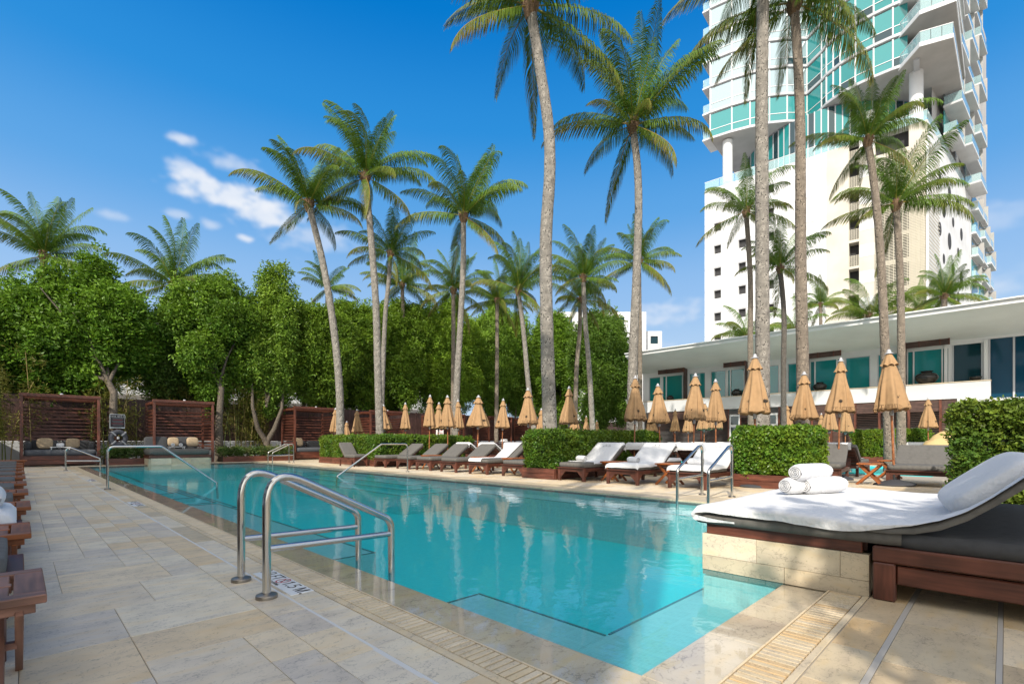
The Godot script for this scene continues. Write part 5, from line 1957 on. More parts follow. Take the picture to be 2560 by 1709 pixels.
# ------------------------------------------------------------------ fence and cabanas
func build_fence_and_cabanas() -> void:
	var t := thing("boundary_fence", "dark brown boarded fence on a low white wall behind the cabanas", "fence", Vector3(0, 0, -29.6))
	one_box("low_wall", Vector3(20, 0.5, 0), Vector3(60, 1.0, 0.25), M.low_wall, t)
	for i in 30:
		one_box("panel", Vector3(-9 + i * 2.0, 2.02, 0.0), Vector3(1.96, 2.0, 0.06), M.fence, t, 0.004)
		one_box("post", Vector3(-10 + i * 2.0, 2.02, 0.0), Vector3(0.05, 2.06, 0.10), M.fence, t)
	t = thing("boundary_fence", "dark boarded fence at the far left end of the terrace", "fence", Vector3(-3.2, 0, -27.4))
	one_box("low_wall", Vector3(0, 0.5, 0), Vector3(0.25, 1.0, 4.3), M.low_wall, t)
	for i in 2: one_box("panel", Vector3(0, 2.02, -1.1 + i * 2.2), Vector3(0.06, 2.0, 2.16), M.fence, t, 0.004)
	var cab := [[0.02, "leftmost slatted cabana with a dark grey sofa and a wooden base"], [4.27, "slatted cabana whose daybed stands on a pale stone block in the pool"], [10.5, "slatted cabana between the planted border and the leaning palm trunk"], [15.0, "slatted cabana behind the long hedge, left of the slim palm trunk"], [20.0, "slatted cabana half hidden behind the row of umbrellas"], [24.7, "slatted cabana with a small dark table, seen between two umbrellas"], [29.2, "farthest slatted cabana, behind the thick palm trunk"]]
	for i in cab.size():
		cabana(cab[i][1], cab[i][0], -27.1, 2.42, true, i != 1, 0.15)
	# sofas: mattress and bolsters are one daybed each
	for e in [[0.02, 0.42, -27.3, "dark grey daybed with a long bolster in the leftmost cabana"], [10.5, 0.42, -27.3, "grey daybed in the cabana left of the leaning palm"]]:
		var d := thing("daybed", e[3], "daybed", Vector3(e[0] + 1.21, e[1], e[2]), 0.0, "cabana daybeds")
		var m := MB.new()
		m.cushion(Vector3(0, 0.12, -0.55), Vector3(2.2, 0.25, 1.5), Basis.IDENTITY, 0.15)
		part("mattress", m, M.blue_grey_cloth, d)
		for x in [-0.56, 0.56]:
			m = MB.new()
			m.cushion(Vector3(x, 0.42, -1.25), Vector3(1.05, 0.42, 0.26), Basis.IDENTITY, 0.35)
			part("bolster", m, M.charcoal_cloth, d)
		for x in [-0.98, 0.98]:
			m = MB.new()
			m.cushion(Vector3(x, 0.40, -0.7), Vector3(0.24, 0.38, 1.0), Basis.IDENTITY, 0.4)
			part("arm_bolster", m, M.charcoal_cloth, d)
	pillow("tan pillow leaning at the left of the leftmost cabana sofa", Vector3(0.75, 0.92, -27.75), Vector3(0.50, 0.44, 0.16), Basis(Vector3.RIGHT, -0.25), M.tan_cloth, "tan cabana pillows")
	pillow("tan pillow behind the towel roll in the leftmost cabana", Vector3(1.62, 0.92, -28.0), Vector3(0.46, 0.42, 0.16), Basis(Vector3.RIGHT, -0.25), M.tan_cloth, "tan cabana pillows")
	tray("white tray on the sofa of the leftmost cabana", Vector3(1.2, 0.665, -27.35), [])
	var rt := make_roll(0.22, 0.075)
	rt.position = Vector3(1.2, 0.78, -27.35)
	rt.set_meta("label", "small rolled towel on the tray in the leftmost cabana")
	# the stone block in the pool with the second cabana's daybed
	var pl := thing("stone_daybed_base", "pale stone block standing in the far end of the pool under a daybed", "plinth", Vector3(5.0, 0, -26.0))
	for r in 2:
		for i in 3:
			one_box("stone_block", Vector3(-0.72 + i * 0.72, -0.12 + r * 0.275, 0.62), Vector3(0.716, 0.272, 0.06), [M.coping_dry, M.stones[3], M.golden[3]][(i + r) % 3], pl, 0.003)
			one_box("stone_block", Vector3(1.11, -0.12 + r * 0.275, 0.3 - i * 0.6), Vector3(0.06, 0.272, 0.596), M.coping_dry, pl, 0.003)
			one_box("stone_block", Vector3(-1.11, -0.12 + r * 0.275, 0.3 - i * 0.6), Vector3(0.06, 0.272, 0.596), M.coping_dry, pl, 0.003)
	one_box("core", Vector3(0, -0.2, -0.3), Vector3(2.16, 0.9, 1.75), M.coping_dry, pl)
	one_box("wood_frame", Vector3(0, 0.34, -0.4), Vector3(2.3, 0.14, 2.1), M.wood, pl, 0.01)
	var d2 := thing("daybed", "grey daybed mattress on the stone block in the pool", "daybed", Vector3(5.0, 0.41, -26.0), 0.0, "cabana daybeds")
	var m2 := MB.new()
	m2.cushion(Vector3(0, 0.13, -0.4), Vector3(2.26, 0.26, 2.1), Basis.IDENTITY, 0.15)
	part("mattress", m2, M.grey_cloth, d2)
	for x in [-0.6, 0.55]:
		m2 = MB.new()
		m2.cushion(Vector3(x, 0.50, -1.25), Vector3(0.9, 0.6, 0.22), Basis(Vector3.RIGHT, -0.2), 0.3)
		part("bolster", m2, M.charcoal_cloth, d2)
	pillow("tan pillow in the middle of the daybed on the stone block", Vector3(5.0, 0.98, -26.95), Vector3(0.44, 0.42, 0.15), Basis(Vector3.RIGHT, -0.3), M.tan_cloth, "tan cabana pillows")
	pillow("tan pillow at the right end of the daybed on the stone block", Vector3(5.75, 0.98, -26.9), Vector3(0.48, 0.44, 0.15), Basis(Vector3.RIGHT, -0.3), M.tan_cloth, "tan cabana pillows")
	tray("white tray on the daybed that stands in the pool", Vector3(4.98, 0.66, -26.2), [])
	for e in [[4.85, "white towel roll on the tray of the daybed in the pool"], [5.15, "tan topped towel roll at the right of the tray on the daybed in the pool"]]:
		dup(rt, "rolled_towel", e[1], Vector3(e[0], 0.775, -26.2), 1.4)
	# low ottoman and cushions in the third cabana
	var ot := thing("ottoman", "wooden ottoman with a grey cushion in front of the third cabana", "ottoman", Vector3(12.2, 0, -26.0))
	one_box("base", Vector3(0, 0.2, 0), Vector3(1.1, 0.4, 0.8), M.wood, ot, 0.01)
	m2 = MB.new()
	m2.cushion(Vector3(0, 0.46, 0), Vector3(1.12, 0.16, 0.82), Basis.IDENTITY, 0.15)
	part("cushion", m2, M.grey_cloth, ot)
	pillow("tan pillow at the left of the third cabana sofa", Vector3(11.1, 0.95, -28.2), Vector3(0.6, 0.5, 0.2), Basis(Vector3.RIGHT, -0.25), M.tan_cloth, "tan cabana pillows")
	ground_cover("green border between the leftmost cabana and the daybed in the pool", Vector3(2.55, 0, -27.5), Vector3(4.0, 0.62, -26.5), 301)
	ground_cover("green border in front of the forked tree right of the second cabana", Vector3(6.95, 0, -27.6), Vector3(10.3, 0.62, -26.6), 302)
	for e in [[2.9, -28.6, 10, 3.6, "bamboo stalks beside the pool rules sign"], [8.3, -28.9, 12, 4.2, "bamboo stalks between the second cabana and the forked tree"], [-0.75, -28.2, 14, 4.4, "bamboo clump left of the leftmost cabana"], [-1.25, -26.3, 10, 4.4, "leaning bamboo clump at the left edge of the picture"], [1.2, -30.1, 12, 4.6, "yellowish bamboo behind the leftmost cabana"], [5.6, -30.1, 12, 4.4, "bamboo behind the second cabana"], [9.4, -29.2, 7, 3.6, "thin bamboo right of the forked tree"], [12.5, -30.1, 8, 3.8, "bamboo behind the third cabana"]]:
		bamboo(e[4], Vector3(e[0], 0, e[1]), e[2], e[3], int(e[0] * 10) + 700, 0.5)

# ------------------------------------------------------------------ trees, palms, hedges
func build_trees() -> void:
	var g := "broadleaf trees along the back fence"
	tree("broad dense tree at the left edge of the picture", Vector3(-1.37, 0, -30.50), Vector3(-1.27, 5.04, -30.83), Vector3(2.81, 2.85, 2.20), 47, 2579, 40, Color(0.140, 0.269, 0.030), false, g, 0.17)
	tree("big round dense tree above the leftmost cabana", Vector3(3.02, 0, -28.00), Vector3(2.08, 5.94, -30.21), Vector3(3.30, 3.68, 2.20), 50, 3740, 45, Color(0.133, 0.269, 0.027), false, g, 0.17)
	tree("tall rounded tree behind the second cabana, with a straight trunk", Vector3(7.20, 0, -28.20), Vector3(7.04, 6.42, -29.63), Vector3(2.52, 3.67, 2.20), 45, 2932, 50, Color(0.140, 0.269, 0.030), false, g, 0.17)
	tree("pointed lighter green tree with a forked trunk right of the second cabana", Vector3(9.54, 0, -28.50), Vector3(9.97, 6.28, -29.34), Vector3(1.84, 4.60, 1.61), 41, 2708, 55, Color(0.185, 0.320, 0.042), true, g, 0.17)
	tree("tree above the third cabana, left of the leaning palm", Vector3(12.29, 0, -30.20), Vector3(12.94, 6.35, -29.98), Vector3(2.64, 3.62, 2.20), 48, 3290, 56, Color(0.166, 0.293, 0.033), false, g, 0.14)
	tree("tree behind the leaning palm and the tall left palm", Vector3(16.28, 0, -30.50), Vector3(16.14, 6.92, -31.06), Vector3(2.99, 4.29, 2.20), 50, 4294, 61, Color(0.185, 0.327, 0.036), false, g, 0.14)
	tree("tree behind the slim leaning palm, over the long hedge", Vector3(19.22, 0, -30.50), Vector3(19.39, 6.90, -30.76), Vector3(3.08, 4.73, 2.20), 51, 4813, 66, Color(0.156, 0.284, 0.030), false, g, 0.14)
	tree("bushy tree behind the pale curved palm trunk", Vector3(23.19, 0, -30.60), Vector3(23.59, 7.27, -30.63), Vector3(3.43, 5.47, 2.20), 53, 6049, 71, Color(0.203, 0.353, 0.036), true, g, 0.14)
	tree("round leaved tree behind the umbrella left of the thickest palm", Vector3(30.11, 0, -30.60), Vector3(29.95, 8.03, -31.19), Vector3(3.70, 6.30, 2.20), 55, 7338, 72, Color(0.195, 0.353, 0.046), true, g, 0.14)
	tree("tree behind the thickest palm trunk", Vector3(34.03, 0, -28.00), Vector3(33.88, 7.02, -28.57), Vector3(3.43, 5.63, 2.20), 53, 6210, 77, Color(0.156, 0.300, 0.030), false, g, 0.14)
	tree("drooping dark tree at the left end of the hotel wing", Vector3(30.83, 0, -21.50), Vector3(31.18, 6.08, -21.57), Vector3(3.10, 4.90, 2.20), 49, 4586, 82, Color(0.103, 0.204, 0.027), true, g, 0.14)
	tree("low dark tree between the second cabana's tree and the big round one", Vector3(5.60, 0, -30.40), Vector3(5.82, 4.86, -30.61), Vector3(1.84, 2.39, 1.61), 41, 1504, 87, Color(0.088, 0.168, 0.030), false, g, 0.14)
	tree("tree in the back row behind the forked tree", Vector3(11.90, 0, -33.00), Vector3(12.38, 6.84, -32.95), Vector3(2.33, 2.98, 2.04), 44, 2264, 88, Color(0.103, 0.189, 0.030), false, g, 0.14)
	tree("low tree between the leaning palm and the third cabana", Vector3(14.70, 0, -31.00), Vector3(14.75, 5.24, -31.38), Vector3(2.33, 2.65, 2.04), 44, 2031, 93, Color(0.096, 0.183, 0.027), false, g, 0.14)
	# behind the photographer: its leaves dapple the near terrace
	tree("leafy tree standing behind the near terrace, out at the lower right", Vector3(-3.0, 0, 3.4), Vector3(-2.76, 5.3, 3.3), Vector3(1.35, 0.75, 1.3), 26, 75, 88, Color(0.055, 0.125, 0.022), false, "", 0.12)

func build_palms() -> void:
	var g := "coconut palms round the pool"
	palm("leaning palm at the left of the group, behind the umbrella with the slanted top", Vector3(11.15, 0, -23.07), [Vector3(11.13, 3.40, -23.09), Vector3(10.92, 6.60, -23.30), Vector3(10.54, 9.81, -23.68), Vector3(10.06, 12.54, -24.16)], 0.200, 0.150, 0.88, 20, M.palm_trunk, [4,8,4,3,2], g)
	palm("tallest of the three palms left of the middle, in front of the slim one", Vector3(12.46, 0, -21.48), [Vector3(12.38, 3.38, -21.57), Vector3(12.29, 7.62, -21.66), Vector3(12.11, 11.01, -21.83), Vector3(11.93, 13.76, -22.01)], 0.200, 0.150, 0.95, 37, M.palm_trunk, [4,9,5,4,2], g)
	palm("slim palm leaning against the tallest left palm, with a lower crown", Vector3(13.73, 0, -23.75), [Vector3(13.83, 4.79, -23.64), Vector3(13.93, 7.84, -23.55), Vector3(14.06, 9.71, -23.41), Vector3(14.11, 11.00, -23.36)], 0.150, 0.110, 0.70, 54, M.palm_trunk, [3,7,4,3,2], g)
	palm("palm with a pale curved trunk rising among the row of umbrellas", Vector3(15.62, 0, -19.74), [Vector3(15.69, 3.48, -19.67), Vector3(15.81, 6.57, -19.54), Vector3(15.92, 9.66, -19.43), Vector3(15.94, 12.31, -19.42)], 0.190, 0.130, 0.95, 71, M.palm_trunk, [4,8,5,4,2], g)
	palm("slim palm curving left behind the umbrella by the second hedge", Vector3(18.61, 0, -16.75), [Vector3(18.28, 3.70, -17.08), Vector3(18.12, 6.12, -17.23), Vector3(18.00, 7.67, -17.36), Vector3(17.90, 8.60, -17.45)], 0.140, 0.110, 0.72, 88, M.palm_trunk, [4,7,5,3,2], g)
	palm("thickest tall palm in the middle, its crown cut off by the top of the picture", Vector3(10.54, 0, -8.97), [Vector3(10.46, 3.58, -9.06), Vector3(10.43, 6.51, -9.09), Vector3(10.50, 8.46, -9.01), Vector3(10.48, 9.80, -9.04), Vector3(10.30, 11.51, -9.21), Vector3(10.12, 13.09, -9.39)], 0.215, 0.140, 0.88, 105, M.palm_trunk, [3,5,6,6,3], g)
	palm("slender pale palm right of the thickest trunk, its crown behind it", Vector3(20.22, 0, -14.43), [Vector3(20.04, 4.51, -14.61), Vector3(19.90, 6.89, -14.75), Vector3(19.82, 9.05, -14.82)], 0.150, 0.110, 0.66, 122, M.palm_trunk, [4,7,5,4,2], g)
	palm("short slim palm leaning right between the thickest palm and the slender pale one", Vector3(21.92, 0, -16.97), [Vector3(21.98, 4.69, -16.91), Vector3(22.11, 7.12, -16.77), Vector3(22.13, 8.82, -16.76)], 0.140, 0.110, 0.62, 139, M.palm_trunk_warm, [3,6,5,4,2], g)
	palm("palm with a dark upper trunk and a full crown left of the tower", Vector3(14.39, 0, -8.80), [Vector3(14.44, 3.49, -8.76), Vector3(14.52, 6.39, -8.67), Vector3(14.57, 8.71, -8.62), Vector3(14.54, 10.15, -8.65), Vector3(14.44, 11.43, -8.76)], 0.180, 0.115, 0.80, 156, M.palm_trunk, [4,7,6,5,3], g)
	palm("small palm whose crown shows behind the dark topped palm", Vector3(26.71, 0, -15.71), [Vector3(26.71, 6.62, -15.71), Vector3(26.67, 11.92, -15.75)], 0.160, 0.120, 0.74, 173, M.palm_trunk_warm, [3,5,5,5,2], g)
	palm("thick pale spotted palm trunk before the left part of the tower", Vector3(15.13, 0, -4.95), [Vector3(15.14, 3.66, -4.94), Vector3(15.13, 7.42, -4.95), Vector3(15.13, 10.56, -4.96), Vector3(15.14, 12.94, -4.94), Vector3(15.16, 14.57, -4.92)], 0.210, 0.155, 0.80, 190, M.palm_trunk, [2,4,4,5,3], g)
	palm("brown spotted palm in front of the tower, its dry crown at the top edge", Vector3(16.41, 0, -4.23), [Vector3(16.41, 3.09, -4.24), Vector3(16.37, 6.31, -4.28), Vector3(16.36, 10.18, -4.29), Vector3(16.30, 12.50, -4.35), Vector3(16.23, 13.89, -4.42)], 0.190, 0.120, 0.84, 207, M.palm_trunk_warm, [2,4,4,5,2], g)
	palm("slim dark palm with browning fronds at the left corner of the tower", Vector3(23.09, 0, -8.02), [Vector3(23.08, 5.12, -8.04), Vector3(23.08, 8.23, -8.04), Vector3(22.94, 11.18, -8.17)], 0.130, 0.100, 0.66, 224, M.palm_trunk_warm, [3,5,4,4,2], g)
	palm("slim dark trunked palm between the two thick trunks, crown below the white wall windows", Vector3(24.13, 0, -6.98), [Vector3(24.12, 4.15, -6.99), Vector3(24.14, 6.68, -6.98), Vector3(24.01, 8.66, -7.10)], 0.125, 0.100, 0.60, 241, M.palm_trunk_dark, [3,6,4,4,2], g)  # this trunk stands in shade; the shade is put into its dark material
	palm("palm with windswept crown in front of the cream wall, right of the brown palm", Vector3(20.62, 0, -2.71), [Vector3(20.51, 3.36, -2.82), Vector3(20.40, 7.00, -2.94), Vector3(20.25, 9.34, -3.08), Vector3(20.08, 11.01, -3.25)], 0.160, 0.105, 0.58, 258, M.palm_trunk_warm, [4,6,5,4,2], g)
	palm("palm with long drooping fronds in front of the louvre screen of the tower", Vector3(23.78, 0, -2.81), [Vector3(23.78, 3.69, -2.80), Vector3(23.76, 7.18, -2.83), Vector3(23.64, 9.97, -2.94)], 0.155, 0.110, 0.72, 275, M.palm_trunk_warm, [3,6,4,4,2], g)
	palm("short palm with a bushy crown at the right end of the tower", Vector3(31.21, 0, -2.02), [Vector3(31.20, 5.82, -2.04), Vector3(31.18, 7.89, -2.05)], 0.130, 0.110, 0.50, 292, M.palm_trunk_warm, [4,7,7,6,3], g)
	palm("windblown palm crown behind the trees at the left edge", Vector3(0.88, 0, -35.89), [Vector3(0.89, 8.17, -35.88), Vector3(0.94, 10.69, -35.83)], 0.180, 0.150, 0.88, 309, M.palm_trunk, [4,8,6,4,2], g)
	palm("palm crown between the two leftmost trees", Vector3(5.94, 0, -32.24), [Vector3(5.95, 6.06, -32.23), Vector3(5.96, 9.52, -32.22)], 0.180, 0.130, 0.86, 326, M.palm_trunk, [4,7,5,4,2], g)
	palm("small dark palm crown behind the trees left of the leaning palm", Vector3(16.90, 0, -36.84), [Vector3(16.80, 8.12, -36.94), Vector3(16.80, 12.75, -36.94)], 0.160, 0.130, 0.68, 343, M.palm_trunk_dark, [2,4,5,4,1], g)
	palm("palm crown behind the trees between the tall left palm and the pale curved trunk", Vector3(19.13, 0, -30.36), [Vector3(19.30, 7.56, -30.20), Vector3(19.23, 12.04, -30.27)], 0.160, 0.130, 0.85, 360, M.palm_trunk_warm, [3,5,5,5,2], g)
	palm("palm with a reddish flower stalk behind the pale curved trunk", Vector3(20.52, 0, -26.15), [Vector3(20.56, 7.18, -26.11), Vector3(20.56, 11.03, -26.11)], 0.160, 0.130, 0.80, 377, M.palm_trunk_warm, [3,6,5,5,2], g)
	palm("low palm crown behind the trees left of the thickest trunk", Vector3(24.63, 0, -26.28), [Vector3(24.68, 7.11, -26.23), Vector3(24.68, 11.24, -26.23)], 0.160, 0.130, 0.78, 394, M.palm_trunk_warm, [3,6,6,6,2], g)
	palm("little palm in front of the distant white block", Vector3(36.86, 0, -25.36), [Vector3(36.87, 6.91, -25.36), Vector3(36.87, 11.26, -25.36)], 0.140, 0.120, 0.60, 411, M.palm_trunk_warm, [3,6,6,5,2], g)
	palm("palm on the far side of the hotel wing roof, left of the brown palm trunk", Vector3(50.58, 0, -11.65), [Vector3(50.61, 9.24, -11.62), Vector3(50.58, 13.13, -11.65)], 0.170, 0.130, 0.66, 428, M.palm_trunk_warm, [2,5,5,4,2], g)
	palm("spreading palm fronds over the hotel wing roof in front of the parking openings", Vector3(56.12, 0, -8.94), [Vector3(56.10, 8.40, -8.96), Vector3(56.10, 12.66, -8.96)], 0.170, 0.130, 1.10, 445, M.palm_trunk_warm, [0,3,8,8,2], g)
	palm("palm fronds showing over the roof behind the thick spotted trunk", Vector3(49.01, 0, -13.21), [Vector3(48.99, 7.69, -13.24), Vector3(48.99, 10.87, -13.24)], 0.150, 0.120, 0.85, 462, M.palm_trunk_warm, [1,3,6,5,2], g)
	palm("lowest palm fronds over the left part of the hotel wing roof", Vector3(43.85, 0, -15.55), [Vector3(43.82, 6.64, -15.57), Vector3(43.82, 9.79, -15.57)], 0.150, 0.120, 0.85, 479, M.palm_trunk_warm, [1,3,6,6,2], g)
	palm("palm fronds over the roof right of the louvre screen", Vector3(62.00, 0, -5.89), [Vector3(61.98, 8.72, -5.90), Vector3(61.98, 13.60, -5.90)], 0.150, 0.120, 0.90, 496, M.palm_trunk_warm, [1,3,6,6,2], g)
	palm("palm behind the near end of the pool whose trunk shadow crosses the water", Vector3(-2.6, 0, -1.5), [Vector3(-2.5, 5, -1.4), Vector3(-2.3, 11.5, -1.3)], 0.2, 0.15, 1.0, 777, M.palm_trunk, [3, 5, 6, 5, 2], "")

func build_hedges() -> void:
	var tn := Color(0.105, 0.195, 0.020)
	hedge("long clipped hedge block on the left, behind the grey loungers", Vector3(10.0, 0.20, -22.9), Vector3(15.1, 1.27, -17.6), 150.0, 1, tn, 0.03, true)
	hedge("clipped hedge in the middle, at the foot of the thickest palm", Vector3(9.84, 0.24, -9.45), Vector3(15.5, 1.30, -8.28), 260.0, 2, tn, 0.03, true)
	hedge("clipped hedge behind the nearest umbrella, right of the white loungers", Vector3(11.2, 0.24, -4.3), Vector3(13.2, 1.30, -2.9), 420.0, 3, Color(0.115, 0.215, 0.020), 0.03, true)
	hedge("far clipped hedge in front of the louvred screens, right of the palms", Vector3(28.3, 0.24, -5.3), Vector3(29.7, 1.55, -2.4), 200.0, 4, Color(0.115, 0.215, 0.020), 0.03, true)
	hedge("tall loose hedge behind the head of the big sunbed", Vector3(10.2, 0.0, -0.62), Vector3(12.6, 1.60, 2.2), 330.0, 5, Color(0.105, 0.180, 0.024), 0.12, false)

# ------------------------------------------------------------------ the big sunbed
func build_sunbed() -> void:
	var X0 := 3.88
	var X1 := 6.35
	var pl := thing("stone_plinth", "pale stone plinth in the pool corner under the big white sunbed", "plinth", Vector3(X0, 0, -1.72))
	one_box("core", Vector3(1.23, -0.12, 0.56), Vector3(2.36, 0.76, 1.04), M.coping_dry, pl)
	for e in [[0.0, 0.41, 0.095, 0.268], [0.41, 0.94, 0.095, 0.268], [0.94, 1.10, 0.095, 0.268], [0.0, 0.60, -0.02, 0.095], [0.60, 1.10, -0.02, 0.095]]:
		one_box("stone_block", Vector3(0.03, (e[2] + e[3]) / 2, (e[0] + e[1]) / 2), Vector3(0.06, e[3] - e[2] - 0.002, e[1] - e[0] - 0.002), [M.coping_dry, M.stones[3], M.golden[3]][int(e[1] * 10) % 3], pl, 0.002)
	for i in 4:
		one_box("stone_block", Vector3(0.34 + i * 0.6, 0.122, 0.03), Vector3(0.598, 0.29, 0.06), M.coping_dry, pl, 0.002)
	for i in 5:
		one_box("waterline_tile", Vector3(0.033, -0.040, 0.06 + i * 0.118), Vector3(0.06, 0.036, 0.113), M.waterline, pl, 0.001)
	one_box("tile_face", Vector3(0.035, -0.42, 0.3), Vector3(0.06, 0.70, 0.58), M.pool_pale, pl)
	var t := thing("sunbed", "big double sunbed with a grey mattress and reddish wooden frame, at the right front", "sunbed", Vector3(X0, 0, -1.72))
	one_box("trim_board", Vector3(0.035, 0.318, 0.545), Vector3(0.05, 0.096, 1.03), M.wood, t, 0.006)
	one_box("trim_board", Vector3(1.22, 0.318, 0.045), Vector3(2.32, 0.096, 0.05), M.wood, t, 0.006)
	one_box("deck_board", Vector3(1.25, 0.31, 0.6), Vector3(2.3, 0.07, 0.95), M.wood, t)
	# frame of the head end, standing on the terrace
	one_box("frame_board", Vector3(0.0, 0.287, 1.93), Vector3(0.06, 0.100, 1.62), M.wood, t, 0.008)
	one_box("frame_board", Vector3(0.012, 0.166, 1.99), Vector3(0.05, 0.118, 1.50), M.wood, t, 0.008)
	one_box("leg", Vector3(-0.002, 0.117, 1.18), Vector3(0.07, 0.236, 0.115), M.wood, t, 0.008)
	one_box("leg", Vector3(-0.002, 0.117, 2.68), Vector3(0.07, 0.236, 0.115), M.wood, t, 0.008)
	one_box("slat_base", Vector3(1.24, 0.30, 1.95), Vector3(2.36, 0.05, 1.55), M.wood, t)
	for s in [0.0, 1.0]:
		one_box("frame_board", Vector3(1.24, 0.24, 1.14 + s * 1.58), Vector3(2.3, 0.16, 0.05), M.wood, t, 0.006)
	var b := MB.new()
	b.cushion(Vector3(1.24, 0.39, 0.62), Vector3(2.52, 0.095, 1.42), Basis.IDENTITY, 0.12, 16)
	part("mattress", b, M.grey_cloth, t)
	b = MB.new()
	b.cushion(Vector3(1.24, 0.385, 2.0), Vector3(2.52, 0.105, 1.62), Basis.IDENTITY, 0.12, 16)
	part("mattress", b, M.charcoal_cloth, t)
	# the pad that bends up into the backrest
	var prof := [Vector2(-0.045, 0.452), Vector2(-0.03, 0.476), Vector2(0.04, 0.492), Vector2(0.25, 0.500), Vector2(0.55, 0.500), Vector2(0.85, 0.492), Vector2(1.05, 0.484), Vector2(1.20, 0.484), Vector2(1.32, 0.497), Vector2(1.44, 0.535), Vector2(1.56, 0.605), Vector2(1.68, 0.705), Vector2(1.82, 0.835), Vector2(1.98, 0.975), Vector2(2.14, 1.09), Vector2(2.20, 1.11)]
	var rows := []
	for p in prof: rows.append([Vector3(-0.035, p.y - 0.060, p.x + 0.010), Vector3(-0.042, p.y - 0.042, p.x), Vector3(-0.03, p.y - 0.012, p.x), Vector3(0.6, p.y - 0.008, p.x), Vector3(1.3, p.y - 0.008, p.x), Vector3(2.0, p.y - 0.008, p.x), Vector3(2.51, p.y - 0.012, p.x), Vector3(2.52, p.y - 0.042, p.x), Vector3(2.51, p.y - 0.060, p.x + 0.010)])
	b = MB.new()
	b.grid(rows, true, 0.1)
	var under := []
	for p in prof: under.append([Vector3(-0.035, p.y - 0.060, p.x + 0.010), Vector3(1.2, p.y - 0.060, p.x + 0.010), Vector3(2.51, p.y - 0.060, p.x + 0.010)])
	b.grid(under, false, 0.1)
	part("back_pad", b, M.grey_cloth, t)
	b = MB.new()
	for x in [0.25, 2.2]: b.bar(Vector3(x, 0.34, 2.35), Vector3(x, 0.92, 2.08), 0.05, 0.04)
	part("prop", b, M.wood, t)
	# white cover
	var tw := thing("sunbed_cover", "white towelling cover spread over the big sunbed", "towel", Vector3(X0, 0, -1.72))
	var nz := FastNoiseLite.new()
	nz.seed = 7
	nz.frequency = 1.1
	var cv := Curve2D.new()
	for p in prof: cv.add_point(p)
	rows = []
	var N := 70
	for i in N + 1:
		var p := cv.sample_baked(cv.get_baked_length() * i / N)
		var row := []
		# hem of the near side: short at the foot and on the backrest, longest in the middle
		var z := p.x
		var hem := (0.045 + 0.03 * smoothstep(0.0, 0.7, z)) * (1.0 - smoothstep(0.85, 1.45, z)) + 0.002 * sin(z * 9.0)
		for k in 41:
			var u := k / 40.0
			var x := 0.0
			var y := p.y + 0.004
			if u < 0.09:
				x = -0.050 - 0.003 * sin(z * 14.0) * (1.0 - u / 0.09)
				y -= hem * (1.0 - u / 0.09) + 0.008
			elif u > 0.94:
				x = 2.53
				y -= 0.06 * (u - 0.94) / 0.06 + 0.006
			else:
				x = lerpf(-0.042, 2.525, (u - 0.09) / 0.85)
			y += nz.get_noise_2d(x * 0.8 + 5.0, z * 1.5) * 0.012 + nz.get_noise_2d(x * 3.0, z * 2.2 + 9.0) * 0.004
			y += 0.012 * exp(-pow((x - 0.35 - 0.25 * z) / 0.06, 2.0)) * smoothstep(0.1, 0.8, z) * (1.0 - smoothstep(1.2, 1.5, z))
			row.append(Vector3(x, y, z - (0.012 if z < -0.0 else 0.0)))
		rows.append(row)
	# the foot end folds under the mattress
	var first := []
	var firstb := []
	var firstc := []
	for k in 41:
		var q: Vector3 = rows[0][k]
		first.append(Vector3(q.x, 0.385 + 0.02 * sin(q.x * 3.0), -0.052))
		firstb.append(Vector3(q.x, 0.42, -0.072))
		firstc.append(Vector3(q.x, 0.368, -0.03))
	rows.push_front(firstb)
	rows.push_front(first)
	rows.push_front(firstc)
	b = MB.new()
	b.grid(rows, true, 0.1)
	part("cloth", b, M.towel, tw)
	b = MB.new()
	var strip := []
	for i in 9:
		var z := lerpf(-0.05, 0.27, i / 8.0)
		strip.append([Vector3(-0.048, 0.372 - 0.004 * sin(z * 20.0), z), Vector3(-0.052, 0.389 + 0.03 * (1.0 - i / 8.0) * (1.0 - i / 8.0), z)])
	b.grid(strip, false, 0.1)
	part("folded_edge", b, M.towel, tw)
	# pillow with a flat hem
	var pw_ := thing("sunbed_pillow", "white pillow with a loose hem leaning on the backrest of the big sunbed", "pillow", Vector3(X0 + 0.60, 0.735, -0.10))
	var bas := Basis(Vector3.UP, 0.12) * Basis(Vector3.RIGHT, -0.70)
	b = MB.new()
	b.cushion(Vector3.ZERO, Vector3(1.0, 0.15, 0.52), bas, 0.48, 16)
	part("pillow", b, M.towel, pw_)
	b = MB.new()
	rows = []
	for i in 7:
		var row := []
		for k in 15:
			var u := k / 14.0
			row.append(bas * Vector3(lerpf(-0.42, 0.42, u), 0.012 * sin(u * 17.0) * i / 6.0 - 0.03 * i / 6.0, 0.20 + 0.15 * i / 6.0))
		rows.append(row)
	b.grid(rows, true, 0.1)
	part("hem", b, M.towel, pw_)
	# three rolled towels on the foot end
	var r0 := make_roll(0.52, 0.082)
	r0.position = Vector3(5.26, 0.506, -1.36)
	r0.rotation.y = -0.32
	r0.set_meta("label", "rolled white towel at the front left of the heap on the big sunbed")
	dup(r0, "rolled_towel", "rolled white towel at the back right of the heap on the big sunbed", Vector3(5.40, 0.506, -1.22), -0.38)
	dup(r0, "rolled_towel", "rolled white towel lying on top of the other two on the big sunbed", Vector3(5.30, 0.630, -1.30), -0.26)

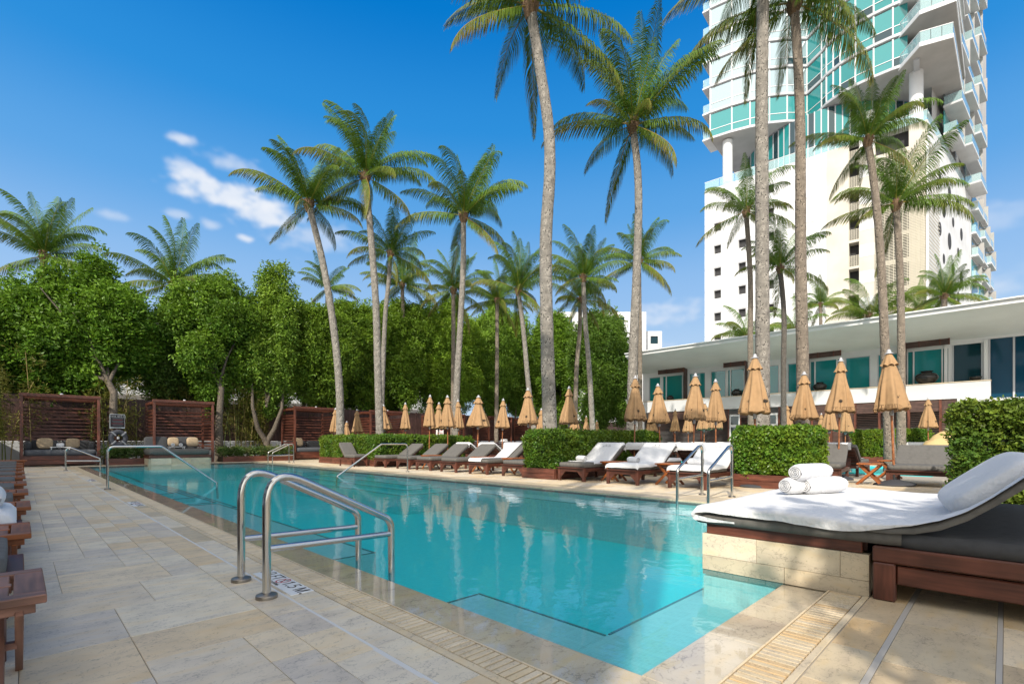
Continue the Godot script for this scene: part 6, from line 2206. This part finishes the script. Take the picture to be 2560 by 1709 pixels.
# ------------------------------------------------------------------ loungers
func build_loungers() -> void:
	var proto := make_lounger(0.85, M.grey_cloth, M.wood_lounger)
	var grp := "sun loungers round the pool"
	var row := [[-17.1, "leftmost grey lounger of the pool row, in front of the long hedge"], [-15.5, "grey lounger second from the left in the pool row"], [-14.26, "bare grey lounger left of the slim umbrella pole in the pool row"], [-12.8, "bare grey lounger in the middle of the pool row, right of a slim umbrella pole"], [-11.35, "grey lounger with a white towel laid over half of it"], [-9.88, "grey lounger against the left side of the middle hedge"], [-7.76, "lounger under a white towel with a grey foot end, right of the middle hedge"], [-6.28, "middle one of the three white towelled loungers"], [-4.72, "white towelled lounger behind the right pair of pool rails"]]
	for i in row.size():
		if i == 0:
			proto.position = Vector3(9.85, 0, row[0][0])
			proto.set_meta("label", row[0][1])
		else:
			dup(proto, "sun_lounger", row[i][1], Vector3(9.85 + 0.02 * (i % 3), 0, row[i][0]), 0.02 * ((i % 3) - 1))
	var ch := dup(proto, "sun_lounger", "small reclining chair with its back to the long hedge", Vector3(9.58, 0, -18.05), PI / 2)
	ch.scale = Vector3(0.75, 1.05, 0.68)
	# spread towels
	var full := make_spread(0.85, 0.0, 0.075, 11, true)
	var half := make_spread(0.85, 0.40, 0.05, 12, true)
	var side := make_spread(0.62, 0.0, -0.02, 13, false)
	half.position = Vector3(9.85, 0, -7.76)
	half.set_meta("label", "white towel with a crease shadow on the lounger right of the middle hedge")
	full.position = Vector3(9.87, 0, -6.28)
	full.set_meta("label", "white printed towel covering the middle one of the three white loungers")
	dup(full, "spread_towel", "white printed towel on the lounger behind the right pair of rails", Vector3(9.89, 0, -4.72), 0.02)
	side.position = Vector3(9.86, 0, -11.45)
	side.set_meta("label", "white towel laid along half of a grey lounger left of the middle hedge")
	var roll := make_roll(0.36, 0.075)
	roll.position = Vector3(10.35, 0.485, -7.80)
	roll.rotation.y = PI / 2 - 0.35
	roll.set_meta("label", "rolled towel on the lounger right of the middle hedge")
	dup(roll, "rolled_towel", "rolled towel with a round end on the middle white lounger", Vector3(10.50, 0.485, -6.35), PI / 2 - 0.35)
	dup(roll, "rolled_towel", "rolled towel on the lounger behind the right pair of rails", Vector3(10.50, 0.485, -4.80), PI / 2 - 0.2)
	# second row, backs to the first
	var back := [[-15.4, "towelled lounger seen from behind, left of the grey row's middle"], [-14.0, "towelled lounger seen from behind, above the middle grey lounger"], [-12.6, "towelled lounger seen from behind, left of the half towelled one"], [-11.2, "towelled lounger seen from behind, at the left edge of the middle hedge"], [-7.45, "towelled lounger with its brown back turned, behind the first white lounger"], [-6.0, "towelled lounger with its brown back turned, behind the middle white lounger"], [-4.9, "towelled lounger with its brown back turned, behind the right pair of rails"]]
	for e in back:
		dup(proto, "sun_lounger", e[1], Vector3(14.45, 0, e[0]), PI)
		dup(full, "spread_towel", "white towel over the " + e[1].replace("towelled lounger", "lounger").replace("with its brown back turned, ", ""), Vector3(14.45, 0, e[0]), PI)
	# third row in front of the hotel wing
	var far := [[-14.2, "left one of the three far white loungers by the hotel wing"], [-12.7, "middle one of the three far white loungers by the hotel wing"], [-11.2, "right one of the three far white loungers by the hotel wing"]]
	for e in far:
		dup(proto, "sun_lounger", e[1], Vector3(26.3, 0, e[0]), 0.0)
		dup(full, "spread_towel", "white towel on the " + e[1], Vector3(26.3, 0, e[0]), 0.0)
		dup(roll, "rolled_towel", "rolled towel on the " + e[1], Vector3(26.9, 0.485, e[0] - 0.05), PI / 2)
	for e in [[-15.0, "far grey lounger below the screens, left"], [-11.9, "far grey lounger below the screens, right"]]:
		dup(proto, "sun_lounger", e[1] + " of the white far row", Vector3(28.4, 0, e[0]), 0.0)
	# wide loungers on the right
	var wide := make_lounger(1.27, M.grey_cloth, M.wood_lounger)
	wide.position = Vector3(14.05, 0, -1.30)
	wide.set_meta("label", "wide grey lounger with leaf shadow on its back, beside the tall loose hedge")
	var wl := dup(wide, "sun_lounger", "wide grey lounger behind the towel rolls of the big sunbed", Vector3(13.6, 0, -3.35), 0.10)
	wl.scale = Vector3(1, 1.02, 1)
	dup(wide, "sun_lounger", "far wide lounger under a white towel below the tan tarpaulin", Vector3(26.4, 0, -2.5), 0.0)
	var wt := make_spread(1.27, 0.05, 0.06, 14, true)
	wt.position = Vector3(26.4, 0, -2.5)
	wt.set_meta("label", "white towel on the far wide lounger below the tan tarpaulin")
	dup(proto, "sun_lounger", "lounger seen from behind between the wide grey lounger and the far hedge", Vector3(18.4, 0, -3.35), PI)
	dup(side, "spread_towel", "white towel hanging over the lounger back behind the wide grey lounger", Vector3(18.4, 0, -3.35), PI)
	# left row, feet towards the walkway
	var lz := [-3.62, -5.42, -7.10, -8.75, -10.4, -12.05, -13.7, -15.4, -17.1, -18.8]
	var ln := ["grey lounger between the two nearest wooden tables at the left edge", "lounger with a rumpled white towel at the left edge", "grey lounger behind the third table at the left edge"]
	var words := ["first", "second", "third", "fourth", "fifth", "sixth", "seventh", "eighth", "ninth", "tenth"]
	for i in lz.size():
		dup(proto, "sun_lounger", ln[i] if i < 3 else "%s grey lounger along the left edge of the terrace, counted from the photographer" % words[i], Vector3(-0.04, 0, lz[i]), PI)
	var lt := dup(full, "spread_towel", "rumpled white towel on the lounger at the left edge", Vector3(-0.04, 0, -5.42), PI)
	lt.scale = Vector3(1, 1.03, 1)
	var rl2 := dup(roll, "rolled_towel", "rolled towel on the white lounger at the left edge", Vector3(-0.16, 0.49, -5.45), PI / 2)
	rl2.scale = Vector3(1.3, 1.2, 1.2)
	# tables
	var tb := make_table(M.teak, 0.50, 0.62, 0.46)
	tb.position = Vector3(10.7, 0, -7.02)
	tb.set_meta("label", "teak side table between the first two white loungers")
	for e in [[-5.50, "teak side table between the two white loungers by the right rails"], [-14.88, "teak side table between the second and third grey loungers"], [-12.07, "teak side table between the two middle grey loungers"], [-10.62, "teak side table left of the middle hedge"]]:
		dup(tb, "side_table", e[1], Vector3(10.7, 0, e[0]), 0.0)
	dup(tb, "side_table", "teak side table between the two wide grey loungers", Vector3(14.0, 0, -2.22), 0.05)
	dup(tb, "side_table", "teak side table behind the wide grey loungers, at the second pool", Vector3(16.6, 0, -2.2), 0.0)
	var tl := make_table(M.wood_shade, 0.43, 0.95, 0.55)
	tl.position = Vector3(-0.40, 0, -2.81)
	tl.set_meta("label", "nearest dark slatted wooden table, cut by the left edge")
	var tl2 := make_table(M.teak, 0.44, 0.95, 0.62)
	tl2.position = Vector3(-0.42, 0, -4.52)
	tl2.set_meta("label", "second wooden table at the left edge, in front of the white towel")
	for i in 8:
		var z := -6.25 - i * 1.66
		dup(tl2, "side_table", "third wooden table at the left edge, behind the white towel" if i == 0 else "%s wooden table along the left edge of the terrace, counted from the photographer" % words[i + 2], Vector3(-0.40, 0, z), 0.0)
	dup(tl2, "side_table", "farthest wooden table at the left edge, in front of the leftmost cabana", Vector3(-0.30, 0, -20.9), 0.0)

# ------------------------------------------------------------------ umbrellas
func build_umbrellas() -> void:
	var kinds := []
	for i in 6:
		pleat_turn = 0.7 + i * 1.3
		flare = [1.0, 0.90, 1.08, 1.0, 0.86, 1.12][i]
		kinds.append(make_umbrella(i < 3))
	var L := [
		[11.47, -3.90, 1.0, 0.0, true, "nearest closed umbrella, in front of the hedge left of the big sunbed"],
		[14.1, -1.78, 1.06, 1.1, true, "closed umbrella between the two wide grey loungers"],
		[15.2, -3.1, 1.09, 2.2, true, "closed umbrella behind the left wide grey lounger, before the teal bay"],
		[15.3, -3.95, 1.0, 0.7, true, "closed umbrella half hidden by the brown spotted palm trunk"],
		[13.43, -6.23, 1.0, 0.5, true, "large closed umbrella right of the middle hedge, behind the middle white lounger"],
		[12.67, -7.64, 1.0, 2.9, true, "closed umbrella with palm shade on it, in front of the palm with the dark top"],
		[15.1, -8.1, 1.0, 1.7, true, "closed umbrella at the right end of the middle hedge"],
		[15.3, -6.35, 1.0, 1.2, true, "closed umbrella between the large one and the thick spotted palm"],
		[13.55, -10.75, 1.0, 0.2, true, "closed umbrella right of the thickest palm trunk"],
		[12.9, -12.05, 1.0, 2.4, true, "closed umbrella at the left end of the middle hedge"],
		[11.99, -16.85, 1.0, 0.9, false, "tallest umbrella at the left of the cluster over the grey loungers"],
		[14.5, -19.6, 1.0, 0.1, false, "umbrella between and behind the two tall ones of the left cluster"],
		[12.7, -16.5, 1.0, 1.6, false, "tall umbrella left of the pale curved palm trunk"],
		[14.35, -17.8, 1.0, 2.2, false, "umbrella touching the pale curved palm trunk on its right"],
		[13.55, -15.6, 1.0, 0.3, false, "widely flared umbrella right of the pale curved palm trunk"],
		[15.3, -15.95, 1.0, 1.9, false, "slim umbrella between the flared one and the middle hedge"],
		[13.5, -20.9, 1.0, 1.3, false, "umbrella standing behind the middle of the long hedge"],
		[13.5, -22.8, 1.0, 0.4, false, "umbrella right of the tall left palm trunk, behind the long hedge"],
		[12.5, -23.8, 0.92, 2.0, false, "umbrella left of the tall left palm trunk, behind the long hedge"],
		[11.2, -23.9, 0.92, 1.5, false, "leftmost leaning umbrella, in front of the leaning palm trunk"],
		[12.6, -25.4, 0.72, 0.6, false, "low umbrella peeping over the left end of the long hedge"],
		[25.4, -18.8, 0.90, 0.2, false, "distant umbrella left of the slender pale palm trunk"],
		[25.8, -18.2, 0.80, 0.9, false, "low distant umbrella at the foot of the slender pale palm trunk"],
		[27.3, -15.2, 1.0, 1.2, false, "shaded umbrella at the left end of the hotel wing screens"],
		[27.4, -13.8, 1.0, 0.8, false, "shaded umbrella in front of the second louvred screen"],
		[26.2, -12.4, 0.95, 1.9, false, "umbrella peeping out behind the large umbrella near the screens"],
		[21.8, -9.6, 0.95, 0.3, false, "umbrella seen between the large one and its right neighbour"],
		[20.6, -8.6, 0.95, 2.7, false, "umbrella close behind the one left of the thick spotted palm"],
		[27.5, -7.75, 1.0, 0.4, false, "shaded umbrella between the dark trunked palm and the white door"],
		[26.8, -6.2, 0.80, 2.1, false, "shaded umbrella low behind the brown spotted palm trunk"],
		[20.2, -4.4, 0.86, 0.6, false, "umbrella whose hem shows under the one before the teal bay"],
		[22.4, -4.35, 0.84, 1.1, false, "farther umbrella showing low right of the one before the teal bay"],
		[27.2, -2.3, 0.98, 0.2, false, "umbrella in front of the open louvres at the right, beside the tan tarpaulin"],
		[16.9, -14.9, 0.86, 0.9, false, "umbrella hidden behind the one at the left end of the middle hedge"],
		[17.6, -13.6, 0.86, 0.5, false, "umbrella hem showing behind the one right of the thickest palm"]]
	for i in L.size():
		var e: Array = L[i]
		var u := dup(kinds[(i % 3) + (0 if e[4] else 3)], "closed_umbrella", e[5], Vector3(e[0], 0, e[1]), e[3])
		u.scale = Vector3(e[2] * (1.0 + 0.10 * sin(i * 2.3)), e[2], e[2] * (1.0 + 0.10 * sin(i * 2.3)))
		if i == 14: u.scale = Vector3(1.38, 1.0, 1.38)
		if i == 0: u.scale = Vector3(1.02, 1.0, 1.02)
		if i == 19: u.rotation = Vector3(0, 1.5, 0.10)
		elif i > 0: u.rotation = Vector3(0.028 * sin(i * 5.1), e[3], 0.028 * cos(i * 3.7))
	for k in kinds: k.free()

# ------------------------------------------------------------------ rails
func build_rails() -> void:
	var g := "steel handrails of the pool"
	var P := [Vector2(0, 0), Vector2(0, 0.855), Vector2(0.905, 0.395), Vector2(0.912, -0.65)]
	rail("front one of the large pair of steel pool rails on the left", Vector3(1.121, 0, -3.341), 1.0, P, [0.17, 0.12], 0.312, 0.912, 0.026, g)
	rail("rear one of the large pair of steel pool rails on the left", Vector3(1.128, 0, -3.876), 1.0, P, [0.17, 0.12], 0.300, 0.912, 0.026, g)
	rail("short steel rail at the far left end of the pool", Vector3(1.128, 0, -22.6), 1.0, P, [0.15, 0.10], 0.335, 0.912, 0.024, g)
	rail("long steel rail sloping down into the water over the left steps", Vector3(1.306, 0, -13.2), 1.0, [Vector2(0, 0), Vector2(0, 0.89), Vector2(0.93, 0.89), Vector2(2.0, 0.02), Vector2(2.03, -0.35)], [0.13, 0.12, 0.04], -1.0, 0.0, 0.024, g)
	rail("long steel rail sloping into the water in front of the grey loungers", Vector3(8.99, 0, -13.82), -1.0, [Vector2(0, 0), Vector2(0, 0.92), Vector2(0.95, 0.92), Vector2(2.4, -0.02), Vector2(2.43, -0.3)], [0.13, 0.12, 0.04], -1.0, 0.0, 0.024, g)
	rail("far steel rail of the pair by the planted border, front one", Vector3(9.0, 0, -23.3), -1.0, [Vector2(0, 0), Vector2(0, 0.96), Vector2(0.93, 0.50), Vector2(0.94, -0.5)], [0.15, 0.1], 0.37, 0.94, 0.024, g)
	rail("far steel rail of the pair by the planted border, rear one", Vector3(9.0, 0, -23.85), -1.0, [Vector2(0, 0), Vector2(0, 0.96), Vector2(0.93, 0.50), Vector2(0.94, -0.5)], [0.15, 0.1], 0.37, 0.94, 0.024, g)
	var Q := [Vector2(0, 0), Vector2(0, 0.98), Vector2(0.985, 0.515), Vector2(0.995, -0.6)]
	rail("left one of the pair of steel rails in front of the white lounger", Vector3(9.03, 0, -4.004), -1.0, Q, [0.14, 0.10], 0.368, 0.995, 0.025, g)
	rail("right one of the pair of steel rails, beside the big sunbed", Vector3(9.03, 0, -3.46), -1.0, Q, [0.14, 0.10], 0.368, 0.995, 0.025, g)
	rail("small steel rail at the second pool, in front of the far hedge", Vector3(19.3, 0, -3.6), -1.0, [Vector2(0, 0), Vector2(0, 1.0), Vector2(0.6, 0.5), Vector2(0.62, 0.0)], [0.12, 0.1], 0.36, 0.62, 0.025, g)
	rail("small arched steel rail seen over the white towels left of the middle hedge", Vector3(18.9, 0, -16.6), -1.0, [Vector2(0, 0), Vector2(0, 1.08), Vector2(0.95, 0.65), Vector2(0.96, 0.0)], [0.12, 0.1], -1.0, 0.0, 0.024, g)
	rail("second small arched steel rail right of the first, left of the middle hedge", Vector3(19.5, 0, -16.2), -1.0, [Vector2(0, 0), Vector2(0, 1.08), Vector2(0.95, 0.65), Vector2(0.96, 0.0)], [0.12, 0.1], -1.0, 0.0, 0.024, g)

# ------------------------------------------------------------------ signs and small things
func ground_text(s: String, h: float, at: Vector3, m: Material, parent: Node) -> void:
	put("lettering", text_mesh(s, h, 0.0008), m, parent, at, Basis(Vector3(0, 0, 1), Vector3(1, 0, 0), Vector3.UP))

func depth_marker(label: String, z: float) -> void:
	var t := thing("depth_marker", label, "depth marker", Vector3(1.327, 0.0, z), 0.0, "depth marker tiles in the pool border")
	one_box("tile", Vector3(0, -0.006, 0), Vector3(0.152, 0.017, 0.745), M.sign_white, t, 0.002)
	ground_text("4.9 FT", 0.088, Vector3(0.016, 0.0035, -0.235), M.ink, t)
	ground_text("1.5 M.", 0.088, Vector3(0.016, 0.0035, 0.225), M.ink, t)
	ground_text("NO DIVING", 0.024, Vector3(-0.055, 0.0035, 0.0), M.ink, t)
	var b := MB.new()
	var rows := [[], []]
	for k in 33:
		var a := TAU * k / 32
		rows[0].append(Vector3(0.012 + 0.052 * cos(a), 0.0038, 0.052 * sin(a)))
		rows[1].append(Vector3(0.012 + 0.043 * cos(a), 0.0038, 0.043 * sin(a)))
	b.grid(rows)
	b.box(Vector3(0.012, 0.0036, 0), Vector3(0.092, 0.0006, 0.008), Basis(Vector3.UP, 0.8))
	part("prohibition_ring", b, M.ink_red, t)
	b = MB.new()
	b.box(Vector3(0.012, 0.0032, 0.0), Vector3(0.05, 0.0006, 0.010), Basis(Vector3.UP, -0.5))
	b.lathe([Vector2(0.010, 0.0034), Vector2(0.0, 0.0034)], 10, Vector3(0.036, 0, 0.016))
	part("diver", b, M.ink, t)

func build_small_things() -> void:
	depth_marker("nearest depth marker tile, with its text beside the large rails", -3.655)
	depth_marker("second depth marker tile, farther along the left pool border", -9.85)
	depth_marker("farthest depth marker tile at the left pool border", -16.6)
	# rules sign and life ring on one post
	var t := thing("rules_sign", "dark pool rules sign on a brown post between the left cabanas", "sign", Vector3(3.05, 0, -27.5), 0.35)
	one_box("post", Vector3(0, 1.0, -0.05), Vector3(0.10, 2.0, 0.07), M.wood, t, 0.005)
	one_box("board", Vector3(0, 1.88, 0.0), Vector3(0.58, 0.62, 0.025), M.sign_white, t, 0.004)
	one_box("panel", Vector3(0, 1.895, 0.008), Vector3(0.54, 0.54, 0.022), M.sign_dark, t)
	put("lettering", text_mesh("POOL RULES", 0.075, 0.001, "Droid Serif"), M.sign_white, t, Vector3(0, 2.085, 0.0205))
	for i in 9:
		one_box("text_line", Vector3(0.01 * (i % 2), 2.02 - i * 0.040, 0.0200), Vector3(0.46 - 0.05 * (i % 3), 0.013, 0.001), M.ink_grey if i % 4 != 2 else M.ink_red, t)
	put("lettering", text_mesh("NO DIVING", 0.040, 0.001), M.ink, t, Vector3(0, 1.592, 0.0135))
	var r := thing("life_ring", "dark grey life ring hanging under the pool rules sign", "life ring", Vector3(3.07, 1.14, -27.42), 0.35)
	var b := MB.new()
	var rows := []
	for i in 33:
		var a := TAU * i / 32
		var row := []
		for k in 15:
			var q := TAU * k / 14
			row.append(Vector3(cos(a) * (0.275 + 0.105 * cos(q)), sin(a) * (0.275 + 0.105 * cos(q)), 0.06 * sin(q)))
		rows.append(row)
	b.grid(rows)
	part("ring", b, M.ring, r)
	for k in 4:
		var a := TAU * k / 4 + 0.78
		var d := Vector3(cos(a), sin(a), 0)
		one_box("band", d * 0.275, Vector3(0.225, 0.05, 0.135), M.cap_grey, r, 0.0, Basis(d, Vector3(-d.y, d.x, 0), Vector3(0, 0, 1)))
	b = MB.new()
	for k in 5: b.lathe([Vector2(0.045, -0.01), Vector2(0.058, 0.0), Vector2(0.045, 0.01)], 14, Vector3(0.012 * (k % 2) - 0.02, -0.03 + k * 0.022, 0.02))
	part("coiled_rope", b, M.towel, r)
	t = thing("notice_board", "pale notice board with red lines, behind the long hedge", "sign", Vector3(16.9, 0, -22.7), -0.5)
	one_box("post", Vector3(0, 0.8, -0.05), Vector3(0.08, 1.6, 0.06), M.wood, t)
	one_box("board", Vector3(0, 1.40, 0.0), Vector3(0.42, 0.60, 0.025), M.sign_white, t, 0.003)
	for i in 7: one_box("text_line", Vector3(0, 1.62 - i * 0.075, 0.0135), Vector3(0.33 - 0.04 * (i % 2), 0.028, 0.002), M.ink_red if i % 2 == 0 else M.ink_grey, t)
	# small dark table with towels in the far cabana
	t = thing("bar_table", "low dark table with towels in front of the far cabana", "table", Vector3(24.5, 0, -25.4))
	one_box("top", Vector3(0, 0.92, 0), Vector3(1.5, 0.05, 0.6), M.sign_dark, t)
	for x in [-0.7, 0.7]: one_box("leg", Vector3(x, 0.45, 0), Vector3(0.06, 0.9, 0.5), M.sign_dark, t)
	t = thing("folded_towels", "white folded towels on the dark table of the far cabana", "towel", Vector3(24.6, 0.945, -25.4))
	for i in 2:
		b = MB.new()
		b.cushion(Vector3(0, 0.06 + i * 0.10, 0), Vector3(0.5 - 0.08 * i, 0.11, 0.35), Basis.IDENTITY, 0.4)
		part("fold", b, M.towel, t)
	# pool lift under a tan cover
	t = thing("pool_lift", "white angled arm of a pool lift behind the far lounger", "pool lift", Vector3(24.9, 0, -1.05))
	b = MB.new()
	b.tube(rounded([Vector3(0, 0, 0), Vector3(0.05, 2.05, 0.0), Vector3(0.75, 1.55, 0.55)], [0.05]), 0.06, 10)
	part("arm", b, M.white_metal, t)
	b = MB.new()
	b.tube([Vector3(0.02, 1.2, 0.0), Vector3(0.62, 1.62, 0.48)], 0.035, 8)
	part("strut", b, M.white_metal, t)
	one_box("foot", Vector3(0, 0.06, 0), Vector3(0.6, 0.12, 0.6), M.white_metal, t, 0.02)
	t = thing("tan_tarpaulin", "tan tarpaulin draped in humps under the pool lift", "tarpaulin", Vector3(25.6, 0, -1.5))
	rows = []
	var nz := FastNoiseLite.new()
	nz.seed = 3
	nz.frequency = 1.3
	for i in 25:
		var row := []
		for k in 25:
			var u := (i / 24.0 - 0.5) * 2.0
			var v := (k / 24.0 - 0.5) * 2.0
			var e := sqrt(u * u + v * v)
			var y := 0.35 + 0.95 * exp(-pow((u - 0.35) * 1.8, 2.0) - v * v * 1.5) + 0.62 * exp(-pow((v + 0.45) * 2.2, 2.0) - pow(u + 0.35, 2.0) * 2.0) - 0.35 * e
			y += nz.get_noise_2d(u * 2.0, v * 2.0) * 0.13 + 0.06 * sin(u * 9.0 + v * 5.0)
			row.append(Vector3(u * 0.8, maxf(y, 0.02), v * 1.25))
		rows.append(row)
	b = MB.new()
	b.grid(rows, true)
	part("sheet", b, M.tarp, t)
